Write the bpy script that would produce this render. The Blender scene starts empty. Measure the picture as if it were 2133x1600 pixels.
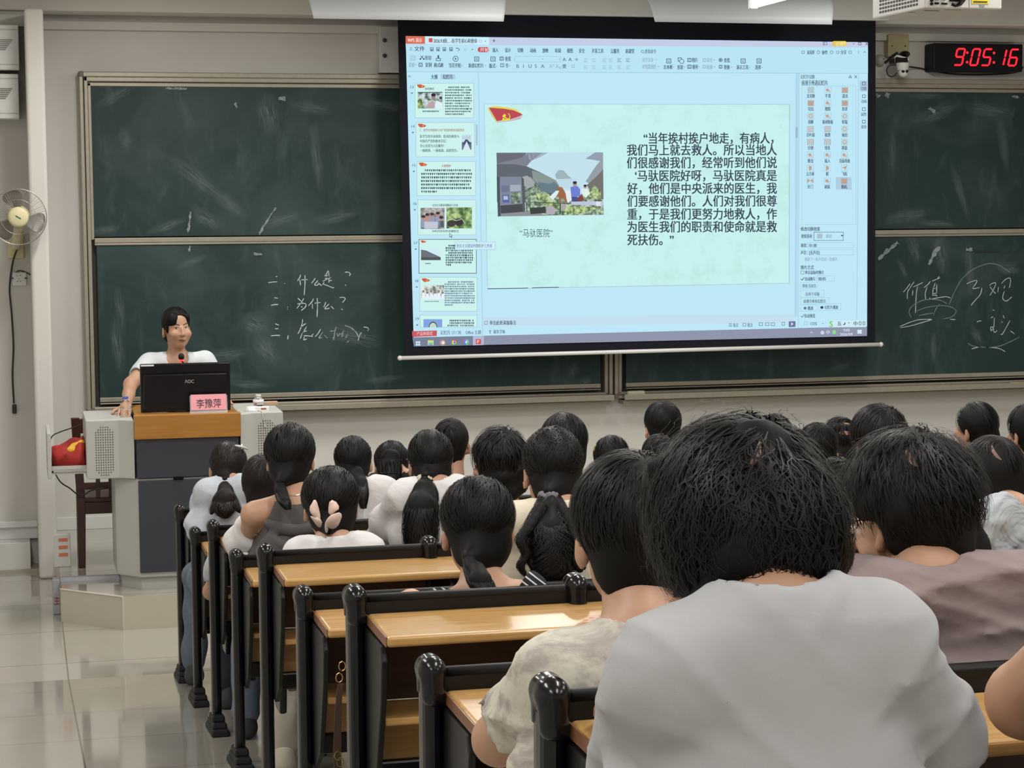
import bpy, bmesh, math, random
import numpy as np
from mathutils import Vector, Matrix
random.seed(7); np.random.seed(7)
SC = bpy.context.scene
COL = SC.collection

# ------------------------------------------------------------------ camera
F, YAW, PITCH, ROLL, CZ = 4216.4, .2393, -.0916, -.0059, 2.378
_f = np.array([math.sin(YAW)*math.cos(PITCH), math.cos(YAW)*math.cos(PITCH), math.sin(PITCH)])
_r0 = np.array([math.cos(YAW), -math.sin(YAW), 0.]); _u0 = np.cross(_r0, _f)
_r = math.cos(ROLL)*_r0 + math.sin(ROLL)*_u0
_u = -math.sin(ROLL)*_r0 + math.cos(ROLL)*_u0
cam = bpy.data.cameras.new('camera'); cam.sensor_fit = 'HORIZONTAL'; cam.sensor_width = 36
cam.lens = F/2133*36; cam.clip_start = .05; cam.clip_end = 100
camo = bpy.data.objects.new('camera', cam); COL.objects.link(camo)
camo.matrix_world = Matrix(((_r[0], _u[0], -_f[0], 0), (_r[1], _u[1], -_f[1], 0), (_r[2], _u[2], -_f[2], CZ), (0, 0, 0, 1)))
SC.camera = camo
SC.view_settings.view_transform = 'Standard'
SC.view_settings.look = 'None'
SC.view_settings.gamma = 1
SC.view_settings.use_curve_mapping = False
SC.view_settings.exposure = 0.0

# ------------------------------------------------------------------ world and ceiling light
W_ = bpy.data.worlds.new('world'); SC.world = W_; W_.use_nodes = True
W_.node_tree.nodes['Background'].inputs[0].default_value = (.85, .92, 1, 1)
W_.node_tree.nodes['Background'].inputs[1].default_value = .02

def area(name, loc, sx, sy, power, col=(1, .975, .935), rot=(0, 0, 0)):
    l = bpy.data.lights.new(name, 'AREA'); l.shape = 'RECTANGLE'; l.size = sx; l.size_y = sy
    l.energy = power; l.color = col
    o = bpy.data.objects.new(name, l); COL.objects.link(o); o.location = loc; o.rotation_euler = rot
    return o
# fluorescent tubes run in the depth of the room in three lines along the ceiling
for ix, lx in enumerate((-.6, 1.9, 4.4)):
    for iy, ly in enumerate((.2, 3.0, 5.8, 8.6)):
        area('ceiling_tube_light', (lx, ly, 3.78+.1111*max(0, 4-ly)), .16, 1.25, 38)
for lx in (.75, 3.0, 5.4):
    area('ceiling_tube_light', (lx, 11.3, 3.74), .16, 1.25, 50)

# ------------------------------------------------------------------ geometry helpers
C0 = np.array([0, 0, CZ])
def _ray(x, y): return _f*F + _r*(x-1066.5) - _u*(y-800)
def at(x, y, Y):
    "the point of the photograph's sight line (x, y) that lies at depth Y in the room"
    d = _ray(x, y); return C0 + d*(Y/d[1])
def atz(x, y, Z):
    d = _ray(x, y); return C0 + d*((Z-CZ)/d[2])
def gz(Y): return max(0., .1111*(10.16-Y))      # height of the sloping floor

class MB:
    "collects shapes and links them as ONE mesh"
    def __init__(s): s.v = []; s.f = []; s.m = []
    def add(s, vs, fs, mi=0):
        b = len(s.v); s.v += [tuple(map(float, p)) for p in vs]
        s.f += [tuple(b+i for i in f) for f in fs]; s.m += [mi]*len(fs); return s
    def box(s, x0, x1, y0, y1, z0, z1, mi=0):
        return s.add([(x0,y0,z0),(x1,y0,z0),(x1,y1,z0),(x0,y1,z0),(x0,y0,z1),(x1,y0,z1),(x1,y1,z1),(x0,y1,z1)],
            [(0,3,2,1),(4,5,6,7),(0,1,5,4),(1,2,6,5),(2,3,7,6),(3,0,4,7)], mi)
    def prism(s, poly, d, mi=0):
        "polygon (list of 3D points) extruded by vector d"
        n = len(poly); P = [np.array(p, float) for p in poly]; d = np.array(d, float)
        vs = P+[p+d for p in P]
        fs = [tuple(range(n))[::-1], tuple(range(n, 2*n))]+[(i, (i+1) % n, n+(i+1) % n, n+i) for i in range(n)]
        return s.add(vs, fs, mi)
    def tube(s, pts, r, n=8, mi=0, caps=True, sq=1.0):
        P = [np.array(p, float) for p in pts]; R = r if hasattr(r, '__len__') else [r]*len(P)
        vs = []; up = None
        for i, p in enumerate(P):
            t = P[min(i+1, len(P)-1)]-P[max(i-1, 0)]; t /= (np.linalg.norm(t)+1e-12)
            if up is None:
                a = np.array([0, 0, 1.]) if abs(t[2]) < .9 else np.array([1., 0, 0])
                up = np.cross(t, a)
            up = up-t*(up@t); up /= (np.linalg.norm(up)+1e-12); w = np.cross(t, up)
            for k in range(n):
                a = 2*math.pi*k/n; vs.append(p+R[i]*(math.cos(a)*up+sq*math.sin(a)*w))
        fs = []
        for i in range(len(P)-1):
            for k in range(n): fs.append((i*n+k, i*n+(k+1) % n, (i+1)*n+(k+1) % n, (i+1)*n+k))
        if caps: fs += [tuple(range(n))[::-1], tuple((len(P)-1)*n+k for k in range(n))]
        return s.add(vs, fs, mi)
    def lathe(s, prof, c=(0, 0, 0), n=20, axis='z', mi=0):
        vs = []; fs = []
        for (r, h) in prof:
            for k in range(n):
                a = 2*math.pi*k/n; x, y = r*math.cos(a), r*math.sin(a)
                p = (x, y, h) if axis == 'z' else ((x, h, y) if axis == 'y' else (h, x, y))
                vs.append((p[0]+c[0], p[1]+c[1], p[2]+c[2]))
        m = len(prof)
        for i in range(m-1):
            for k in range(n): fs.append((i*n+k, i*n+(k+1) % n, (i+1)*n+(k+1) % n, (i+1)*n+k))
        fs += [tuple(range(n))[::-1], tuple((m-1)*n+k for k in range(n))]
        return s.add(vs, fs, mi)
    def ell(s, c, r, nu=16, nv=10, mi=0):
        vs = []; fs = []
        for i in range(nv+1):
            t = math.pi*i/nv
            for k in range(nu):
                a = 2*math.pi*k/nu
                vs.append((c[0]+r[0]*math.sin(t)*math.cos(a), c[1]+r[1]*math.sin(t)*math.sin(a), c[2]+r[2]*math.cos(t)))
        for i in range(nv):
            for k in range(nu): fs.append((i*nu+k, (i+1)*nu+k, (i+1)*nu+(k+1) % nu, i*nu+(k+1) % nu))
        return s.add(vs, fs, mi)
    def build(s, name, mat, parent=None, smooth=False, bevel=0, loc=None, seg=2, sub=0):
        me = bpy.data.meshes.new(name); me.from_pydata(s.v, [], s.f)
        for m in (mat if isinstance(mat, (list, tuple)) else [mat]): me.materials.append(m)
        me.polygons.foreach_set('material_index', s.m)
        bm = bmesh.new(); bm.from_mesh(me); bmesh.ops.recalc_face_normals(bm, faces=bm.faces); bm.to_mesh(me); bm.free()
        if smooth: me.polygons.foreach_set('use_smooth', [True]*len(me.polygons))
        me.update()
        o = bpy.data.objects.new(name, me); COL.objects.link(o)
        if parent is not None: o.parent = parent
        if loc is not None: o.location = loc
        if bevel:
            b = o.modifiers.new('bevel', 'BEVEL'); b.width = bevel; b.segments = seg; b.limit_method = 'ANGLE'
            b.harden_normals = False
        if sub:
            b = o.modifiers.new('sub', 'SUBSURF'); b.levels = sub; b.render_levels = sub
        return o

def tag(o, label=None, cat=None, group=None, kind=None):
    if label: o['label'] = label
    if cat: o['category'] = cat
    if group: o['group'] = group
    if kind: o['kind'] = kind
    return o
def empty(name, loc=(0, 0, 0), label=None, cat=None, group=None):
    o = bpy.data.objects.new(name, None); COL.objects.link(o); o.location = loc; o.empty_display_size = .1
    return tag(o, label, cat, group)
def structure(o): o['kind'] = 'structure'; return o
def copy_tree(o, parent=None):
    c = o.copy(); COL.objects.link(c)
    if parent is not None: c.parent = parent
    for ch in list(o.children): copy_tree(ch, c)
    return c

# ------------------------------------------------------------------ materials
def mat(name, col, rough=.5, metal=0, spec=.5, emit=None, es=1, bump=None, noise=None, trans=0, coat=0, alpha=1):
    m = bpy.data.materials.new(name); m.use_nodes = True; nt = m.node_tree; b = nt.nodes['Principled BSDF']
    b.inputs['Base Color'].default_value = (*col, 1); b.inputs['Roughness'].default_value = rough
    b.inputs['Metallic'].default_value = metal; b.inputs['Specular IOR Level'].default_value = spec
    b.inputs['Transmission Weight'].default_value = trans; b.inputs['Coat Weight'].default_value = coat
    b.inputs['Alpha'].default_value = alpha
    if emit:
        b.inputs['Emission Color'].default_value = (*emit, 1); b.inputs['Emission Strength'].default_value = es
    if noise or bump:
        tc = nt.nodes.new('ShaderNodeTexCoord')
        if noise:   # (scale, amount, second colour)
            n = nt.nodes.new('ShaderNodeTexNoise'); n.inputs['Scale'].default_value = noise[0]; n.inputs['Detail'].default_value = 6
            mp = nt.nodes.new('ShaderNodeMapping'); mp.inputs['Scale'].default_value = noise[3] if len(noise) > 3 else (1, 1, 1)
            nt.links.new(tc.outputs['Object'], mp.inputs[0]); nt.links.new(mp.outputs[0], n.inputs['Vector'])
            r = nt.nodes.new('ShaderNodeValToRGB'); r.color_ramp.elements[0].position = .5-noise[1]; r.color_ramp.elements[1].position = .5+noise[1]
            r.color_ramp.elements[0].color = (*col, 1); r.color_ramp.elements[1].color = (*noise[2], 1)
            nt.links.new(n.outputs['Fac'], r.inputs[0]); nt.links.new(r.outputs[0], b.inputs['Base Color'])
        if bump:    # (scale, strength, distance)
            n2 = nt.nodes.new('ShaderNodeTexNoise'); n2.inputs['Scale'].default_value = bump[0]; n2.inputs['Detail'].default_value = 4
            nt.links.new(tc.outputs['Object'], n2.inputs['Vector'])
            bp = nt.nodes.new('ShaderNodeBump'); bp.inputs['Strength'].default_value = bump[1]; bp.inputs['Distance'].default_value = bump[2]
            nt.links.new(n2.outputs['Fac'], bp.inputs['Height']); nt.links.new(bp.outputs[0], b.inputs['Normal'])
    return m
def emat(name, col, s=1.0):
    m = bpy.data.materials.new(name); m.use_nodes = True; nt = m.node_tree
    nt.nodes.remove(nt.nodes['Principled BSDF']); e = nt.nodes.new('ShaderNodeEmission')
    e.inputs[0].default_value = (*col, 1); e.inputs[1].default_value = s
    nt.links.new(e.outputs[0], nt.nodes['Material Output'].inputs[0]); return m
def s2l(r, g, b):
    f = lambda c: (c/255/12.92) if c/255 <= .04045 else ((c/255+.055)/1.055)**2.4
    return (f(r), f(g), f(b))

M = {}
M['wall'] = mat('wall_paint', (.66, .64, .60), .85, spec=.25, noise=(1.6, .35, (.60, .585, .55)), bump=(60, .05, .01))
M['white'] = mat('white_enamel', (.68, .68, .66), .4)
M['offwhite'] = mat('offwhite_plastic', (.62, .61, .58), .45)
M['paper'] = mat('white_paper', (.78, .78, .76), .8)
M['frame'] = mat('champagne_aluminium', (.36, .33, .27), .42, metal=.35, noise=(30, .3, (.31, .28, .22), (1, 1, 1)))
M['frame_dark'] = mat('dark_groove', (.05, .045, .04), .6)
M['black'] = mat('black_plastic', (.004, .004, .005), .2, spec=.42)
M['matte_black'] = mat('matte_black', (.005, .0055, .007), .6, spec=.3)
M['black_panel'] = mat('black_steel_panel', (.0055, .0052, .0055), .4, spec=.35)
M['grey_metal'] = mat('lectern_grey_steel', (.47, .47, .44), .45)
M['charcoal'] = mat('charcoal_panel', (.035, .037, .05), .5)
M['cable'] = mat('black_cable', (.02, .02, .02), .5)
M['chalk'] = mat('chalk_line', (.50, .57, .57), .9)
M['chalk_faint'] = mat('faint_chalk_line', (.17, .24, .24), .9)
M['tape'] = mat('crumpled_clear_tape', (.60, .66, .66), .12, bump=(80, 1, .02), alpha=.55)
M['glass'] = mat('clear_bottle_plastic', (.95, .97, 1), .05, trans=1)
M['glass'].node_tree.nodes['Principled BSDF'].inputs['IOR'].default_value = 1.38
M['blue_cap'] = mat('blue_bottle_cap', s2l(80, 100, 190), .4)
M['red_cloth'] = mat('red_cloth', (.30, .012, .012), .7, noise=(9, .12, (.45, .03, .02)))
M['yellow_cloth'] = mat('yellow_cloth', (.75, .42, .03), .7)
M['mahogany'] = mat('dark_mahogany', (.045, .014, .010), .35, noise=(8, .3, (.06, .02, .014), (1, 1, .1)))
M['fan_grey'] = mat('fan_blade_grey', (.20, .185, .165), .4)
M['cream'] = mat('aged_cream_plastic', (.66, .60, .36), .45)
M['wire'] = mat('fan_wire', (.33, .32, .29), .4, metal=.5)
M['beige_box'] = mat('beige_box', (.42, .36, .20), .5)
M['skin'] = mat('skin', (.42, .235, .15), .5, noise=(25, .4, (.47, .27, .175)))
M['skin'].node_tree.nodes['Principled BSDF'].inputs['Subsurface Weight'].default_value = .08
M['skin'].node_tree.nodes['Principled BSDF'].inputs['Subsurface Radius'].default_value = (.02, .008, .004)
M['gold'] = mat('brass', (.6, .45, .2), .3, metal=1)
M['chrome'] = mat('bright_metal', (.7, .7, .7), .15, metal=1)

def wood(name, c1, c2, rough=.28, sc=(2.2, 26, 26), coat=.25):
    m = bpy.data.materials.new(name); m.use_nodes = True; nt = m.node_tree; b = nt.nodes['Principled BSDF']
    tc = nt.nodes.new('ShaderNodeTexCoord'); mp = nt.nodes.new('ShaderNodeMapping'); mp.inputs['Scale'].default_value = sc
    n = nt.nodes.new('ShaderNodeTexNoise'); n.inputs['Scale'].default_value = 3; n.inputs['Detail'].default_value = 8; n.inputs['Distortion'].default_value = .6
    r = nt.nodes.new('ShaderNodeValToRGB'); r.color_ramp.elements[0].position = .32; r.color_ramp.elements[1].position = .68
    r.color_ramp.elements[0].color = (*c1, 1); r.color_ramp.elements[1].color = (*c2, 1)
    nt.links.new(tc.outputs['Object'], mp.inputs[0]); nt.links.new(mp.outputs[0], n.inputs['Vector'])
    nt.links.new(n.outputs['Fac'], r.inputs[0]); nt.links.new(r.outputs[0], b.inputs['Base Color'])
    b.inputs['Roughness'].default_value = rough; b.inputs['Coat Weight'].default_value = coat; b.inputs['Coat Roughness'].default_value = .2
    bp = nt.nodes.new('ShaderNodeBump'); bp.inputs['Strength'].default_value = .04; bp.inputs['Distance'].default_value = .01
    nt.links.new(n.outputs['Fac'], bp.inputs['Height']); nt.links.new(bp.outputs[0], b.inputs['Normal'])
    return m
M['wood'] = wood('honey_wood_laminate', (.40, .225, .075), (.52, .31, .115))
M['wood_edge'] = wood('brown_edge_band', (.17, .075, .035), (.22, .10, .05), .45, coat=0)
M['wood_dark'] = wood('dark_brown_board', (.045, .018, .010), (.06, .026, .014), .5, coat=0)
M['wood_orange'] = wood('orange_lectern_wood', (.36, .155, .025), (.43, .20, .04), .35, sc=(1.2, 8, 14))
# ================================================================== room shell
YW = 13.70                      # front wall
def tile_mat():
    m = bpy.data.materials.new('polished_floor_tile'); m.use_nodes = True; nt = m.node_tree; b = nt.nodes['Principled BSDF']
    tc = nt.nodes.new('ShaderNodeTexCoord'); mp = nt.nodes.new('ShaderNodeMapping'); mp.inputs['Location'].default_value = (-.194, -.13, 0)
    br = nt.nodes.new('ShaderNodeTexBrick'); br.offset = 0; br.inputs['Scale'].default_value = 1
    br.inputs['Brick Width'].default_value = .8; br.inputs['Row Height'].default_value = .8; br.inputs['Mortar Size'].default_value = .004
    br.inputs['Color1'].default_value = (.43, .405, .345, 1); br.inputs['Color2'].default_value = (.41, .385, .33, 1); br.inputs['Mortar'].default_value = (.14, .13, .11, 1)
    n = nt.nodes.new('ShaderNodeTexNoise'); n.inputs['Scale'].default_value = 3; n.inputs['Detail'].default_value = 5
    mx = nt.nodes.new('ShaderNodeMix'); mx.data_type = 'RGBA'; mx.blend_type = 'MULTIPLY'; mx.inputs[0].default_value = .12
    nt.links.new(tc.outputs['Object'], mp.inputs[0]); nt.links.new(mp.outputs[0], br.inputs['Vector']); nt.links.new(tc.outputs['Object'], n.inputs['Vector'])
    nt.links.new(br.outputs['Color'], mx.inputs[6]); nt.links.new(n.outputs['Color'], mx.inputs[7]); nt.links.new(mx.outputs[2], b.inputs['Base Color'])
    b.inputs['Roughness'].default_value = .10; b.inputs['Specular IOR Level'].default_value = .6
    b.inputs['Coat Weight'].default_value = .5; b.inputs['Coat Roughness'].default_value = .05
    return m
M['tile'] = tile_mat()
M['stage'] = mat('platform_stone', (.56, .51, .42), .3, noise=(6, .3, (.52, .475, .39)))
XL, XR, YB = -2.2, 7.6, -1.6
b = MB(); z0 = gz(YB)
b.add([(XL, YB, z0), (XR, YB, z0), (XR, 10.16, 0), (XL, 10.16, 0), (XR, YW, 0), (XL, YW, 0)], [(0, 1, 2, 3), (3, 2, 4, 5)])
structure(b.build('floor', M['tile']))
# lecturer's platform with a canted front corner
st = [(.19, 11.60), (.522, 11.28), (XR, 11.22), (XR, YW), (.19, YW)]
b = MB(); b.prism([(x, y, .188) for x, y in st], (0, 0, -.188))
o = structure(b.build('floor_platform', [M['stage'], M['tile']]))
for p in o.data.polygons:
    if p.normal.z > .9: p.material_index = 1
M['nosing'] = mat('worn_platform_edge', (.62, .58, .50), .5)
b = MB(); b.tube([(.19, 11.60, .186), (.522, 11.28, .186)], .006, 6); b.tube([(.522, 11.28, .186), (.522, 11.28, 0)], .005, 6)
structure(b.build('trim_1', M['nosing']))
b = MB(); b.box(.2, XR, YW, YW+.1, 0, 4.3); b.box(XL, .2, 13.45, YW+.1, 0, 4.3)
structure(b.build('wall_front', M['wall']))
b = MB(); b.box(XL-.1, XL, YB, YW, 0, 4.6); structure(b.build('wall_left', M['wall']))
b = MB(); b.box(XR, XR+.1, YB, YW, 0, 4.6); structure(b.build('wall_right', M['wall']))
b = MB(); b.box(XL, XR, YB-.1, YB, 0, 4.6); structure(b.build('wall_back', M['wall']))
M['ceil'] = mat('ceiling_paint', (.70, .69, .66), .9)
b = MB(); b.box(XL, XR, YB, YW, 4.3, 4.4); structure(b.build('ceiling', M['ceil']))
# beam over the board, cable trunking and cove below it
b = MB(); b.box(XL, XR, 13.40, YW, 3.585, 4.3); structure(b.build('beam_front', M['wall'], bevel=.012))
b = MB(); b.box(.12, XR, YW-.05, YW, 3.49, 3.545); b.box(XL, .10, 13.36, 13.45, 3.48, 3.555); structure(b.build('trim_2', M['wall'], bevel=.004))
b = MB(); b.box(.20, XR, YW-.015, YW, .188, .275); structure(b.build('baseboard_front', M['white'], bevel=.003))
# pipe casing left of the platform
b = MB(); b.box(.085, .20, 12.95, 13.46, 0, 3.56); structure(b.build('pillar', M['wall'], bevel=.02, seg=3))
M['tile_base'] = mat('dull_base_tile', (.42, .39, .32), .35)
b = MB(); b.box(XL, .035, 13.25, 13.45, 0, .19); b.box(XL, .085, 13.40, 13.45, .19, .30); b.box(XL, .085, 13.37, 13.45, .27, .31)
structure(b.build('baseboard_left', M['white'], bevel=.004))
b = MB(); b.box(XL, .085, 13.22, 13.45, 0, .02); structure(b.build('trim_3', M['tile_base']))
# a fluorescent tube whose end shows at the top edge
def ceiling_lamp(p, label):
    t = empty('ceiling_lamp', p, label, 'lamp', 'fluorescent ceiling lamps')
    b = MB(); b.box(-.03, .03, -.64, .64, .025, .06); b.build('lamp_housing', M['white'], t, bevel=.008)
    b = MB(); b.tube([(0, -.6, 0), (0, .6, 0)], .018, 12); b.build('tube', emat('lit_tube', (1, .96, .88), 9), t, smooth=True)
    for yy in (.6, -.635): b = MB(); b.box(-.022, .022, yy, yy+.035, -.02, .03); b.build('end_cap', M['white'], t, bevel=.004)
    for yy in (-.45, .45): b = MB(); b.tube([(0, yy, .06), (0, yy, 4.3-p[2])], .005, 6); b.build('hanger', M['chrome'], t)
    return t
q = at(1571, 10, 10.3)
ceiling_lamp((float(q[0]), float(q[1])-.6, float(q[2])), 'lit white fluorescent tube lamp hanging in front of the projection screen top')
# ================================================================== blackboards
def board_mat(name, seed):
    m = bpy.data.materials.new(name); m.use_nodes = True; nt = m.node_tree; b = nt.nodes['Principled BSDF']
    tc = nt.nodes.new('ShaderNodeTexCoord')
    def noise(scale, sc, lo, hi, dist=.0):
        mp = nt.nodes.new('ShaderNodeMapping'); mp.inputs['Scale'].default_value = sc; mp.inputs['Location'].default_value = (seed, 0, seed*.7)
        n = nt.nodes.new('ShaderNodeTexNoise'); n.inputs['Scale'].default_value = scale; n.inputs['Detail'].default_value = 9; n.inputs['Roughness'].default_value = .62
        n.inputs['Distortion'].default_value = dist
        r = nt.nodes.new('ShaderNodeMapRange'); r.inputs[1].default_value = lo; r.inputs[2].default_value = hi
        nt.links.new(tc.outputs['Object'], mp.inputs[0]); nt.links.new(mp.outputs[0], n.inputs['Vector']); nt.links.new(n.outputs['Fac'], r.inputs[0])
        return r.outputs[0]
    a = noise(1.3, (1, 1, 1), .46, .85, .8)
    s = noise(5.0, (1.6, 1, .5), .55, .95, .5)
    t = noise(9, (1, 1, .8), .66, .85, 2.)
    def math_(op, x, y):
        n = nt.nodes.new('ShaderNodeMath'); n.operation = op; n.use_clamp = True
        for i, v in enumerate((x, y)):
            if isinstance(v, (int, float)): n.inputs[i].default_value = v
            else: nt.links.new(v, n.inputs[i])
        return n.outputs[0]
    f = math_('ADD', math_('MULTIPLY', a, .22), math_('MULTIPLY', s, .25))
    f = math_('ADD', f, math_('MULTIPLY', math_('MULTIPLY', t, a), .5))
    mx = nt.nodes.new('ShaderNodeMix'); mx.data_type = 'RGBA'
    mx.inputs[6].default_value = (.0155, .039, .0375, 1); mx.inputs[7].default_value = (.22, .29, .29, 1)
    nt.links.new(f, mx.inputs[0]); nt.links.new(mx.outputs[2], b.inputs['Base Color'])
    b.inputs['Roughness'].default_value = .55; b.inputs['Specular IOR Level'].default_value = .3
    return m
YF = 13.58
def zof(px, py, Y=YF): return float(at(px, py, Y)[2])
def xof(px, py, Y=YF): return float(at(px, py, Y)[0])
ZT = (zof(160, 150)+zof(2133, 165))/2; ZB = (zof(190, 858)+zof(1270, 838)+zof(1310, 830)+zof(2100, 804))/4
ZM = (zof(200, 500)+zof(830, 494)+zof(1830, 485)+zof(2130, 478))/4
XBL, XDL, XDR, XBR = .425, xof(1277, 800), xof(1281, 800), 7.55
def blackboard(x0, x1, label, seed, board_x):
    t = empty('blackboard', ((x0+x1)/2, YW-.06, ZB), label, 'blackboard', 'sliding blackboards')
    inv = np.array([(x0+x1)/2, YW-.06, ZB])
    def L(bm): bm.v = [tuple(np.array(v)-inv) for v in bm.v]; return bm
    fw = .052
    b = MB()
    for k, (dx, yy) in enumerate(((0, YF), (.030, YF+.012))):     # stepped outer frame
        w = .026
        b.box(x0+dx, x0+dx+w, yy, YW, ZB+dx, ZT-dx); b.box(x1-dx-w, x1-dx, yy, YW, ZB+dx, ZT-dx)
        b.box(x0+dx, x1-dx, yy, YW, ZT-dx-w-.008, ZT-dx); b.box(x0+dx, x1-dx, yy, YW, ZB+dx*.8, ZB+dx*.8+w-.004)
    L(b).build('frame', M['frame'], t, bevel=.006)
    b = MB()
    for xx in (x0, x1-.035):
        for zz in (ZT-.035, ZB):
            b.box(xx-.003, xx+.035, YF-.004, YW, zz-.003, zz+.038)
    L(b).build('corner_cap', mat('corner_cap_grey', (.16, .13, .11), .5), t, bevel=.012, seg=3)
    xi0, xi1 = x0+.056, x1-.056
    b = MB(); b.box(xi0-.01, xi1+.01, YW-.03, YW-.002, ZB+.03, ZT-.06); L(b).build('groove', M['frame_dark'], t)
    # upper sheet slides behind the lower one
    b = MB(); b.box(xi0+.012, xi1-.012, YW-.075, YW-.06, ZM+.02, ZT-.085)
    up = L(b).build('upper_panel', board_mat('green_board_upper', seed), t)
    b = MB(); b.box(xi0, xi1, YW-.08, YW-.058, ZT-.092, ZT-.066); b.box(xi0, xi0+.02, YW-.08, YW-.058, ZM, ZT-.07); b.box(xi1-.02, xi1, YW-.08, YW-.058, ZM, ZT-.07)
    L(b).build('panel_edge', M['frame'], up, bevel=.003)
    b = MB(); b.box(xi0+.032, xi1-.032, YW-.10, YW-.085, ZB+.105, ZM-.02)
    lo = L(b).build('lower_panel', board_mat('green_board_lower', seed+3.3), t)
    b = MB(); b.box(xi0+.02, xi1-.02, YW-.108, YW-.083, ZM-.020, ZM+.012); b.box(xi0+.02, xi1-.02, YW-.113, YW-.083, ZM-.036, ZM-.022)
    b.box(xi0+.03, xi1-.03, YW-.108, YW-.083, ZB+.078, ZB+.108); b.box(xi0+.03, xi1-.03, YW-.113, YW-.083, ZB+.064, ZB+.072)
    L(b).build('panel_edge', M['frame'], lo, bevel=.003)
    b = MB(); b.box(x0+.05, x1-.01, YW-.185, YW-.10, ZB+.012, ZB+.02); b.box(x0+.05, x1-.01, YW-.19, YW-.18, ZB-.005, ZB+.034)
    b.box(x0+.06, x1-.01, YW-.13, YW, ZB-.045, ZB-.012)
    L(b).build('chalk_tray', M['frame'], t, bevel=.004)
    return t, up, lo, inv
BL, BLu, BLl, BLi = blackboard(XBL, XDL, 'long green blackboard behind the lecturer with chalk questions on it', 1.3, 0)
BR, BRu, BRl, BRi = blackboard(XDR, XBR, 'green blackboard below the red digital clock with a chalk ring', 9.1, 1)

# chalk writing, traced as strokes of round-ended ribbons lying on the board
def ribbon(bm, pts, w, n):
    P = [np.array(p, float) for p in pts]; n = np.array(n, float); vs = []
    for i, p in enumerate(P):
        t = P[min(i+1, len(P)-1)]-P[max(i-1, 0)]; t /= (np.linalg.norm(t)+1e-9); s = np.cross(t, n)
        ww = w*(.55 if i in (0, len(P)-1) else 1)*random.uniform(.75, 1.15)
        vs += [p-s*ww/2, p+s*ww/2]
    bm.add(vs, [(2*i, 2*i+1, 2*i+3, 2*i+2) for i in range(len(P)-1)])
def smooth(pts, n=4):
    P = np.array(pts, float)
    if len(P) < 3: return [P[0]*(1-t)+P[-1]*t for t in np.linspace(0, 1, 4)]
    out = []
    for i in range(len(P)-1):
        p0, p1, p2, p3 = P[max(i-1, 0)], P[i], P[i+1], P[min(i+2, len(P)-1)]
        for t in np.linspace(0, 1, n, endpoint=False):
            out.append(.5*((2*p1)+(-p0+p2)*t+(2*p0-5*p1+4*p2-p3)*t*t+(-p0+3*p1-3*p2+p3)*t**3))
    return out+[P[-1]]
def strokes(name, parent, inv, st, sc, ox, oy, Y, w, m):
    bm = MB()
    for s in st:
        pts = [at(ox+x/sc, oy+y/sc, Y)-inv for x, y in smooth(s)]
        ribbon(bm, pts, w, (0, -1, 0))
    return bm.build(name, m, parent)
YC = YW-.1015
S1 = [
 [(280,218),(310,212)], [(155,320),(230,308),(310,305)], [(430,330),(442,334)],
 [(708,185),(690,235),(650,290)], [(690,270),(700,310),(705,365)], [(715,272),(832,265)], [(780,190),(782,320),(768,535)],
 [(958,242),(925,290),(892,330)], [(1005,280),(945,355),(1000,358),(1015,318)], [(1005,318),(1070,375)],
 [(1180,110),(1140,180),(1115,205)], [(1180,115),(1195,215)], [(1125,180),(1165,175)], [(1120,205),(1170,198)], [(1120,250),(1160,240)],
 [(1085,298),(1150,262),(1230,230)], [(1195,240),(1190,320)], [(1195,285),(1245,280)], [(1110,310),(1080,355)], [(1085,340),(1180,375),(1260,408),(1278,398)],
 [(1460,140),(1520,140),(1555,165),(1540,205)], [(1465,350),(1485,372)],
 [(255,575),(320,585)], [(200,708),(255,695),(325,692)], [(480,735),(492,738)], [(482,772),(490,776)],
 [(655,580),(720,640)], [(760,585),(720,660),(640,760)], [(650,685),(740,670),(800,690),(780,745),(715,795)], [(710,730),(740,735)],
 [(925,590),(905,640),(840,715)], [(905,680),(910,770)], [(945,670),(1050,658)], [(990,580),(995,700),(988,910)],
 [(1138,650),(1120,700),(1100,735)], [(1195,680),(1120,765),(1205,755)], [(1225,720),(1275,770)],
 [(1370,575),(1430,568),(1470,595),(1420,660)], [(1400,765),(1430,785)],
 [(270,1020),(338,1045)], [(268,1108),(330,1105)], [(200,1228),(270,1220),(355,1220)], [(495,1215),(485,1290)],
 [(742,940),(735,1010),(715,1075)], [(715,1075),(760,1040),(798,1018)], [(715,1080),(690,1140),(660,1195)], [(810,1070),(760,1150),(740,1175)], [(740,1165),(815,1140)],
 [(735,1180),(700,1280)], [(760,1225),(830,1228),(920,1240)], [(930,1190),(880,1240)], [(750,1300),(815,1280)], [(770,1240),(760,1290)],
 [(1050,1110),(1010,1180),(955,1245)], [(1090,1160),(1020,1260),(1075,1255)], [(1110,1215),(1170,1270)],
 [(1205,1152),(1295,1140)], [(1312,1075),(1290,1180),(1272,1305),(1262,1250)], [(1330,1180),(1345,1240),(1380,1180)], [(1450,1140),(1390,1215)], [(1400,1250),(1440,1180),(1420,1245)], [(1470,1270),(1520,1180),(1490,1260)],
 [(1460,1050),(1560,1085),(1650,1160),(1700,1250)], [(1745,1170),(1715,1220),(1690,1310)],
 [(1780,1080),(1840,1085),(1870,1115),(1845,1145)], [(1798,1222),(1810,1230)], [(1495,1345),(1535,1310)],
]
strokes('chalk_writing', BLl, BLi, S1, 8.204, 540, 550, YC, .0065, M['chalk'])
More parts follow.
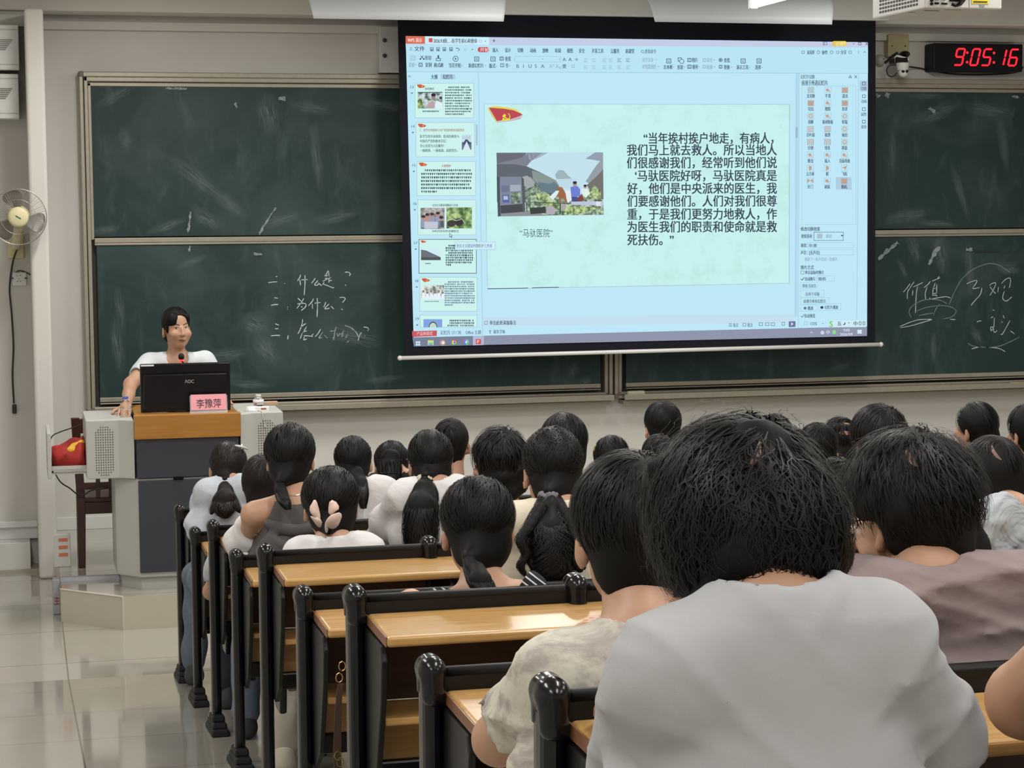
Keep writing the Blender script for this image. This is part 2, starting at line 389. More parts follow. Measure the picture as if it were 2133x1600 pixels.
S2 = [
 [(280,240),(230,310),(170,380)], [(345,210),(290,290),(255,350)], [(255,330),(235,400),(235,490)], [(330,295),(420,255),(490,222)], [(325,345),(315,435)], [(400,285),(380,420),(365,720)],
 [(610,200),(570,255),(505,305)], [(560,290),(525,400),(535,495)], [(635,202),(710,170),(770,145)], [(755,120),(720,165)], [(690,230),(655,320)], [(655,310),(645,430)], [(715,250),(712,400)], [(660,320),(700,318)], [(650,405),(708,398)], [(640,432),(705,430),(710,450)],
 [(600,470),(610,495),(740,470),(870,455),(935,475)], [(110,940),(280,870),(430,828),(640,822)], [(120,960),(300,925),(440,885),(560,850),(640,822)],
 [(1200,245),(1290,205),(1365,190),(1350,240),(1300,320),(1410,305)], [(1450,310),(1420,420),(1340,510),(1270,595)],
 [(1570,270),(1620,235),(1675,235),(1640,330),(1575,435)], [(1580,290),(1630,360),(1675,405)], [(1720,290),(1705,380)], [(1765,240),(1830,175),(1895,150),(1915,190),(1895,310)], [(1825,270),(1805,320)], [(1815,360),(1785,470),(1830,525),(1880,505),(1935,455)],
 [(1620,672),(1655,674)], [(1595,798),(1630,780)], [(1365,870),(1400,850),(1440,850)], [(1650,790),(1640,940),(1600,1010),(1590,950),(1630,960),(1650,1035),(1700,1000)],
 [(1795,755),(1810,808)], [(1765,865),(1785,870)], [(1905,840),(1840,960),(1780,1065),(1755,1060)], [(1910,1010),(1980,1060)], [(925,822),(1020,826)],
 [(1280,1305),(1400,1275),(1560,1280),(1720,1295),(1830,1350)],
]
strokes('chalk_writing', BRl, BRi, S2, 7.813, 1860, 560, YC, .006, M['chalk'])
S3 = [
 [(915,580),(1000,380),(1100,200),(1220,70),(1360,-20),(1560,-85),(1720,-60),(1850,20),(1910,60)],
 [(300,800),(262,700),(310,610),(430,535),(560,500),(760,510),(880,570)], [(370,700),(520,635),(740,600),(900,610),(1010,660),(1020,720),(950,785),(820,815)],
 [(420,760),(560,735),(660,720)], [(760,570),(700,650),(660,760)], [(1220,1210),(1300,1255),(1480,1280),(1720,1260),(1900,1190),(2060,1110)],
]
strokes('chalk_writing', BRl, BRi, S3, 7.813, 1860, 560, YC, .006, M['chalk_faint'])
# wiped chalk: dusty patches with streaks, each lying on its panel
def dust_mat(name, seed, stretch):
    m = bpy.data.materials.new(name); m.use_nodes = True; nt = m.node_tree; b = nt.nodes['Principled BSDF']
    b.inputs['Base Color'].default_value = (.30, .38, .39, 1); b.inputs['Roughness'].default_value = .95
    tc = nt.nodes.new('ShaderNodeTexCoord'); ln = nt.nodes.new('ShaderNodeVectorMath'); ln.operation = 'LENGTH'; nt.links.new(tc.outputs['Object'], ln.inputs[0])
    mr = nt.nodes.new('ShaderNodeMapRange'); mr.inputs[1].default_value = 1.0; mr.inputs[2].default_value = .1; nt.links.new(ln.outputs['Value'], mr.inputs[0])
    mp = nt.nodes.new('ShaderNodeMapping'); mp.inputs['Scale'].default_value = (.7, 1, stretch); mp.inputs['Location'].default_value = (seed, 0, seed)
    n = nt.nodes.new('ShaderNodeTexNoise'); n.inputs['Scale'].default_value = 2.2; n.inputs['Detail'].default_value = 8; n.inputs['Roughness'].default_value = .7
    r = nt.nodes.new('ShaderNodeMapRange'); r.inputs[1].default_value = .42; r.inputs[2].default_value = .8
    x = nt.nodes.new('ShaderNodeMath'); x.operation = 'MULTIPLY'; y = nt.nodes.new('ShaderNodeMath'); y.operation = 'MULTIPLY'; y.inputs[1].default_value = .8
    nt.links.new(tc.outputs['Object'], mp.inputs[0]); nt.links.new(mp.outputs[0], n.inputs['Vector']); nt.links.new(n.outputs['Fac'], r.inputs[0])
    nt.links.new(r.outputs[0], x.inputs[0]); nt.links.new(mr.outputs[0], x.inputs[1]); nt.links.new(x.outputs[0], y.inputs[0]); nt.links.new(y.outputs[0], b.inputs['Alpha']); return m
DM = [dust_mat('chalk_dust_%s' % w, sd, st) for w, sd, st in (('a', 1.7, 5), ('b', 8.2, 4), ('c', 14.9, 7))]
def smear(parent, inv, cx, cy, rx, ry, ang, Y, k=0):
    c = at(cx, cy, Y)-inv; b = MB(); b.add([(-1, 0, -1), (1, 0, -1), (1, 0, 1), (-1, 0, 1)], [(0, 1, 2, 3)])
    o = b.build('wiped_chalk', DM[k], parent, loc=tuple(c)); q = 13.3/4216; o.scale = (rx*q, 1, ry*q); o.rotation_euler = (0, math.radians(ang), 0)
YU = YW-.0765
for a in ((430,455,42,20,35,0),(478,425,55,16,40,2),(585,458,50,14,-15,1),(700,452,60,16,-12,0),(240,200,50,14,-30,1),(262,290,30,14,80,2),(560,235,50,30,80,0),(650,225,50,16,10,1),(800,220,60,14,8,2),(660,330,80,14,85,0),(420,380,90,20,40,1),(215,480,40,10,-10,2),(350,470,50,12,-20,0)): smear(BLu, BLi, *a[:5], YU, a[5])
for a in ((245,720,70,16,85,0),(250,650,60,12,85,1),(470,740,60,18,-8,2),(530,675,34,26,30,0),(555,730,40,24,50,1),(460,790,50,12,-10,2),(520,800,60,12,5,0),(735,700,70,24,15,1),(400,545,40,10,-20,2),(1215,800,26,16,-40,0),(1195,770,14,24,20,1),(800,790,50,10,-5,2)): smear(BLl, BLi, *a[:5], YC, a[5])
for a in ((1950,235,80,22,-20,0),(2060,230,70,20,10,1),(1890,450,70,18,-10,2),(1860,320,60,10,88,0),(2000,400,80,12,70,1),(2090,300,70,14,80,2),(1930,200,50,10,0,1),(1950,465,60,10,5,0)): smear(BRu, BRi, *a[:5], YU, a[5])
for a in ((1960,530,60,24,80,0),(1905,520,40,18,70,1),(2020,560,70,14,85,2),(1945,725,40,10,88,0),(2035,700,30,14,60,1),(1750,765,30,12,-10,2),(2100,560,40,18,10,0),(1880,560,30,8,60,2)): smear(BRl, BRi, *a[:5], YC-.0005, a[5])
# crumpled remnants of sticky tape on the boards
def tape(parent, inv, pts, w, Y):
    bm = MB(); vs = []; P = smooth(pts, 5); n = len(P)
    for i, p in enumerate(P):
        q = np.array(P[min(i+1, n-1)])-np.array(P[max(i-1, 0)]); q /= np.linalg.norm(q)+1e-9
        wj = w*random.uniform(.35, 1.15)
        for s in (-1, -.3, .3, 1):
            a = at(p[0]-q[1]*s*wj/2+random.uniform(-1.4, 1.4), p[1]+q[0]*s*wj/2+random.uniform(-1.4, 1.4), Y-random.uniform(.001, .014))-inv; vs.append(a)
    bm.add(vs, [(4*i+k, 4*i+k+1, 4*i+k+5, 4*i+k+4) for i in range(n-1) for k in range(3)])
    return bm.build('tape_remnant', M['tape'], parent)
for a in ([(397,440),(394,462),(392,485)], [(575,433),(556,460),(540,490)], [(345,183),(365,185),(390,184)], [(490,213),(494,224)], [(580,206),(594,206)]):
    tape(BLu, BLi, a, 5 if len(a) > 2 else 8, YU-.001)
for a in ([(396,512),(394,524)], [(528,528),(545,530)]): tape(BLl, BLi, a, 6, YC-.001)
for a in ([(1826,195),(1831,202)], [(1845,196),(1852,200)], [(1936,224),(1948,234)], [(2108,200),(2122,203)]): tape(BRu, BRi, a, 9, YU-.001)
for a in ([(1870,505),(1850,522),(1830,540)], [(1958,515),(1945,530),(1936,552)], [(2012,520),(2025,521)]): tape(BRl, BRi, a, 9, YC-.001)
M['tape_dark'] = mat('dark_tape', (.012, .02, .02), .3)
bm = MB(); p, q = at(2014, 523, YC-.003)-BRi, at(2080, 524, YC-.003)-BRi; ribbon(bm, [p, (p+q)/2, q], .018, (0, -1, 0)); bm.build('tape_remnant', M['tape_dark'], BRl)
# things on the chalk trays
p = at(1325, 824, YW-.15)
b = MB(); b.box(-.065, .065, -.02, .02, 0, .035); b.build('board_eraser', mat('cream_felt', (.62, .58, .44), .9), bevel=.012, seg=3, loc=(float(p[0]), YW-.145, ZB+.02))
tag(bpy.data.objects['board_eraser'], 'cream felt eraser on the chalk tray below the projection screen', 'eraser')
p = at(2117, 801, YW-.15)
b = MB(); b.tube([(-.05, 0, 0), (.16, 0, 0)], .008, 10); o = b.build('wooden_stick', M['wood'], smooth=True, loc=(float(p[0]), YW-.15, ZB+.028)); tag(o, 'thin tan wooden stick lying on the right blackboard tray', 'stick')
# ================================================================== projection screen
SY = 13.25
scr = empty('projection_screen', tuple(at(1325, 735, SY)), 'large pull-down projection screen showing a presentation window', 'projection screen')
SO = np.array(scr.location)
def sp(px, py, k=0): return at(px, py, SY-.0012*k)-SO
M['fabric'] = mat('black_screen_border', (.008, .009, .014), .85, spec=.2)
b = MB(); P = [at(x, y, SY+.004)-SO for x, y in ((828, 15), (1824, 15), (1823, 713), (844, 742))]
b.prism(P, (0, .004, 0)); b.build('screen_fabric', M['fabric'], scr)
b = MB(); b.tube([at(834, 746, SY)-SO, at(1834, 717.5, SY)-SO], .0135, 12); b.ell(at(833, 746, SY)-SO, (.017, .017, .017)); b.ell(at(1835, 717.5, SY)-SO, (.017, .017, .017))
b.build('bottom_bar', M['white'], scr, smooth=True)
b = MB(); b.box(*[v for v in (float(at(700, 0, SY)[0]-SO[0]), float(at(1850, 0, SY)[0]-SO[0]))], -.04, .10, float(at(1300, 34, SY-.04)[2]-SO[2]), float(at(1300, -14, SY-.04)[2]-SO[2]))
b.build('roller_case', M['white'], scr, bevel=.012, seg=3)
b = MB(); x0, x1 = float(at(789, 0, 13.6)[0]-SO[0]), float(at(831, 0, 13.6)[0]-SO[0]); zt, zb = float(at(800, 56, 13.6)[2]-SO[2]), float(at(800, 152, 13.6)[2]-SO[2])
b.box(x0, x1, .33, .445, zb, zt); pl = b.build('mounting_plate', M['offwhite'], scr, bevel=.003)
for yy in (84, 116): b = MB(); b.ell(at(801, yy, 13.57)-SO, (.014, .012, .014), 10, 6); b.build('bolt', M['frame_dark'], pl, smooth=True)

def slide_mat():
    m = emat('projected_paper_texture', s2l(199, 242, 240)); nt = m.node_tree; e = [n for n in nt.nodes if n.type == 'EMISSION'][0]
    tc = nt.nodes.new('ShaderNodeTexCoord'); n = nt.nodes.new('ShaderNodeTexNoise'); n.inputs['Scale'].default_value = 5; n.inputs['Detail'].default_value = 8; n.inputs['Roughness'].default_value = .7
    r = nt.nodes.new('ShaderNodeValToRGB'); r.color_ramp.elements[0].position = .5; r.color_ramp.elements[1].position = .8
    r.color_ramp.elements[0].color = (*s2l(199, 242, 241), 1); r.color_ramp.elements[1].color = (*s2l(184, 224, 212), 1)
    nt.links.new(tc.outputs['Object'], n.inputs['Vector']); nt.links.new(n.outputs['Fac'], r.inputs[0]); nt.links.new(r.outputs[0], e.inputs[0]); return m
def foliage_mat(name, c1, c2, c3, scale=22):
    m = emat(name, c1); nt = m.node_tree; e = [n for n in nt.nodes if n.type == 'EMISSION'][0]
    tc = nt.nodes.new('ShaderNodeTexCoord'); n = nt.nodes.new('ShaderNodeTexNoise'); n.inputs['Scale'].default_value = scale; n.inputs['Detail'].default_value = 5
    r = nt.nodes.new('ShaderNodeValToRGB'); r.color_ramp.elements[0].position = .36; r.color_ramp.elements[1].position = .66
    r.color_ramp.elements[0].color = (*c1, 1); r.color_ramp.elements[1].color = (*c3, 1); k = r.color_ramp.elements.new(.5); k.color = (*c2, 1)
    nt.links.new(tc.outputs['Object'], n.inputs['Vector']); nt.links.new(n.outputs['Fac'], r.inputs[0]); nt.links.new(r.outputs[0], e.inputs[0]); return m
EM = {}
def E(*c):
    if c not in EM: EM[c] = emat('projected_%d_%d_%d' % c, s2l(*c))
    return EM[c]
class SB:
    "flat coloured shapes of one projected element, gathered per colour into one mesh"
    def __init__(s): s.mb = MB(); s.mats = []
    def mi(s, m):
        if m not in s.mats: s.mats.append(m)
        return s.mats.index(m)
    def poly(s, pts, m, k): s.mb.add([sp(x, y, k) for x, y in pts], [tuple(range(len(pts)))], s.mi(m))
    def rect(s, x0, y0, x1, y1, m, k, sl=0): s.poly([(x0, y0), (x1, y0+sl*(x1-x0)), (x1, y1+sl*(x1-x0)), (x0, y1)], m, k)
    def frame(s, x0, y0, x1, y1, m, k, w=1., sl=0):
        for a in ((x0, y0, x1, y0+w), (x0, y1-w, x1, y1)): s.rect(*a, m, k, sl)
        s.poly([(x0, y0), (x0+w, y0), (x0+w, y1), (x0, y1)], m, k); d = sl*(x1-x0); s.poly([(x1-w, y0+d), (x1, y0+d), (x1, y1+d), (x1-w, y1+d)], m, k)
    def disc(s, cx, cy, rx, ry, m, k, n=20, a0=0, a1=2*math.pi): s.poly([(cx+rx*math.cos(a0+(a1-a0)*i/n), cy+ry*math.sin(a0+(a1-a0)*i/n)) for i in range(n)], m, k)
    def line(s, pts, w, m, k):
        for (x0, y0), (x1, y1) in zip(pts[:-1], pts[1:]):
            l = math.hypot(x1-x0, y1-y0)+1e-9; nx, ny = -(y1-y0)/l*w/2, (x1-x0)/l*w/2
            s.poly([(x0+nx, y0+ny), (x1+nx, y1+ny), (x1-nx, y1-ny), (x0-nx, y0-ny)], m, k)
    def text(s, body, x0, yc, m, k, h, x1=None, sl=0, bold=None, sk=0):
        "a line of lettering: left edge x0, middle height yc, letter height h, optional right edge x1"
        vs, fs = glyphs(body)
        lo, hi = vs[:, 0].min(), vs[:, 0].max(); sx = (x1-x0)/(hi-lo) if x1 else h/.9; sy = h/.9
        pts = []
        for v in vs:
            X = x0+(v[0]-lo)*sx; Y = yc-(v[1]-.38)*sy+sl*(X-x0); pts.append((X, Y))
        if bold is None: bold = .022 if h < 12 else 0
        for i, (dx, dy) in enumerate(((0, 0),) if not bold else ((-bold, 0), (bold, 0)) if h < 12 else ((-bold, -bold*.6), (bold, -bold*.6), (-bold, bold*.6), (bold, bold*.6), (0, 0))):
            s.mb.add([sp(X+dx*h, Y+dy*h, k+.15*i) for X, Y in pts], fs, s.mi(m))
    def build(s, name, parent): return s.mb.build(name, s.mats, parent)
_gc = {}
def glyphs(body, bold=0):
    key = (body, bold)
    if key in _gc: return _gc[key]
    c = bpy.data.curves.new('t', 'FONT'); c.body = body; c.resolution_u = 3; c.offset = bold
    o = bpy.data.objects.new('t', c); COL.objects.link(o); dg = bpy.context.evaluated_depsgraph_get()
    me = bpy.data.meshes.new_from_object(o.evaluated_get(dg))
    vs = np.array([v.co[:] for v in me.vertices]).reshape(-1, 3); fs = [tuple(p.vertices) for p in me.polygons]
    bpy.data.objects.remove(o); bpy.data.curves.remove(c); bpy.data.meshes.remove(me)
    _gc[key] = (vs, fs); return vs, fs

BG, BG2, RIB = E(190, 232, 247), E(186, 228, 247), E(186, 229, 245)
DK, MD, LT = E(62, 78, 98), E(98, 122, 148), E(150, 180, 205)
RED, LINE = E(205, 98, 92), E(160, 195, 215)
img = SB(); img.poly([(845, 75), (1808, 88), (1806, 700), (862, 722)], BG, 1)
image = img.build('projected_window', scr)
# --- title bar
s = SB()
s.poly([(845, 75), (1808, 88), (1808, 99), (845, 93)], E(196, 206, 230), 2)
s.poly([(845, 75), (885, 75.5), (885, 91), (845, 91)], E(216, 112, 88), 3); s.text('WPS 演示', 849, 83.5, E(248, 225, 220), 4, 9, 879)
s.poly([(886, 75.6), (1019, 77.4), (1019, 93.5), (886, 92)], E(205, 240, 252), 3)
s.rect(893, 79.5, 901, 88, E(214, 90, 80), 4); s.text('2026.9.8医…-医学生初心和使命', 903, 85, DK, 4, 9.5, 994)
s.disc(1000, 85.5, 3, 3, LT, 4); s.disc(1000, 85.5, 2.2, 2.2, E(205, 240, 252), 5); s.disc(1011, 86, 1, 1, MD, 4); s.text('+', 1026, 84.5, DK, 4, 11)
s.frame(1714, 87, 1723, 94, MD, 4); s.text('1', 1717, 90.5, MD, 4, 7)
s.rect(1738, 85.5, 1759, 96, E(226, 196, 92), 4); s.disc(1738, 90.7, 5, 5.3, E(226, 196, 92), 4); s.disc(1759, 90.7, 5.5, 5.3, E(236, 205, 90), 4); s.text('访客', 1740, 91, E(250, 240, 170), 5, 8); s.disc(1759, 90, 2, 2, E(250, 240, 180), 5)
s.rect(1776, 91, 1780, 92, DK, 4); s.frame(1788, 88, 1794, 94, DK, 4); s.line([(1803, 88), (1808, 94)], 1, DK, 4); s.line([(1808, 88), (1803, 94)], 1, DK, 4)
s.build('title_bar', image)
# --- ribbon
s = SB()
s.poly([(845, 93), (1808, 99), (1808, 153), (849, 149)], RIB, 2); s.poly([(848, 149), (1808, 152.5), (1808, 153.5), (848, 150)], LINE, 3)
for i in range(3): s.rect(853, 99+i*2.6, 859, 99.8+i*2.6, MD, 4)
s.text('文件', 863, 101.5, DK, 4, 10); s.line([(881, 100.5), (883, 102.5), (885, 100.5)], .8, MD, 4)
for x in (896, 909, 922, 936): s.frame(x, 98.5, x+7, 106.5, DK, 4, 1); s.rect(x+2, 101.5, x+5, 106, MD, 4)
s.line([(950, 101), (955, 100.5), (957, 104), (953, 106.5)], 1.1, DK, 4); s.line([(950, 101), (952, 99)], 1, DK, 4); s.line([(973, 103), (968, 101.5), (967, 105), (971, 107)], .9, LT, 4); s.disc(984, 103, 1.5, 1.2, MD, 4)
s.rect(1000, 98, 1014, 109, E(196, 84, 92), 4); s.disc(1000, 103.5, 5, 5.5, E(196, 84, 92), 4); s.disc(1014, 103.5, 5, 5.5, E(196, 84, 92), 4); s.text('开始', 1000, 103.5, E(240, 215, 220), 5, 9)
for t, x, w in (('插入', 1026, 12), ('设计', 1052, 12), ('切换', 1078, 12), ('动画', 1104, 12), ('放映', 1130, 12), ('审阅', 1156, 12), ('视图', 1181, 12), ('安全', 1206, 12), ('开发工具', 1233, 24), ('云服务', 1272, 18), ('雨课堂', 1303, 18)):
    s.text(t, x, 104.3+.008*(x-1026), DK, 4, 9.5, x+w)
s.disc(1338, 107, 3, 3, MD, 4); s.disc(1338, 107, 2, 2, RIB, 5); s.line([(1340, 109), (1342, 111)], 1, MD, 4); s.text('查找命令', 1343, 107, MD, 4, 9, 1367)
for t, x, w in (('未同步', 1681, 16), ('协作', 1712, 12), ('分享', 1751, 12)): s.text(t, x, 109, DK, 4, 9, x+w)
for x in (1673, 1705, 1732, 1745, 1771): s.disc(x, 109, 3.5, 3.5, MD, 4); s.disc(x, 109, 2.5, 2.5, RIB, 5)
s.rect(1788, 106, 1788.8, 112, MD, 4); s.line([(1798, 110), (1801, 107.5), (1804, 110)], 1, MD, 4)
def icon(x, y, kind, m=DK, r=5):
    if kind == 'doc': s.frame(x-r, y-r, x+r, y+r, m, 4, 1.2); s.rect(x-r+2.5, y-2, x+r-2.5, y-1, m, 4); s.rect(x-r+2.5, y+1, x+r-2.5, y+2, m, 4)
    if kind == 'ring': s.disc(x, y, r+1, r+1, m, 4); s.disc(x, y, r-.2, r-.2, RIB, 5); s.poly([(x-1.5, y-2.5), (x+2.5, y), (x-1.5, y+2.5)], m, 6)
    if kind == 'cut': s.line([(x-3, y-4), (x+3, y+2)], 1.2, m, 4); s.line([(x+3, y-4), (x-3, y+2)], 1.2, m, 4); s.disc(x-3.5, y+3, 1.7, 1.7, m, 4); s.disc(x+3.5, y+3, 1.7, 1.7, m, 4)
    if kind == 'brush': s.rect(x-1.5, y-7, x+1.5, y-1, m, 4); s.frame(x-5, y-1, x+5, y+5, m, 4, 1.2)
    if kind == 'shapes': s.frame(x-6, y-6, x+2, y+2, m, 4, 1.2); s.disc(x+2, y+2, 5, 5, m, 5); s.disc(x+2, y+2, 3.9, 3.9, RIB, 6)
icon(860, 121, 'doc', LT); icon(879, 120, 'cut'); icon(876, 135, 'doc', DK, 4); icon(913, 122, 'brush'); icon(949, 122.5, 'ring'); icon(993, 123, 'doc'); icon(1027, 123, 'doc'); icon(1045, 122, 'doc', DK, 4); icon(1046, 136, 'doc', MD, 4)
icon(1393, 127, 'doc'); icon(1418, 126, 'shapes'); icon(1436, 125, 'doc', DK, 4); icon(1436, 139, 'doc', DK, 4); icon(1467, 125, 'doc', LT, 3.5); icon(1467, 139, 'doc', LT, 3.5); icon(1501, 125, 'ring', DK, 3); icon(1501, 139, 'doc', DK, 3.5); icon(1548, 127, 'doc'); icon(1581, 127, 'doc', DK, 5)
for t, x, y, w, m in (('粘贴', 852, 135, 12, LT), ('剪切', 885, 120.5, 13, DK), ('复制', 886, 135, 13, DK), ('格式刷', 904, 135.5, 19, DK), ('当页开始', 935, 136, 25, DK), ('新建幻灯片', 976, 136.5, 31, DK), ('版式', 1019, 137, 13, DK), ('重置', 1052, 122.5, 12, DK), ('节', 1053, 137, 6, DK),
        ('对齐文本', 1338, 124.5, 23, LT), ('转智能图形', 1338, 139, 29, LT), ('文本框', 1382, 139.5, 19, DK), ('形状', 1411, 140, 12, DK), ('图片', 1442, 125, 11, DK), ('排列', 1442, 139.5, 11, DK), ('填充', 1472, 125, 12, LT), ('轮廓', 1472, 139.5, 12, LT), ('查找', 1508, 125.5, 12, DK), ('替换', 1508, 140, 12, DK), ('演示工具', 1534, 140, 25, DK), ('选择', 1573, 140, 12, DK)):
    s.text(t, x, y, m, 4, 9.3, x+w)
for x, y in ((866, 135), (963, 136.5), (1011, 137), (1034, 137.5), (1062, 137), (1130, 123.5), (1165, 123.5), (1367, 124.5), (1371, 139), (1403, 140), (1426, 140), (1456, 139.5), (1488, 125), (1488, 139.5), (1524, 140), (1562, 140.5), (1588, 140.5)): s.poly([(x-1.3, y-.8), (x+1.3, y-.8), (x, y+1)], MD, 4)
s.frame(1072, 117, 1168, 129.5, LINE, 4, .8)
for t, x, m in (('B', 1076, MD), ('I', 1090, MD), ('U', 1101, MD), ('S', 1114, MD), ('A', 1127, MD), ('X²', 1144, LT), ('X₂', 1157, LT), ('A', 1172, MD), ('A', 1184, MD)):
    s.text(t, x, 137.5 if x < 1170 else 123.5, m, 4, 9.5)
s.text('变', 1171, 138, DK, 4, 9); s.frame(1191, 135, 1197, 141, LT, 4); s.disc(1201, 124, 3, 3, LT, 4)
for gx in (1216, 1233, 1255, 1268, 1286, 1304):
    for gy in (122, 136.5):
        for j in range(3): s.rect(gx, gy+j*3, gx+(8 if j != 1 else 6), gy+j*3+1, MD if gx > 1280 and gy < 130 else LT, 4)
s.build('ribbon_toolbar', image)
# --- thumbnail pane
s = SB()
s.text('大纲', 898, 160, DK, 4, 10, 911); s.rect(918, 154.5, 948, 165, E(176, 205, 226), 3); s.text('幻灯片', 923, 160, DK, 4, 10, 943); s.line([(853, 157), (850, 159), (853, 161)], .8, MD, 4); s.line([(856, 157), (853, 159), (856, 161)], .8, MD, 4)
s.poly([(996, 150), (997, 150), (1006, 712), (1005, 712)], LINE, 3); s.rect(991, 259, 995, 303, E(172, 198, 220), 3)
s.build('thumbnail_pane', image)
GRN, THB = E(205, 243, 238), E(165, 190, 195)
def flaglet(s, x, y, w):
    h = w*.42; s.poly([(x, y), (x+w*.45, y-h*.05), (x+w, y+h*.45), (x+w*.85, y+h*.85), (x+w*.3, y+h), (x+w*.12, y+h*.6)], E(206, 96, 76), 6); s.disc(x+w*.65, y+h*.52, w*.1, h*.18, E(235, 170, 90), 7)
def blur_line(s, x0, x1, y, h, m, k=6):
    "a row of lettering too small to read: uneven dashes with the texture of characters"
    x = x0
    while x < x1-1:
        n = random.randint(2, 9); w = min(n*h*.95, x1-x)
        for j in range(int(w/(h*.95))+1):
            xx = x+j*h*.95
            if xx+h*.8 > x1: break
            s.rect(xx, y-h*.42, xx+h*.8, y-h*.18, m, k); s.rect(xx+h*.1, y-.02*h, xx+h*.75, y+.2*h, m, k); s.rect(xx+h*random.uniform(.05, .5), y-h*.45, xx+h*random.uniform(.55, .8), y+h*.42, m, k)
        x += w+h*.7
photos = {}
for nm, c in (('a', ((90, 110, 100), (185, 205, 205), (225, 240, 245))), ('b', ((105, 110, 120), (165, 150, 145), (190, 205, 205))), ('c', ((75, 100, 60), (135, 165, 110), (195, 215, 150))), ('d', ((110, 120, 120), (205, 215, 205), (235, 245, 240)))):
    photos[nm] = foliage_mat('projected_photo_'+nm, *[s2l(*q) for q in c], scale=30)
TH = [(864, 173, 987, 246, 13), (866, 255, 989, 327, 14), (868, 336, 991, 408, 15), (870, 416, 992, 490, 16), (872, 498, 993, 570, 17), (874, 577, 994, 649, 18), (875, 656, 994, 682, 19)]
for (x0, y0, x1, y1, n) in TH:
    s = SB(); s.rect(x0, y0, x1, y1, GRN, 3); s.frame(x0, y0, x1, y1, THB if n != 17 else E(95, 105, 115), 4, .8 if n != 17 else 1.3)
    s.text(str(n), x0-9, y0+8, MD, 4, 7, x0-2.5); s.disc(x0-6, y0+21, 2, 1.5, MD, 4)
    if n not in (16, 19): flaglet(s, x0+4, y0+3, 18 if n != 17 else 12)
    if n == 13:
        s.text('优秀典范', x0+21, y0+12, DK, 6, 5, x0+40); s.rect(x0+6, y0+19.5, x0+58, y0+53, photos['a'], 5); s.rect(x0+6, y0+18.5, x0+58, y0+20, DK, 6)
        s.disc(x0+39, y0+28, 4.5, 6, E(165, 130, 120), 7); s.disc(x0+39, y0+24.5, 5, 3.6, E(50, 52, 60), 8); s.poly([(x0+22, y0+53), (x0+28, y0+42), (x0+38, y0+36), (x0+44, y0+53)], E(185, 165, 165), 7); s.poly([(x0+40, y0+53), (x0+45, y0+36), (x0+57, y0+42), (x0+58, y0+53)], E(225, 240, 250), 7); s.poly([(x0+6, y0+53), (x0+6, y0+36), (x0+14, y0+30), (x0+19, y0+53)], photos['c'], 6); s.rect(x0+51, y0+28, x0+57, y0+34, E(70, 78, 98), 7)
        blur_line(s, x0+16, x0+52, y0+59, 3.4, DK)
        for j in range(11): blur_line(s, x0+63+(6 if j == 0 else 0), x0+119-(16 if j == 10 else random.choice((0, 0, 3))), y0+9+j*5.6, 3.6, DK)
    if n == 14:
        s.text('三、医学生的使命与共产党员的使命高度契合', x0+7, y0+16, E(165, 110, 115), 6, 5.6, x0+101)
        for j, (t, w) in enumerate((('医学生的专业使命、医者的使命与', 81), ('中国共产党的根本宗旨：', 55), ('全心全意为人民服务！', 50), ('一脉相承、一脉相通、高度契合。', 78))): s.text(t, x0+9, y0+29+j*9.8, E(85, 100, 110), 6, 6.4, x0+9+w)
        X, Y = x0+96, y0+26; s.rect(X, Y, X+20, Y+17, E(205, 225, 235), 5)
        for j in range(5): s.rect(X+2+j*3.6, Y+1+(j % 2)*2, X+3.4+j*3.6, Y+9, E(165, 185, 205), 6)
        s.rect(X, Y+15, X+20, Y+31, E(105, 115, 145), 6); s.poly([(X+1, Y+20), (X+8, Y+9), (X+12, Y+10), (X+20, Y+19)], E(75, 82, 105), 7); s.poly([(X+2, Y+31), (X+10, Y+13), (X+18, Y+31)], E(215, 232, 240), 8)
    if n == 15:
        s.text('大爱情怀', x0+52, y0+9.5, E(175, 80, 100), 6, 5.5, x0+71)
        for j in range(7): blur_line(s, x0+9+(7 if j == 0 else 0), x0+116-(70 if j == 6 else random.choice((0, 0, 3))), y0+19+j*7.4, 4.6, DK)
    if n == 16:
        s.text('社会主义建设时期医护工作者', x0+31, y0+11.5, DK, 6, 5.2, x0+84); s.rect(x0+6, y0+17, x0+56, y0+61, photos['b'], 5); s.rect(x0+60, y0+16, x0+113, y0+60, photos['c'], 5)
        for hx, hy in ((12, 38), (20, 34), (30, 33), (42, 31), (49, 40)): s.disc(x0+hx, y0+hy, 4, 5, E(190, 140, 130), 6); s.disc(x0+hx, y0+hy-3, 4.3, 3, E(60, 62, 72), 7); s.poly([(x0+hx-6, y0+58), (x0+hx-5, y0+hy+4), (x0+hx+5, y0+hy+4), (x0+hx+6, y0+58)], random.choice((E(150, 160, 185), E(185, 150, 140), E(90, 95, 105))), 6)
        s.rect(x0+14, y0+46, x0+42, y0+60, E(195, 200, 215), 8); s.disc(x0+70, y0+50, 9, 7, E(72, 68, 64), 6); s.disc(x0+86, y0+47, 9, 8, E(64, 62, 60), 6); s.line([(x0+62, y0+44), (x0+72, y0+40), (x0+80, y0+44), (x0+92, y0+40), (x0+99, y0+50)], 1, E(215, 225, 215), 7)
        s.text('70年代农村的赤脚医生', x0+30, y0+65.5, DK, 6, 5, x0+86)
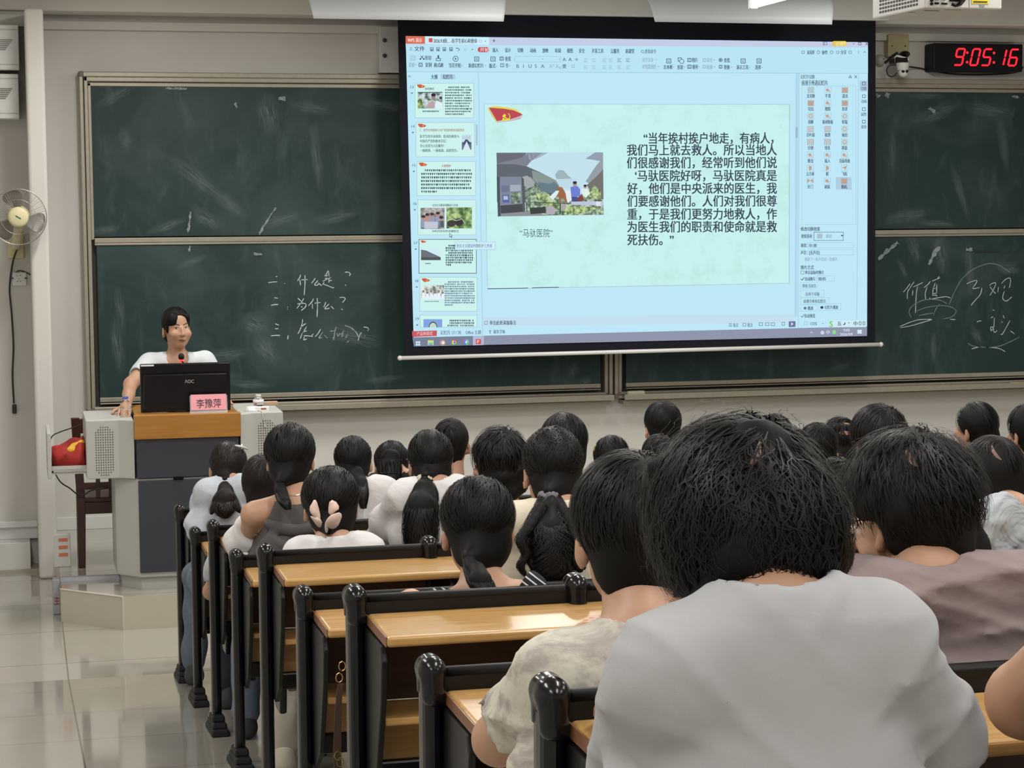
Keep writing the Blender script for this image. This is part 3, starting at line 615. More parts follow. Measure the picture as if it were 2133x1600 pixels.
    if n == 17:
        s.rect(x0+5, y0+21, x0+46, y0+44, E(210, 235, 245), 5); s.poly([(x0+5, y0+22), (x0+16, y0+24), (x0+46, y0+38), (x0+46, y0+44), (x0+5, y0+44)], E(110, 116, 126), 6); s.rect(x0+5, y0+38, x0+46, y0+44, E(80, 90, 90), 7); blur_line(s, x0+14, x0+26, y0+51, 2.6, DK)
        for j in range(9): blur_line(s, x0+56+(6 if j in (0, 3) else 0), x0+114-(46 if j == 8 else 0), y0+14+j*5, 4.2, DK)
    if n == 18:
        s.rect(x0+3, y0+17, x0+51, y0+46, photos['d'], 5)
        for j in range(6): s.disc(x0+8+j*8, y0+30+(j % 2)*3, 2.2, 2.6, E(140, 120, 115), 6); s.poly([(x0+4+j*8, y0+46), (x0+6+j*8, y0+34), (x0+11+j*8, y0+34), (x0+13+j*8, y0+46)], E(232, 242, 250), 6)
        blur_line(s, x0+10, x0+42, y0+51, 2.6, MD)
        for j in range(11): blur_line(s, x0+52+(7 if j == 0 else 0), x0+115-(46 if j == 10 else 0), y0+10.5+j*4.8, 3.6, MD)
    if n == 19:
        s.rect(x0+7, y0+9, x0+46, y0+26, E(130, 165, 225), 5); s.disc(x0+27, y0+26, 9, 12, E(80, 88, 84), 6, 16, math.pi, 2*math.pi+.2); s.disc(x0+27, y0+26, 7.4, 9.5, E(195, 220, 205), 7, 16, math.pi, 2*math.pi+.2)
        for j in range(3): blur_line(s, x0+57+(4 if j < 2 else 0), x0+114, y0+12+j*5.2, 4, DK)
    s.build('slide_thumbnail', image)
# --- the slide itself
s = SB(); SM = slide_mat()
s.poly([(1008, 216), (1645, 217), (1644, 590), (1015, 602)], SM, 3)
s.poly([(1008, 216), (1645, 217), (1645, 218), (1008, 217)], LINE, 4); s.poly([(1644, 217), (1645.5, 217), (1644.5, 590), (1643, 590)], E(165, 198, 205), 4); s.poly([(1008, 216), (1009, 216), (1016, 602), (1015, 602)], LINE, 4); s.line([(1015, 602), (1644, 590)], 1.2, E(170, 200, 205), 4)
s.line([(1016, 601.5), (1100, 600)], 1.5, E(70, 80, 95), 5); s.line([(1108, 599.8), (1164, 598.6)], 1.5, E(70, 80, 95), 5)
s.build('slide_page', image)
s = SB()
s.poly([(1016, 225), (1030, 222.5), (1056, 225), (1075, 229), (1088, 238), (1084, 247), (1068, 252), (1034, 255.5), (1024, 240)], E(188, 76, 88), 5)
s.poly([(1016, 224), (1030, 221), (1056, 223.5), (1076, 228), (1088, 238), (1084, 236), (1070, 230), (1050, 226.5), (1030, 225)], E(225, 215, 90), 6); s.poly([(1016, 225), (1019, 225), (1036, 254), (1034, 256)], E(222, 205, 100), 6)
s.poly([(1034, 255.5), (1068, 252), (1086, 245), (1090, 238), (1080, 243), (1064, 248), (1036, 252)], E(205, 190, 190), 6)
# emblem on the flag
YL = E(232, 226, 70); cx, cy = 1054, 243
for a in range(14):
    a0, a1 = math.radians(-60+a*15), math.radians(-45+a*15); ri = 5.6-.09*a if a < 7 else 5.6-.09*(14-a)
    s.poly([(cx+9*math.cos(a0), cy+8.5*math.sin(a0)), (cx+9*math.cos(a1), cy+8.5*math.sin(a1)), (cx+1.0+6.3*math.cos(a1), cy-.6+6*math.sin(a1)), (cx+1.0+6.3*math.cos(a0), cy-.6+6*math.sin(a0))], YL, 7)
s.line([(cx-5.5, cy+6), (cx-9, cy+9)], 2.2, YL, 7); s.line([(cx-5.5, cy-1), (cx+6.5, cy+7)], 2.2, YL, 7); s.poly([(cx-8, cy-.5), (cx-3.5, cy-6), (cx+.5, cy-3), (cx-4, cy+2.5)], YL, 7)
s.build('flag_emblem', image)
s = SB()
lines = [('\u201c当年挨村挨户地走，有病人，', 1341, 1611, 286), ('我们马上就去救人。所以当地人', 1306, 1618, 312.5), ('们很感谢我们，经常听到他们说', 1306, 1618, 339), ('\u2018马驮医院好呀，马驮医院真是', 1323, 1618, 366), ('好，他们是中央派来的医生，我', 1307, 1618, 392.5), ('们要感谢他们。人们对我们很尊', 1307, 1618, 419), ('重，于是我们更努力地救人，作', 1307, 1618, 446), ('为医生我们的职责和使命就是救', 1307, 1618, 472.5), ('死扶伤。\u201d', 1307, 1403, 499.5)]
for t, xa, xb, y in lines: s.text(t, xa, y+(2 if y < 300 else 0), E(66, 78, 92), 5, 23, xb, bold=.020, sl=-.002)
s.build('slide_text', image); s = SB()
s.text('\u201c马驮医院\u201d', 1083, 485.5, E(72, 86, 104), 5, 17, 1151)
s.build('slide_text', image)
# exhibit photograph on the slide: hills, a display board, a horse, two figures, a railing
s = SB(); O = lambda x, y: (1020+x/8.204, 300+y/8.204)
def pp(pts, m, k): s.poly([O(x, y) for x, y in pts], m, k)
pp([(115,150),(1938,143),(1948,1215),(140,1240)], E(196, 226, 238), 4)
pp([(115,150),(900,147),(700,300),(600,420),(130,700)], E(128, 132, 146), 5); pp([(115,150),(620,148),(560,230),(130,330)], E(108, 110, 124), 6); pp([(1640,250),(1800,143),(1938,143),(1938,300)], E(150, 160, 178), 5); pp([(600,148),(1000,146),(850,230),(700,290)], E(165, 180, 196), 5)
pp([(120,345),(420,345),(640,385),(900,500),(1130,620),(1180,700),(1180,1000),(125,1000)], E(100, 106, 116), 6); pp([(720,450),(900,500),(1130,620),(1190,720),(900,760),(740,600)], E(138, 152, 150), 7)
pp([(1120,520),(1180,445),(1260,450),(1340,540),(1480,640),(1150,650)], E(160, 180, 188), 5); pp([(1120,600),(1500,590),(1500,760),(1120,760)], E(190, 218, 228), 6); pp([(1938,230),(1820,370),(1640,640),(1938,800)], E(150, 160, 168), 5); pp([(1940,430),(1820,560),(1660,700),(1760,900),(1945,950)], E(120, 116, 116), 6)
FO = foliage_mat('projected_foliage', s2l(80, 95, 85), s2l(130, 150, 130), s2l(195, 215, 185), 45); FG = foliage_mat('projected_bright_foliage', s2l(90, 110, 80), s2l(160, 185, 130), s2l(210, 225, 165), 50)
pp([(600,560),(700,560),(900,800),(1040,860),(1200,760),(1400,860),(1500,900),(1700,760),(1900,900),(1945,1000),(1948,1210),(620,1225)], FO, 7)
pp([(780,830),(1000,850),(1150,1000),(1300,1050),(1500,1060),(1900,1090),(1500,1200),(900,1060)], FG, 8); pp([(820,650),(1040,680),(1100,640),(1180,720),(1100,860),(900,800)], E(105, 128, 138), 8); pp([(1690,900),(1780,700),(1900,800),(1900,960)], FG, 8)
pp([(560,560),(640,540),(770,640),(760,720),(650,760),(570,700)], E(165, 170, 172), 8)
pp([(170,560),(540,560),(560,1020),(175,1050)], E(130, 138, 158), 9); pp([(195,710),(335,705),(335,820),(200,825)], E(112, 120, 150), 10); pp([(350,700),(530,695),(530,800),(355,810)], E(165, 175, 185), 10); pp([(215,870),(330,865),(335,1000),(220,1005)], E(95, 105, 165), 10); pp([(360,830),(530,820),(530,1010),(370,1015)], FO, 10); pp([(235,890),(310,890),(312,950),(238,955)], E(180, 195, 220), 11)
pp([(120,560),(170,560),(190,1235),(140,1240)], E(80, 86, 92), 9); pp([(545,560),(585,600),(610,1180),(565,1190)], E(92, 94, 98), 9); pp([(185,1050),(570,1020),(570,1160),(190,1190)], E(76, 78, 84), 9); pp([(190,1190),(680,1150),(1000,1225),(190,1238)], E(140, 146, 152), 9)
pp([(680,1090),(950,1075),(960,1180),(700,1200)], E(66, 72, 70), 10); pp([(960,1080),(1060,1060),(1130,1110),(1110,1200),(980,1210)], E(180, 170, 180), 10); pp([(1220,1040),(1300,1030),(1300,1120),(1220,1130)], E(170, 165, 172), 10); pp([(1260,1200),(1340,1090),(1450,1100),(1530,1200)], FG, 11)
pp([(1020,905),(1130,800),(1210,800),(1080,960)], E(222, 236, 245), 10); pp([(1280,790),(1400,800),(1400,960),(1340,1010),(1300,900)], E(225, 235, 240), 10)
pp([(1160,700),(1185,730),(1240,740),(1300,850),(1320,1000),(1285,1010),(1270,930),(1225,920),(1215,1005),(1190,1005),(1180,900),(1150,880),(1190,800),(1155,800),(1165,750)], E(160, 106, 78), 11)
pp([(1380,740),(1430,720),(1500,720),(1545,770),(1545,880),(1520,900),(1395,905)], E(112, 130, 210), 12); pp([(1395,905),(1500,905),(1490,985),(1410,985)], E(75, 85, 135), 12); s.disc(*O(1455, 690), 4, 5, E(176, 146, 138), 13); s.disc(*O(1455, 660), 4.4, 3, E(52, 54, 62), 14)
pp([(1565,780),(1610,760),(1680,775),(1715,850),(1640,920),(1580,860)], E(222, 242, 232), 12); s.disc(*O(1632, 730), 3.4, 4, E(176, 150, 140), 13); s.disc(*O(1632, 712), 3.6, 2.4, E(60, 62, 70), 14); pp([(1480,930),(1580,870),(1620,960),(1490,985)], E(130, 74, 70), 11)
pp([(660,985),(1400,1015),(1400,1028),(660,998)], E(80, 90, 84), 13); pp([(1195,1010),(1215,1010),(1212,1200),(1192,1200)], E(70, 80, 76), 13); pp([(1390,985),(1940,980),(1945,1050),(1395,1040)], E(190, 198, 222), 14); pp([(1810,985),(1900,983),(1895,1065),(1820,1060)], E(215, 225, 240), 15)
s.build('slide_photograph', image)
# --- right panel
s = SB()
s.poly([(1657, 152), (1663, 152), (1660, 660), (1655, 660)], E(176, 215, 235), 2); s.rect(1657, 265, 1662, 287, E(160, 185, 210), 3); s.poly([(1664, 152), (1665, 152), (1663, 700), (1662, 700)], LINE, 3); s.poly([(1788, 152), (1789, 152), (1785, 680), (1784, 680)], LINE, 3)
s.text('幻灯片切换', 1668, 160, MD, 4, 9, 1697); s.text('应用于所选幻灯片', 1670, 172.5, DK, 4, 10.5, 1724); s.line([(1768, 162), (1771, 157), (1774, 162), (1768, 162)], 1, DK, 4); s.line([(1780, 157), (1785, 163)], 1, DK, 4); s.line([(1785, 157), (1780, 163)], 1, DK, 4)
s.frame(1670, 178.5, 1783, 468, LINE, 3, .6)
names = ['无切换', '平滑', '淡出', '切出', '擦除', '形状', '溶解', '新闻快报', '轮辐', '百叶窗', '梳理', '抽出', '分割', '线条', '棋盘', '推出', '插入', '页面卷曲', '立方体', '框', '飞机', '开门', '剥离', '随机']
BR, BR2 = E(190, 164, 152), E(205, 190, 182)
s.rect(1741, 369, 1774, 395, E(176, 205, 226), 3)
for i, nme in enumerate(names):
    cx, cy = 1689-(i//3)*.2+(i % 3)*35.5, 187.5+(i//3)*27.05; k = i % 6
    s.frame(cx-7, cy-6.5, cx+7, cy+6.5, E(170, 192, 200), 4, .7)
    if i == 0: s.rect(cx-7, cy-6, cx+7, cy+6, E(176, 200, 208), 5)
    elif i in (2, 3, 5, 23): s.rect(cx-6, cy-5, cx+6, cy+6, BR, 5)
    elif i in (6, 8, 11, 14):
        for a in range(8): s.line([(cx+2*math.cos(a*.785), cy+2*math.sin(a*.785)), (cx+6*math.cos(a*.785), cy+6*math.sin(a*.785))], 1.8, BR, 5)
    elif i in (9, 10, 13, 12):
        for a in range(4):
            if i == 13 or i == 12: s.rect(cx-6+a*3.4, cy-6, cx-4.2+a*3.4, cy+6, BR, 5)
            else: s.rect(cx-6.5, cy-5+a*3, cx+6.5, cy-3.4+a*3, BR, 5)
    elif i in (18, 19): s.poly([(cx-3, cy-5), (cx+3, cy-3), (cx+3, cy+4), (cx-3, cy+5)], BR, 5)
    elif i == 20: s.poly([(cx-6, cy), (cx+6, cy-5), (cx+2, cy+5), (cx, cy+1)], BR, 5)
    elif i == 21: s.poly([(cx-6, cy-5), (cx, cy-1), (cx-6, cy+5)], BR, 5); s.poly([(cx+6, cy-5), (cx, cy-1), (cx+6, cy+5)], BR, 5)
    else: s.rect(cx-4, cy-3, cx+2, cy+3, BR, 5); s.rect(cx+1, cy, cx+5, cy+5, BR2, 5)
    w = 5.2*len(nme); s.text(nme, cx-w/2-.5, cy+12.3, DK, 4, 8.4, cx+w/2+.5)
s.text('修改切换效果', 1668, 477, DK, 4, 8.5, 1708); s.text('效果选项：', 1669, 492, DK, 4, 8, 1693); s.frame(1695, 483, 1757, 501.5, MD, 4, 1); s.rect(1702, 487, 1713, 497, E(172, 192, 205), 5); s.text('随机', 1721, 492, LT, 5, 8, 1733); s.poly([(1751, 489.5), (1757, 489.5), (1754, 493)], DK, 5)
s.text('速度：', 1668, 511, DK, 4, 8, 1682); s.text('01.00', 1686, 511, DK, 4, 8.5, 1701); s.frame(1683, 505, 1778, 517, LINE, 4, .6); s.text('声音：', 1668, 526, DK, 4, 8, 1681); s.text('[无声音]', 1686, 526, DK, 4, 8, 1707); s.frame(1683, 520, 1778, 531.5, LINE, 4, .6); s.text('播放下一段声音前一直循环', 1676, 540, LT, 4, 7.5, 1744)
s.text('换片方式', 1668, 557, DK, 4, 8.5, 1695); s.frame(1668, 564, 1675, 571.5, MD, 4, .8); s.text('单击鼠标时换片', 1677, 567.5, DK, 4, 8, 1716); s.line([(1668, 581), (1671, 584), (1675, 578)], 1.3, DK, 4); s.text('自动换片：', 1677, 581, DK, 4, 8, 1700); s.text('00:05', 1705, 580.5, DK, 4, 8.5, 1720); s.frame(1702, 574, 1738, 586, LINE, 4, .6)
for t, x, w, y, fx, fw in (('排练当前页', 1671, 29, 595.5, 1667, 36), ('应用于母版', 1678, 29, 612.5, 1667, 50), ('应用于所有幻灯片', 1674, 46, 627.5, 1667, 60), ('播放', 1682, 12, 642, 1667, 34), ('幻灯片播放', 1718, 28, 640, 1704, 48)): s.text(t, x, y, DK if w != 29 else MD, 4, 7.6, x+w); s.frame(fx, y-7, fx+fw, y+7, LINE, 4, .6, -.02)
s.disc(1677, 642, 3, 3, MD, 4); s.disc(1712, 640.5, 3.4, 3, DK, 4); s.line([(1668, 658), (1671, 661), (1675, 655)], 1.3, MD, 4); s.text('自动预览', 1676, 658, DK, 4, 8, 1698)
s.rect(1791, 168, 1808, 190, E(172, 200, 220), 3)
for i, (t, y) in enumerate((('切换', 184.5), ('动画', 211), ('属性', 238), ('备份', 264))): s.text(t, 1794, y, MD, 4, 7.5, 1805); s.frame(1796, y-14, 1803, y-7, DK, 4, 1)
s.build('transition_panel', image)
# --- status bar, task bar
s = SB()
s.poly([(1006, 660), (1655, 655), (1655, 672), (1006, 680)], E(196, 224, 240), 2)
s.poly([(858, 690), (910, 688.5), (910, 700), (859, 702)], E(200, 92, 100), 3); s.text('产品体验官', 868, 695, E(235, 190, 195), 4, 7.5, 901, sl=-.02); s.text('幻灯片 17 / 70', 918, 693, MD, 4, 9, 960, sl=-.01); s.text('Office 主题', 970, 692.5, MD, 4, 8.5, 1002, sl=-.01); s.text('T', 1018, 691.5, DK, 4, 9); s.text('缺失字体', 1028, 691, MD, 4, 8.5, 1052)
s.frame(1009, 669, 1016, 676, MD, 4, .8); s.text('单击此处添加备注', 1020, 672.5, DK, 4, 9, 1075, sl=-.01)
s.text('备注', 1527, 677, MD, 4, 8, 1538); s.text('批注', 1557, 677, MD, 4, 8, 1568); s.frame(1547, 673, 1554, 680, MD, 4, 1)
for j in range(3): s.rect(1518, 674+j*2.5, 1525, 675+j*2.5, MD, 4)
for x in (1581, 1594, 1606): s.frame(x, 672, x+8, 679, MD, 4, 1)
s.frame(1628, 671, 1635, 678, MD, 4, 1); s.poly([(1643, 669.5), (1657, 669), (1657, 681), (1643, 681.5)], E(112, 116, 160), 4); s.poly([(1648, 671.5), (1653, 675), (1648, 678.5)], E(225, 235, 250), 5)
s.frame(1675, 670, 1682, 677, LT, 4, .8); s.text('132%', 1688, 674, MD, 4, 8, 1702); s.rect(1712, 673.5, 1716, 674.5, MD, 4)
s.rect(1727, 668, 1804, 682, E(206, 236, 246), 4, -.01); s.text('S', 1728, 674.5, E(120, 210, 120), 5, 15, bold=.03)
for t, x in (('五', 1744), ('中', 1778)): s.text(t, x, 674, DK, 5, 9)
s.disc(1758, 674, 3, 3, DK, 5); s.disc(1756.5, 673, 2.6, 2.6, E(206, 236, 246), 6); s.disc(1768, 672.5, 1, 1, DK, 5)
for x in (1789, 1797): s.frame(x, 670, x+5, 677, DK, 5, 1)
s.poly([(859, 703), (1806, 680), (1806, 700), (862, 722)], E(144, 150, 172), 3); s.poly([(859, 703), (985, 700), (985, 719.4), (862, 722)], E(122, 130, 152), 4); s.poly([(985, 700), (1008, 699.5), (1008, 718.8), (985, 719.4)], E(176, 188, 210), 4)
for x in (866, 871):
    for y in (711, 716): s.rect(x, y, x+4.2, y+4, E(205, 235, 245), 5)
s.rect(891, 709, 903, 719, E(205, 220, 130), 5); s.rect(893, 714, 901, 719, E(110, 180, 210), 6)
s.disc(922, 714, 6, 6, E(200, 150, 135), 5); s.disc(923, 714, 3, 3, E(235, 240, 245), 6)
for a0, c in ((0, (80, 165, 90)), (2.1, (225, 190, 80)), (4.2, (210, 90, 80))): s.poly([(947, 713.5)]+[(947+6*math.cos(a0+t*.3), 713.5+6*math.sin(a0+t*.3)) for t in range(8)], E(*c), 5)
s.disc(947, 713.5, 3.2, 3.2, E(225, 235, 245), 6); s.disc(947, 713.5, 2.4, 2.4, E(80, 120, 200), 7)
for a0, c in ((0, (110, 200, 120)), (1.57, (90, 140, 220)), (3.14, (170, 110, 200)), (4.7, (120, 200, 215))): s.poly([(971, 713)]+[(971+6*math.cos(a0+t*.26), 713+6*math.sin(a0+t*.26)) for t in range(7)], E(*c), 5)
s.disc(971, 713, 2, 2, E(225, 240, 245), 6); s.rect(991, 706.5, 1002, 717, E(214, 86, 84), 5); s.text('P', 994, 711.5, E(245, 215, 215), 6, 9)
s.line([(1687, 694), (1690, 691), (1693, 694)], 1, E(215, 225, 240), 5); s.disc(1713, 693, 4, 4, E(205, 215, 232), 5); s.text('中', 1721, 692, E(215, 225, 240), 5, 8); s.rect(1734, 688, 1741, 696, E(140, 225, 140), 5); s.text('9:05', 1757, 687.5, E(220, 228, 240), 5, 7, 1770); s.text('2026/9/9', 1750, 696.5, E(220, 228, 240), 5, 7, 1776, sl=-.02); s.rect(1786, 687, 1795, 695, E(215, 232, 245), 5)
s.build('task_bar', image)
# mouse pointer and tool tip over the thumbnails
s = SB(); s.poly([(948, 503.5), (1032, 503), (1032, 520), (948, 521)], E(205, 240, 250), 9); s.frame(948, 503.5, 1032, 520.5, LINE, 10, .8); s.text('社会主义建设时期医护工作者', 951, 512, E(125, 145, 170), 10, 7.6, 1025)
s.poly([(936, 485), (936, 495), (938.6, 492.8), (940.5, 496), (942, 495), (940.2, 492), (943, 491.4)], E(90, 105, 120), 10); s.poly([(936.9, 487), (936.9, 493), (938.8, 491.6), (940.8, 491.2)], E(215, 240, 250), 11)
s.build('tool_tip', image)

# ------------------------------------------------------------------ blackboard lamp shades in front of the roller case
M['shade'] = mat('white_lamp_shade', (.58, .61, .64), .5)
def shade(x0, x1, yb, label, Y=12.55):
    a, c = at(x0, yb[0], Y), at(x1, yb[1], Y); L = float(c[0]-a[0]); zb = float((a[2]+c[2])/2)
    t = empty('blackboard_lamp', (float(a[0]+c[0])/2, Y, zb), label, 'lamp', 'curved blackboard lamp shades')
    b = MB(); pr = [(0, 0), (.012, .05), (.035, .11), (.075, .16), (.14, .195), (.22, .205)]
    vs = []
    for x, s0 in ((-L/2, -1), (-L/2+.05, -1), (L/2-.05, 1), (L/2, 1)):
        for y, z in pr: vs.append((x+(0 if abs(x) > L/2-.02 else 0)+s0*.0-(-s0)*.0-(s0*.04*(1-z/.205) if abs(x) > L/2-.02 else 0)*1, y, z))
    n = len(pr); b.add(vs, [(i*n+k, (i+1)*n+k, (i+1)*n+k+1, i*n+k+1) for i in range(3) for k in range(n-1)])
    o = b.build('reflector', M['shade'], t, smooth=True); sl = o.modifiers.new('th', 'SOLIDIFY'); sl.thickness = .003
    b = MB(); b.tube([(-L/2+.08, .13, .09), (L/2-.08, .13, .09)], .013, 10); b.build('tube', M['white'], t, smooth=True)
    b = MB(); b.box(-L/2+.06, L/2-.06, .12, .21, .20, .24); b.build('lamp_housing', M['white'], t, bevel=.005)
    for xx in (-L*.33, L*.33): b = MB(); b.tube([(xx, .16, .22), (xx, .16, 4.3-zb)], .008, 8); b.build('hanger', M['white'], t)
shade(640, 1062, (38, 45), 'white curved lamp shade over the top left corner of the screen')
shade(1352, 1745, (42, 54), 'white curved lamp shade over the top right part of the screen')
# ================================================================== lectern and what stands on it
YP = 11.42; ST = .188
def X_(px, Y): return float(at(px, 1000, Y)[0])
def Z_(py, Y, px=380): return float(at(px, py, Y)[2])
lx0, lx1 = X_(290, YP)-.01, X_(495, YP)+.01
zt = Z_(862, YP); zw = Z_(912, YP)
lec = empty('lectern', ((lx0+lx1)/2, YP+.3, ST), 'grey steel multimedia lectern with wooden front band and speaker grilles on the platform', 'lectern')
LO = np.array(lec.location)
def lb(b, name, m, parent=lec, **k):
    b.v = [tuple(np.array(v)-LO) for v in b.v]; return b.build(name, m, parent, **k)
wl0, wr1 = X_(182, YP), X_(595, YP); zb = Z_(995, YP)
b = MB()   # lower cabinet with canted sides, plinth
pl = [(X_(240, YP+.1), YP+.16), (lx0+.005, YP+.02), (lx1-.005, YP+.02), (wr1-(X_(240, YP+.1)-wl0), YP+.16), (wr1-(X_(240, YP+.1)-wl0), YP+.62), (X_(240, YP+.1), YP+.62)]
b.prism([(x, y, ST+.07) for x, y in pl], (0, 0, zb-ST-.07))
lb(b, 'lower_cabinet', M['grey_metal'], bevel=.008)
b = MB(); b.prism([(x, y, ST) for x, y in [(pl[0][0]+.03, pl[0][1]+.02), (pl[1][0]+.01, pl[1][1]+.03), (pl[2][0]-.01, pl[2][1]+.03), (pl[3][0]-.03, pl[3][1]+.02), (pl[4][0]-.03, pl[4][1]), (pl[5][0]+.03, pl[5][1])]], (0, 0, .075))
lb(b, 'plinth', M['grey_metal'])
b = MB(); b.box(lx0+.005, lx1-.005, YP+.005, YP+.025, ST+.10, zb-.012); lb(b, 'front_panel', M['charcoal'], bevel=.003)
b = MB(); b.box(lx0, lx1, YP, YP+.04, zb+.004, zw+.002); up = lb(b, 'front_panel', M['charcoal'], bevel=.003)
b = MB(); b.box(lx0+.2, lx0+.255, YP-.006, YP+.01, zb-.01, zb+.006); b.box(lx1-.17, lx1-.1, YP-.006, YP+.01, zb-.01, zb+.006); lb(b, 'latch', M['black'])
b = MB(); b.box(lx0-.012, lx1+.012, YP-.025, YP+.02, zw, zt); lb(b, 'wooden_band', M['wood_orange'], bevel=.004)
b = MB(); b.box(lx0, lx1, YP+.02, YP+.62, zt-.03, zt-.004); lb(b, 'top', M['wood_orange'], bevel=.003)
b = MB(); b.box(lx0, lx1, YP+.04, YP+.62, zb, zt-.03); lb(b, 'upper_cabinet', M['grey_metal'])
def wing(xa, xb, s):
    "speaker wing: xa outer edge, xb at the wooden band"
    ztw = Z_(868 if s < 0 else 862, YP)-.012
    k = xb+s*.085
    b = MB(); b.prism([(xa, YP+.07, zb), (k, YP+.07, zb), (xb, YP+.01, zb), (xb, YP+.60, zb), (xa, YP+.60, zb)], (0, 0, ztw-zb))
    w = lb(b, 'speaker_wing', M['grey_metal'], bevel=.006)
    b = MB(); cx = (xa+k)/2+s*.0-(.012*s); cz = (zb+ztw)/2-.01; nx, nz = 8, 20
    for i in range(nx):
        for j in range(nz):
            u, v = (i-3.5)/3.5, (j-9.5)/9.5
            if abs(u)**2.4*.9+max(0, abs(v)-.72)**2*11 > 1: continue
            x, z = cx+u*.046, cz+v*.135
            b.lathe([(.0033, YP+.0672), (.0033, YP+.0705)], (x, 0, z), 6, 'y')
    g = lb(b, 'speaker_grille', M['frame_dark'], w)
    return ztw
zl = wing(wl0, lx0-.012, -1); zr = wing(wr1, lx1+.012, 1)
# pulled-out side drawer with a red bundle in it
dx0, dx1 = X_(108, YP+.15), wl0+.02; dz0, dz1 = Z_(986, YP+.15, 150), Z_(969, YP+.15, 150)
b = MB(); b.box(dx0, dx1, YP+.12, YP+.50, dz0+.01, dz0+.02); b.box(dx0, dx1, YP+.12, YP+.13, dz0, dz1); b.box(dx0, dx1, YP+.49, YP+.50, dz0, dz1)
dr = lb(b, 'drawer', M['grey_metal'])
b = MB(); b.box(dx0-.022, dx0, YP+.09, YP+.53, dz0-.02, Z_(902, YP+.1, 110)); lb(b, 'drawer_front', M['grey_metal'], dr, bevel=.004)
b = MB(); b.box(dx0+.01, dx1, YP+.112, YP+.12, dz0+.012, dz0+.03); b.lathe([(.008, YP+.106), (.008, YP+.12)], (dx0+.085, 0, dz0+.022), 10, 'y'); lb(b, 'drawer_rail', M['chrome'], dr)

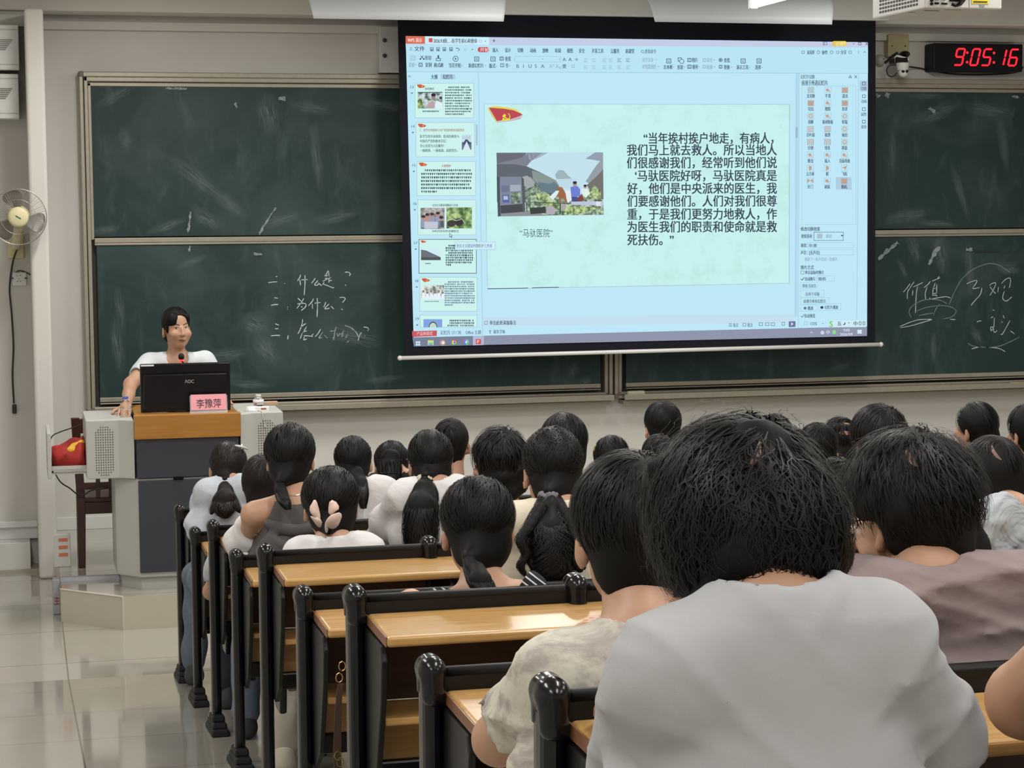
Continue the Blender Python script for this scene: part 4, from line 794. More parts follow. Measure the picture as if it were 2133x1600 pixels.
# --- organic shapes: signed distances meshed by surface nets -------------------
class SDF:
    def __init__(s, lo, hi, h):
        s.h = h; s.lo = np.array(lo, float); s.n = np.ceil((np.array(hi)-s.lo)/h).astype(int)+1
        s.g = np.full(tuple(s.n), 1.0, np.float32)
        s.ax = [s.lo[i]+h*np.arange(s.n[i], dtype=np.float32) for i in range(3)]
    def sub(s, c, ext):
        i0 = np.maximum(0, np.floor((np.array(c)-ext-s.lo)/s.h).astype(int)); i1 = np.minimum(s.n, np.ceil((np.array(c)+ext-s.lo)/s.h).astype(int)+1)
        if (i1 <= i0).any(): return None, None
        sl = tuple(slice(a, b) for a, b in zip(i0, i1))
        return sl, np.meshgrid(*[s.ax[i][sl[i]] for i in range(3)], indexing='ij', sparse=True)
    def mix(s, sl, d, k, op):
        g = s.g[sl]
        if op == 'add':
            if k: hh = np.clip(.5+.5*(g-d)/k, 0, 1); s.g[sl] = g*(1-hh)+d*hh-k*hh*(1-hh)
            else: s.g[sl] = np.minimum(g, d)
        else:
            if k: hh = np.clip(.5-.5*(g+d)/k, 0, 1); s.g[sl] = g*(1-hh)-d*hh+k*hh*(1-hh)
            else: s.g[sl] = np.maximum(g, -d)
    def cap(s, a, b, ra, rb, k=.03, sq=(1, 1, 1), op='add'):
        "tapered capsule; sq squeezes the cross-section along the axes"
        a, b, q = np.array(a, float), np.array(b, float), np.array(sq, float)
        m = max(ra, rb); sl, P = s.sub((a+b)/2, np.abs(b-a)/2+m*np.maximum(q, 1)+k+.03)
        if sl is None: return s
        ab = (b-a)/q; l2 = ab@ab+1e-9
        p = [(P[i]-a[i])/q[i] for i in range(3)]
        t = np.clip((p[0]*ab[0]+p[1]*ab[1]+p[2]*ab[2])/l2, 0, 1)
        d = np.sqrt((p[0]-t*ab[0])**2+(p[1]-t*ab[1])**2+(p[2]-t*ab[2])**2)-(ra+(rb-ra)*t)
        s.mix(sl, d*min(q.min(), 1), k, op); return s
    def ell(s, c, r, k=.03, R=None, op='add'):
        c, r = np.array(c, float), np.array(r, float); sl, P = s.sub(c, r.max()+k+.03)
        if sl is None: return s
        p = [P[i]-c[i] for i in range(3)]
        if R is not None: p = [R[0][i]*p[0]+R[1][i]*p[1]+R[2][i]*p[2] for i in range(3)]   # into local axes
        k0 = np.sqrt((p[0]/r[0])**2+(p[1]/r[1])**2+(p[2]/r[2])**2); k1 = np.sqrt((p[0]/r[0]**2)**2+(p[1]/r[1]**2)**2+(p[2]/r[2]**2)**2)+1e-6
        s.mix(sl, k0*(k0-1)/k1, k, op); return s
    def half(s, c, n, k=0):
        "removes everything on the side the normal points to"
        n = np.array(n, float); n /= np.linalg.norm(n); P = np.meshgrid(*s.ax, indexing='ij', sparse=True)
        d = -((P[0]-c[0])*n[0]+(P[1]-c[1])*n[1]+(P[2]-c[2])*n[2]); s.mix((slice(None),)*3, d, k, 'sub'); return s
    def ripple(s, amp, waves):
        P = np.meshgrid(*s.ax, indexing='ij', sparse=True)
        for (kx, ky, kz, ph, a) in waves: s.g += (amp*a*np.sin(kx*P[0]+ky*P[1]+kz*P[2]+ph)).astype(np.float32)
        return s
    def folds(s, amp, fl):
        "sharp cloth folds: ridges along wandering lines, fading in and out"
        P = np.meshgrid(*s.ax, indexing='ij', sparse=True)
        for (kx, ky, kz, ph, wx, wz, m0) in fl:
            w = kx*P[0]+ky*P[1]+kz*P[2]+ph+1.1*np.sin(wx*P[0]+ph*2)+.8*np.sin(wz*P[2]+ph*3); m = np.clip(.5+.9*np.sin(m0*P[0]*1.3+m0*P[2]+ph*5), 0, 1)
            s.g -= (amp*m*(1-np.abs(np.sin(w)))**3).astype(np.float32)
        return s
    def mesh(s):
        g = s.g; ins = g < 0; n = np.array(g.shape)
        cs = [ins[i:n[0]-1+i, j:n[1]-1+j, k:n[2]-1+k] for i in (0, 1) for j in (0, 1) for k in (0, 1)]
        cnt = sum(c.astype(np.int8) for c in cs); act = np.argwhere((cnt > 0) & (cnt < 8))
        if len(act) == 0: return np.zeros((0, 3)), np.zeros((0, 4), int)
        idx = -np.ones(n-1, np.int64); idx[tuple(act.T)] = np.arange(len(act))
        co = [(i, j, k) for i in (0, 1) for j in (0, 1) for k in (0, 1)]
        val = np.stack([g[act[:, 0]+i, act[:, 1]+j, act[:, 2]+k] for i, j, k in co], 1); cc = np.array(co, float)
        acc = np.zeros((len(act), 3)); w = np.zeros((len(act), 1))
        for a in range(8):
            for b_ in range(a+1, 8):
                if np.abs(cc[a]-cc[b_]).sum() != 1: continue
                m = (val[:, a] < 0) != (val[:, b_] < 0); t = val[m, a]/(val[m, a]-val[m, b_])
                acc[m] += cc[a]+(cc[b_]-cc[a])*t[:, None]; w[m] += 1
        V = s.lo+s.h*(act+acc/w); Fs = []
        for ax in range(3):
            u, v = (ax+1) % 3, (ax+2) % 3
            A = np.take(ins, range(0, n[ax]-1), ax); B = np.take(ins, range(1, n[ax]), ax)
            e = np.argwhere(A != B); e = e[(e[:, u] > 0) & (e[:, v] > 0) & (e[:, u] < n[u]-1) & (e[:, v] < n[v]-1)]
            if len(e) == 0: continue
            fl = A[tuple(e.T)]; q = []
            for du, dv in ((1, 1), (0, 1), (0, 0), (1, 0)):
                c = e.copy(); c[:, u] -= du; c[:, v] -= dv; q.append(idx[tuple(c.T)])
            Q = np.stack(q, 1); Q[~fl] = Q[~fl][:, ::-1]; Fs.append(Q)
        return V, np.concatenate(Fs)
    def build(s, name, m, parent=None, origin=(0, 0, 0), extra=None, loc=None):
        V, Q = s.mesh(); return raw_mesh(name, V-np.array(origin), Q, m, parent, extra, loc)
def raw_mesh(name, V, Q, m, parent=None, extra=None, loc=None):
    "quads given as arrays; extra = (verts, quads, material index) appended to the same mesh"
    V = np.asarray(V, float); mi = np.zeros(len(Q), int)
    if extra is not None:
        for (V2, Q2, k) in extra:
            if len(Q2) == 0: continue
            Q = np.concatenate([Q, np.asarray(Q2)+len(V)]); V = np.concatenate([V, V2]); mi = np.concatenate([mi, np.full(len(Q2), k)])
    me = bpy.data.meshes.new(name); me.vertices.add(len(V)); me.vertices.foreach_set('co', V.ravel())
    me.loops.add(len(Q)*4); me.loops.foreach_set('vertex_index', np.asarray(Q, np.int32).ravel())
    me.polygons.add(len(Q)); me.polygons.foreach_set('loop_start', np.arange(0, len(Q)*4, 4, dtype=np.int32)); me.polygons.foreach_set('loop_total', np.full(len(Q), 4, np.int32))
    for k in (m if isinstance(m, (list, tuple)) else [m]): me.materials.append(k)
    me.polygons.foreach_set('material_index', mi.astype(np.int32)); me.polygons.foreach_set('use_smooth', np.ones(len(Q), bool))
    me.update(calc_edges=True); me.validate()
    o = bpy.data.objects.new(name, me); COL.objects.link(o)
    if parent is not None: o.parent = parent
    if loc is not None: o.location = loc
    return o
def waves(n, f0, f1, seed, az=1.):
    r = np.random.RandomState(seed); out = []
    for _ in range(n):
        d = r.normal(size=3); d[2] *= az; d /= np.linalg.norm(d); f = r.uniform(f0, f1); out.append((*(d*f), r.uniform(0, 6.3), r.uniform(.4, 1)))
    return out

cx = (dx0+dx1)/2+.03; z0 = dz0+.02
s = SDF((dx0, YP+.12, z0-.01), (dx1+.1, YP+.5, z0+.3), .007)
s.ell((cx-.03, YP+.3, z0+.06), (.11, .13, .07)).ell((cx+.05, YP+.28, z0+.09), (.09, .10, .075)).ell((cx-.08, YP+.28, z0+.045), (.06, .10, .06)).ell((cx+.01, YP+.22, z0+.05), (.12, .07, .05))
s.ripple(.006, waves(6, 40, 90, 3)).half((0, 0, z0+.001), (0, 0, -1)).half((dx0+.005, 0, 0), (-1, 0, 0)).half((wl0-.004, 0, 0), (1, 0, 0)).half((0, YP+.135, 0), (0, -1, 0))
red = s.build('red_flag_bundle', M['red_cloth'], None, (cx, YP+.3, z0), loc=(cx, YP+.3, z0)); tag(red, 'crumpled red cloth bundle with yellow print in the pulled-out lectern drawer', 'cloth')
s = SDF((dx0, YP+.12, z0), (dx1+.1, YP+.5, z0+.3), .007)
s.ell((cx+.045, YP+.215, z0+.135), (.075, .03, .022), R=None).ell((cx+.0, YP+.2, z0+.10), (.045, .02, .015)).ell((cx+.075, YP+.20, z0+.105), (.03, .02, .02)).ripple(.007, waves(4, 50, 120, 5)).half((wl0-.004, 0, 0), (1, 0, 0))
s.build('yellow_print', M['yellow_cloth'], red, (cx, YP+.3, z0))

# monitor seen from behind
ym = YP+.12; mx0, mx1 = X_(297, ym), X_(484, ym); mz0, mz1 = zt-.004, Z_(757, ym)
mon = empty('monitor', ((mx0+mx1)/2, ym, zt-.004), 'black computer monitor seen from behind on the lectern', 'monitor'); MO = np.array(mon.location)
w2 = (mx1-mx0)/2; hh = mz1-mz0
b = MB(); b.box(-w2, w2, .012, .035, .003, hh); b.prism([(-w2+.01, .012, .02), (w2-.01, .012, .02), (w2-.02, .012, hh-.06), (-w2+.02, .012, hh-.06)], (0, -.02, 0)); b.box(-w2, w2, .0, .02, hh-.055, hh)
b.build('housing', M['black'], mon, bevel=.006)
b = MB(); b.box(-.03, .03, .04, .06, 0, .1); b.lathe([(.11, 0), (.11, .008), (.04, .016)], (0, .10, 0), 24); b.build('stand', M['black'], mon, smooth=False)
b = MB(); b.box(-w2+.004, w2-.004, .035, .0365, .04, hh-.006); b.build('screen', mat('monitor_glass', (.02, .02, .025), .1), mon)
b = MB(); b.box(-w2+.004, -w2+.077, -.0012, 0, hh-.012, hh-.003); b.build('sticker', M['paper'], mon)
vs, fs = glyphs('\u039bOC', .02); b = MB(); sc = .052/(vs[:, 0].max()-vs[:, 0].min()); b.add([((v[0])*sc-.006, -.0085, hh-.112+v[1]*.027) for v in vs], fs); b.build('logo', mat('silver_logo', (.30, .30, .28), .4), mon)
# gooseneck microphone
mic = empty('microphone', (X_(383, ym+.1), ym+.1, zt-.004), 'gooseneck microphone with a glowing red ring behind the monitor', 'microphone'); mz = Z_(742, ym+.1)-zt
b = MB(); b.tube([(.08, .1, 0), (.07, .09, .15), (.03, .03, mz-.06), (0, 0, mz-.02)], .005, 8); b.lathe([(.04, 0), (.04, .02), (.02, .028)], (.08, .1, 0), 16); b.build('gooseneck', M['black'], mic, smooth=True)
b = MB(); b.ell((0, 0, mz), (.0175, .0175, .022), 14, 10); b.build('windscreen', M['matte_black'], mic, smooth=True)
b = MB(); b.lathe([(.010, mz-.024), (.0125, mz-.02), (.0125, mz-.014), (.010, mz-.010)], (0, 0, 0), 14); b.build('light_ring', mat('red_light', (.5, .01, .01), .3, emit=(1, .03, .03), es=3), mic)
# name card
yn = YP+.0; nx0, nx1 = X_(399, yn), X_(477, yn); nz1 = Z_(822, yn, 438)
crd = empty('name_card', ((nx0+nx1)/2, yn+.02, zt-.002), 'pink name card in a clear stand at the front of the lectern', 'name card'); h = nz1-zt+.002; w2 = (nx1-nx0)/2
M['acrylic'] = mat('clear_acrylic', (.8, .8, .82), .15, alpha=.22); M['pink'] = mat('pink_card', s2l(238, 160, 170), .6)
b = MB(); b.prism([(-w2, -.022, 0), (w2, -.022, 0), (w2, 0, h-.006), (-w2, 0, h-.006)], (0, .002, 0)); b.box(-w2, w2, -.022, .05, -.0, .003); b.build('stand', M['acrylic'], crd)
b = MB(); c0 = .19*h; f = lambda z: -.0225+.022*z/h; b.prism([(-w2+.006, f(c0)-.001, c0), (w2-.006, f(c0)-.001, c0), (w2-.006, f(h)-.001, h), (-w2+.006, f(h)-.001, h)], (0, .0012, 0)); b.build('card', M['pink'], crd)
vs, fs = glyphs('李豫萍', .004); b = MB(); sc = .66*2*w2/(vs[:, 0].max()-vs[:, 0].min()); b.add([((v[0]-(vs[:, 0].max()+vs[:, 0].min())/2)*sc, f(h*.53+(v[1]-.38)*sc*1.15)-.0022, h*.53+(v[1]-.38)*sc*1.15) for v in vs], fs); b.build('lettering', mat('card_ink', (.06, .03, .035), .6), crd)
# bottles
def bottle(px, py0, py1, Y, zb, cap, label, tall=True):
    x = X_(px, Y); H = Z_(py0, Y, px)-zb; r = .030 if tall else .031
    t = empty('water_bottle', (x, Y, zb), label, 'bottle', 'water bottles on the lectern')
    pr = [(r*.85, 0), (r, .012), (r, H*.30), (r*.93, H*.36), (r, H*.42), (r, H*.58), (r*.88, H*.68), (r*.45, H*.82), (.0125, H*.86), (.0125, H*.90)]
    b = MB(); b.lathe(pr, (0, 0, 0), 24); b.build('bottle_body', M['glass'], t, smooth=True)
    b = MB(); b.lathe([(.015, H*.88), (.0165, H*.885), (.0165, H*.985), (.014, H)], (0, 0, 0), 20); b.build('cap', cap, t, smooth=False)
    if not tall:
        b = MB(); b.lathe([(r+.0006, H*.40), (r+.0006, H*.60)], (0, 0, 0), 24); b.build('paper_label', M['paper'], t, smooth=True)
    return t
bottle(265, 826, 868, YP+.2, zl, M['blue_cap'], 'clear water bottle with a blue cap on the left lectern wing')
bottle(541, 822, 858, YP+.34, zr, M['white'], 'clear water bottle with a white cap on the right lectern wing', False)
x = X_(527, YP+.16); b = MB(); b.lathe([(.044, 0), (.046, .004), (.034, .012), (.030, .026), (.0, .027)], (0, 0, 0), 24); o = b.build('desk_grommet', M['white'], smooth=True, loc=(x, YP+.16, zr)); tag(o, 'white round plastic cap on the right lectern wing below the bottle', 'cap')
x = X_(551, YP+.12)
t = empty('small_box', (x, YP+.13, zr), 'small white printed box on the right lectern wing', 'box'); b = MB(); b.box(-.045, .035, 0, .05, 0, .023); b.build('carton', M['paper'], t, bevel=.002)
b = MB(); b.box(-.012, .018, -.0008, 0, .008, .017); b.build('print', mat('red_print', (.35, .08, .07), .6), t)
x = X_(565, YP+.45); b = MB(); b.box(-.05, .045, -.03, .03, 0, .022); o = b.build('duster_block', mat('raw_wood', (.42, .30, .20), .7), loc=(x, YP+.45, zr), bevel=.003); tag(o, 'pale wooden block lying behind the white-capped bottle', 'block')
x = X_(540, YP+.10); b = MB(); b.tube(smooth([(0, .05, .005), (.012, .0, .004), (.02, -.035, .002), (.022, -.041, -.02), (.03, -.041, -.05), (.034, -.043, -.075)]), .0025, 6); b.ell((.034, -.043, -.08), (.004, .004, .008), 8, 6); o = b.build('thin_wire', M['offwhite'], smooth=True, loc=(x, YP+.10, zr)); tag(o, 'thin white wire hanging over the right lectern wing', 'wire')

# dark wooden chair behind the lectern
YCH = 12.25; cx0 = X_(161, YCH); cw = .46; sz = Z_(1037, YCH, 180)-ST; ch = Z_(868, YCH, 180)-ST
chr_ = empty('wooden_chair', (cx0+cw/2, YCH, ST), 'dark mahogany wooden chair behind the lectern', 'chair')
for sx in (-1, 1):
    b = MB(); b.prism([(sx*(cw/2-.02)-.026, -.02, 0), (sx*(cw/2-.02)+.016, -.02, 0), (sx*(cw/2-.02)+.026, .0, sz), (sx*(cw/2-.02)-.026, .0, sz)], (0, .04, 0)); b.prism([(sx*(cw/2-.02)-.026, .0, sz), (sx*(cw/2-.02)+.024, .0, sz), (sx*(cw/2-.0)+.02, -.06, ch), (sx*(cw/2-.0)-.03, -.06, ch)], (0, .03, 0)); b.build('rear_leg', M['mahogany'], chr_, bevel=.004)
    b = MB(); b.box(sx*(cw/2-.02)-.02, sx*(cw/2-.02)+.02, .38, .42, 0, sz-.03); b.build('front_leg', M['mahogany'], chr_, bevel=.004)
b = MB(); b.box(-cw/2, cw/2, .0, .44, sz-.03, sz); b.box(-cw/2+.02, cw/2-.02, .0, .03, sz-.10, sz-.03); b.box(-cw/2+.02, cw/2-.02, .40, .42, sz-.10, sz-.03); b.build('seat', M['mahogany'], chr_, bevel=.006)
b = MB(); n = 9
prof = [(-cw/2+.0+cw*i/(n-1), ch-.012+.03*math.sin(math.pi*i/(n-1))) for i in range(n)]
b.prism([(x, -.055, z) for x, z in prof]+[(x, -.05, z-.085-.02*math.sin(math.pi*(x/cw+.5))) for x, z in reversed(prof)], (0, .025, 0)); b.build('top_rail', M['mahogany'], chr_, bevel=.004)
b = MB(); b.box(-cw/2+.02, cw/2-.02, -.012, .012, sz+.05, sz+.09); b.build('lower_rail', M['mahogany'], chr_)
for k in range(4):
    x = -cw/2+.12+k*.075; b = MB(); b.prism([(x-.013, -.005, sz+.0), (x+.013, -.005, sz+.0), (x+.013, -.05, ch-.07), (x-.013, -.05, ch-.07)], (0, .014, 0)); b.build('slat', M['mahogany'], chr_)
# loose cable around the drawer and chair
def cable(name, px, r, label, cat='cable', m=None):
    pts = [at(x, y, Y) for x, y, Y in px]; c = pts[0]; b = MB(); b.tube([p-c for p in smooth(pts, 6)], r, 6)
    o = b.build(name, m or M['cable'], smooth=True, loc=tuple(c)); return tag(o, label, cat)
cable('loose_cable', [(262, 862, 11.95), (215, 868, 12.0), (160, 888, 12.0), (125, 900, 12.0), (108, 910, 12.0), (101, 935, 12.0), (103, 955, 12.0), (110, 975, 12.0), (125, 1003, 12.0), (145, 1017, 12.15), (168, 1033, 12.2), (190, 1022, 12.2), (215, 1018, 12.2), (238, 1015, 12.3)], .004, 'thin black cable looping around the open drawer behind the lectern')
# grey cable cover along the platform edge with a warning sticker
M['cover'] = mat('grey_cable_cover', (.36, .37, .40), .5)
a = atz(125, 1210, ST); c = atz(250, 1205, ST)
cc = empty('cable_cover', tuple(a), 'grey cable cover strip running across the platform and down its edge', 'cable cover')
b = MB(); d = np.array(c)-a; b.prism([(0, -.03, 0), (0, .03, 0), (0, .022, .022), (0, -.022, .022)], (float(d[0])+.02, float(d[1]), 0)); b.build('floor_strip', M['cover'], cc)
b = MB(); e = at(118, 1240, float(a[1])-.06)-a; b.box(float(e[0])-.022, float(e[0])+.022, -.05, .02, -ST, .02); v = b.build('edge_strip', M['cover'], cc, bevel=.008)
vs, fs = glyphs('主', .01); b = MB(); b.add([(float(e[0])-.017+q[0]*.036, -.0515, -.125+q[1]*.055) for q in vs], fs); b.build('red_mark', mat('red_paint', (.35, .04, .04), .6), v)
p = at(118, 1183, 12.3); b = MB(); b.box(-.012, .085, 0, .02, 0, .20); wb = b.build('junction_box', M['offwhite'], loc=(float(p[0]), 12.3, ST), bevel=.004); tag(wb, 'small white box with orange stripes on the platform edge', 'box')
b = MB()
for k in range(3): b.box(.015, .068, -.0015, 0, .065+k*.045, .085+k*.045)
b.build('orange_stripe', mat('orange_stripe', s2l(205, 120, 85), .6), wb)

# ================================================================== things on the front wall
def wbox(name, x0, y0, x1, y1, Yf, d, m, label, cat, group=None):
    a, c = at(x0, y1, Yf), at(x1, y0, Yf); t = empty(name, (float(a[0]+c[0])/2, Yf+d, float(a[2])), label, cat, group)
    w = float(c[0]-a[0])/2; h = float(c[2]-a[2]); b = MB(); b.box(-w, w, -d, 0, 0, h); b.build('housing', m, t, bevel=.006); return t, w, h
for (y0, y1, lab) in ((52, 145, 'upper white wall box with a slanted grey louvre at the top left'), (154, 247, 'lower white wall box with a slanted grey louvre above the fan')):
    t, w, h = wbox('wall_box', -75, y0, 38, y1, 13.18, .27, M['white'], lab, 'wall box', 'white wall boxes with slanted louvres')
    b = MB(); x1 = w-.03; n = 6
    for k in range(n):
        z = h*.44+k*.012; s_ = .05*k/n; b.box(-.03+s_*.4, x1-.05+s_, -.274, -.268, z, z+.007)
    b.build('louvre', M['fan_grey'] if y0 > 100 else mat('grey_louvre', (.25, .25, .24), .5), t)
    b = MB(); b.box(-w+.002, w-.002, -.2725, -.2695, h*.115, h*.125); b.box(-w+.002, w-.002, -.2725, -.2695, h*.89, h*.90); b.build('seam', M['frame_dark'] if False else mat('grey_seam', (.3, .3, .29), .6), t)
# wall fan
YFN = 12.80; fc = at(38, 452, YFN); R = 58/4216*float((fc-C0)@_f)
fan = empty('wall_fan', (float(fc[0]), 13.45, float(fc[2])-.12), 'grey three-bladed wall fan with a cream hub on the left wall', 'fan'); FO_ = np.array(fan.location); c = fc-FO_
b = MB()
for rr, yy, th in ((R, .0, .0035), (R, .03, .0035), (R*.62, -.035, .0014), (R*.33, -.048, .0014)):
    b.tube([(c[0]+rr*math.cos(a), c[1]+yy, c[2]+rr*math.sin(a)) for a in np.linspace(0, 2*math.pi, 41)], th, 6, caps=False)
for k in range(60):
    a = 2*math.pi*k/60; b.tube([(c[0]+rr*math.cos(a+.0), c[1]+yy, c[2]+rr*math.sin(a)) for rr, yy in ((R*.3, -.049), (R*.6, -.036), (R*.9, -.014), (R, 0))], .0006, 4, caps=False)
    if k % 2 == 0: b.tube([(c[0]+rr*math.cos(a), c[1]+yy, c[2]+rr*math.sin(a)) for rr, yy in ((R*.3, .10), (R*.75, .085), (R, .03))], .0008, 4, caps=False)
b.build('grille', M['wire'], fan)
for k in range(3):
    a0 = math.radians(98+120*k); vs = []; b = MB()
    for r_, w0, w1 in ((.05, -.35, .4), (.10, -.45, .55), (.14, -.42, .60), (.163, -.30, .52), (.172, -.1, .36)):
        r_ = r_*R/.178
        for j in range(5):
            a = a0+w0+(w1-w0)*j/4; vs.append((c[0]+r_*math.cos(a), c[1]+.02+.018*(j-2), c[2]+r_*math.sin(a)))
    b.add(vs, [(5*i+j, 5*i+j+1, 5*i+j+6, 5*i+j+5) for i in range(4) for j in range(4)])
    bl = b.build('blade', M['fan_grey'], fan, smooth=True); sd = bl.modifiers.new('th', 'SOLIDIFY'); sd.thickness = .003; sd2 = bl.modifiers.new('s', 'SUBSURF'); sd2.levels = 1; sd2.render_levels = 1
b = MB(); b.lathe([(0.001, -.062), (.045, -.060), (.060, -.052), (.063, -.044), (.05, -.03)], tuple(c), 28, 'y'); hub = b.build('hub', M['cream'], fan, smooth=True)
b = MB(); P = [(-.018, .012), (-.004, .006), (.002, .0), (.014, -.004), (.018, -.014), (.006, -.012), (-.004, -.004), (-.014, .0)]; b.add([(c[0]+x, c[1]-.0625, c[2]+z) for x, z in P], [tuple(range(8))]); b.build('badge', mat('green_badge', (.03, .16, .10), .5), hub)
b = MB(); b.lathe([(.05, .05), (.07, .08), (.072, .17), (.05, .21)], tuple(c), 20, 'y'); b.build('motor', M['cream'], fan, smooth=True)
b = MB(); b.tube([(c[0], c[1]+.15, c[2]-.05), (c[0]-.01, c[1]+.3, c[2]-.14), (c[0]-.02, -.02, c[2]-.2)], .028, 12); b.box(c[0]-.07, c[0]+.03, -.03, 0, c[2]-.27, c[2]-.10); b.build('bracket', M['cream'], fan, bevel=.01)
cable('fan_cord', [(39, 480, 13.0), (38, 510, 13.3), (27, 545, 13.42), (20, 600, 13.43), (24, 650, 13.43), (28, 720, 13.43), (26, 780, 13.43), (29, 840, 13.43)], .006, 'long dark power cord hanging from the wall fan', 'cord')
o = bpy.data.objects['fan_cord']
b = MB(); q = at(30, 852, 13.43)-np.array(o.location); b.box(q[0]-.014, q[0]+.014, q[1]-.012, q[1]+.012, q[2]-.03, q[2]+.03); b.build('plug', M['cable'], o, bevel=.006)
t, w, h = wbox('wall_socket', 26, 567, 55, 596, 13.43, .02, M['white'], 'white wall socket plate below the fan', 'socket')
b = MB()
for x, z in ((-.018, .065), (.004, .068), (-.006, .045), (-.016, .03), (.002, .03)): b.box(x, x+.007, -.0206, -.02, z-.002, z+.003)
b.box(-w-.004, -w+.008, -.022, -.012, .045, .055); b.box(w-.012, w+.004, -.022, -.012, .045, .055); b.build('slots', M['frame_dark'], t)
b = MB(); b.tube(smooth([(-.02, -.01, h), (.0, -.02, h+.01), (.03, -.015, h+.004), (w+.03, -.005, h-.02)]), .004, 6); b.build('lead', M['cable'], t, smooth=True)
# digital clock
YK = 13.55; a, c = at(1945, 148, YK), at(2131, 92, YK); kw, kh = float(c[0]-a[0]), float(c[2]-a[2])
clk = empty('digital_clock', (float(a[0]), YW, float(a[2])), 'black wall clock with red digits reading 9:05:16', 'clock')
b = MB(); b.box(0, kw, -.15, 0, 0, kh); b.box(-.006, .03, -.155, 0, .006, kh-.006); b.build('case', mat('clock_case_black', (.006, .005, .006), .5, spec=.25), clk, bevel=.008)
M['led'] = mat('red_led', (.3, .0, .0), .4, emit=(1, .012, .03), es=2.0)
segs = {'0': 'abcdef', '1': 'bc', '5': 'acdfg', '6': 'acdefg', '9': 'abcdfg'}
def digit(ch, px0, px1):
    x0, x1 = (px0-1945)/186*kw, (px1-1945)/186*kw; z0, z1 = kh*(148-135.5)/56, kh*(148-103)/56; zm = (z0+z1)/2; w = .0125; sl = .022
    f = lambda x, z: (x+sl*(z-zm)/(z1-z0)*1.2, -.1515, z)
    S = {'a': ((x0, z1), (x1, z1)), 'g': ((x0, zm), (x1, zm)), 'd': ((x0, z0), (x1, z0)), 'f': ((x0, zm), (x0, z1)), 'b': ((x1, zm), (x1, z1)), 'e': ((x0, z0), (x0, zm)), 'c': ((x1, z0), (x1, zm))}
    b = MB()
    for k in segs[ch]:
        (xa, za), (xb, zb_) = S[k]; h = w/2
        if za == zb_: P = [(xa+h*.3, za), (xa+h, za+h), (xb-h, za+h), (xb-h*.3, za), (xb-h, za-h), (xa+h, za-h)]
        else: P = [(xa, za+h*.3), (xa-h, za+h), (xa-h, zb_-h), (xa, zb_-h*.3), (xa+h, zb_-h), (xa+h, za+h)]
        b.prism([f(*p) for p in P], (0, -.002, 0))
    b.build('digit', M['led'], clk)
for chd, p0, p1 in (('9', 1990, 2006), ('0', 2023, 2038), ('5', 2047, 2063), ('1', 2077, 2093), ('6', 2103, 2119)): digit(chd, p0, p1)
for px in (2014, 2070):
    for zz in (.33, .67): x = (px-1945)/186*kw; b = MB(); b.lathe([(.001, -.1535), (.009, -.1525), (.009, -.15)], (x, 0, kh*zz), 10, 'y'); b.build('colon_dot', M['led'], clk)
cable('clock_cable', [(1893, 139, 13.62), (1915, 142, 13.68), (1950, 149, 13.68), (1985, 154, 13.68), (2030, 155.5, 13.68), (2085, 154, 13.68), (2118, 150, 13.66), (2131, 140, 13.6)], .006, 'thin black cable drooping below the red digital clock', 'cable')
# junction box, dome and camera
t, w, h = wbox('junction_cover', 1850, 72, 1894, 118, 13.62, .08, M['beige_box'], 'beige square cover plate above the security camera', 'cover plate')
for x in (-w+.03, w-.03): b = MB(); b.ell((x, -.081, h*.48), (.006, .004, .006), 8, 6); b.build('screw', M['frame_dark'], t, smooth=True)
p = at(1837, 124, 13.62); dm = empty('wall_dome', (float(p[0]), YW-.002, float(p[2])), 'small beige dome on the wall beside the security camera', 'sensor')
b = MB(); b.ell((0, -.04, 0), (.041, .045, .041), 18, 12); b.build('dome', mat('beige_dome', (.42, .40, .33), .35), dm, smooth=True); b = MB(); b.ell((.01, -.082, .002), (.005, .004, .005), 8, 6); b.build('lens', M['black'], dm, smooth=True)
YCM = 13.4; p = at(1881, 145, YCM); cm = empty('security_camera', (float(p[0]), YW, float(p[2])), 'white ball security camera with two dark lenses on a black bracket', 'camera'); CO = np.array(cm.location)
def cp(x, y, Y=YCM): return at(x, y, Y)-CO
b = MB(); q = cp(1880, 132); b.lathe([(.044, .004), (.048, -.002), (.046, -.012), (.041, -.04), (.037, -.052)], tuple(q), 24); b.build('turret', M['white'], cm, smooth=True)
b = MB(); q2 = cp(1881, 150.5); b.ell(q2, (.036, .036, .036), 20, 14); ball = b.build('ball', M['white'], cm, smooth=True)
for dx in (-.0135, .0135): b = MB(); b.lathe([(.001, -.0365), (.0105, -.036), (.0105, -.026)], (q2[0]+dx, q2[1], q2[2]+.004), 14, 'y'); b.build('lens', M['black'], ball)
b = MB(); b.prism([cp(1863, 122), cp(1866, 113), cp(1894, 121), cp(1894, 126), cp(1868, 118)], (0, .1, 0)); b.build('collar', M['white'], cm, bevel=.003)
b = MB(); q = cp(1884, 113, 13.5); b.ell(q, (.035, .06, .025), 14, 8); b.box(q[0]-.03, q[0]+.02, .01-.12, 0, q[2]-.045, q[2]+.01); b.tube(smooth([cp(1870, 110), cp(1858, 118), cp(1850, 126), cp(1843, 131)]), .011, 8); b.box(*[v for v in (float(cp(1865, 0)[0]), float(cp(1893, 0)[0]))], -.30, -.2, float(cp(1880, 132)[2]), float(cp(1880, 119)[2])); b.build('bracket', M['black'], cm, bevel=.004)
b = MB(); b.tube(smooth([cp(1866, 135), cp(1852, 137), cp(1847, 148), cp(1852, 158), cp(1862, 159), cp(1868, 152)]), .005, 6); b.build('lead', M['cable'], cm, smooth=True)
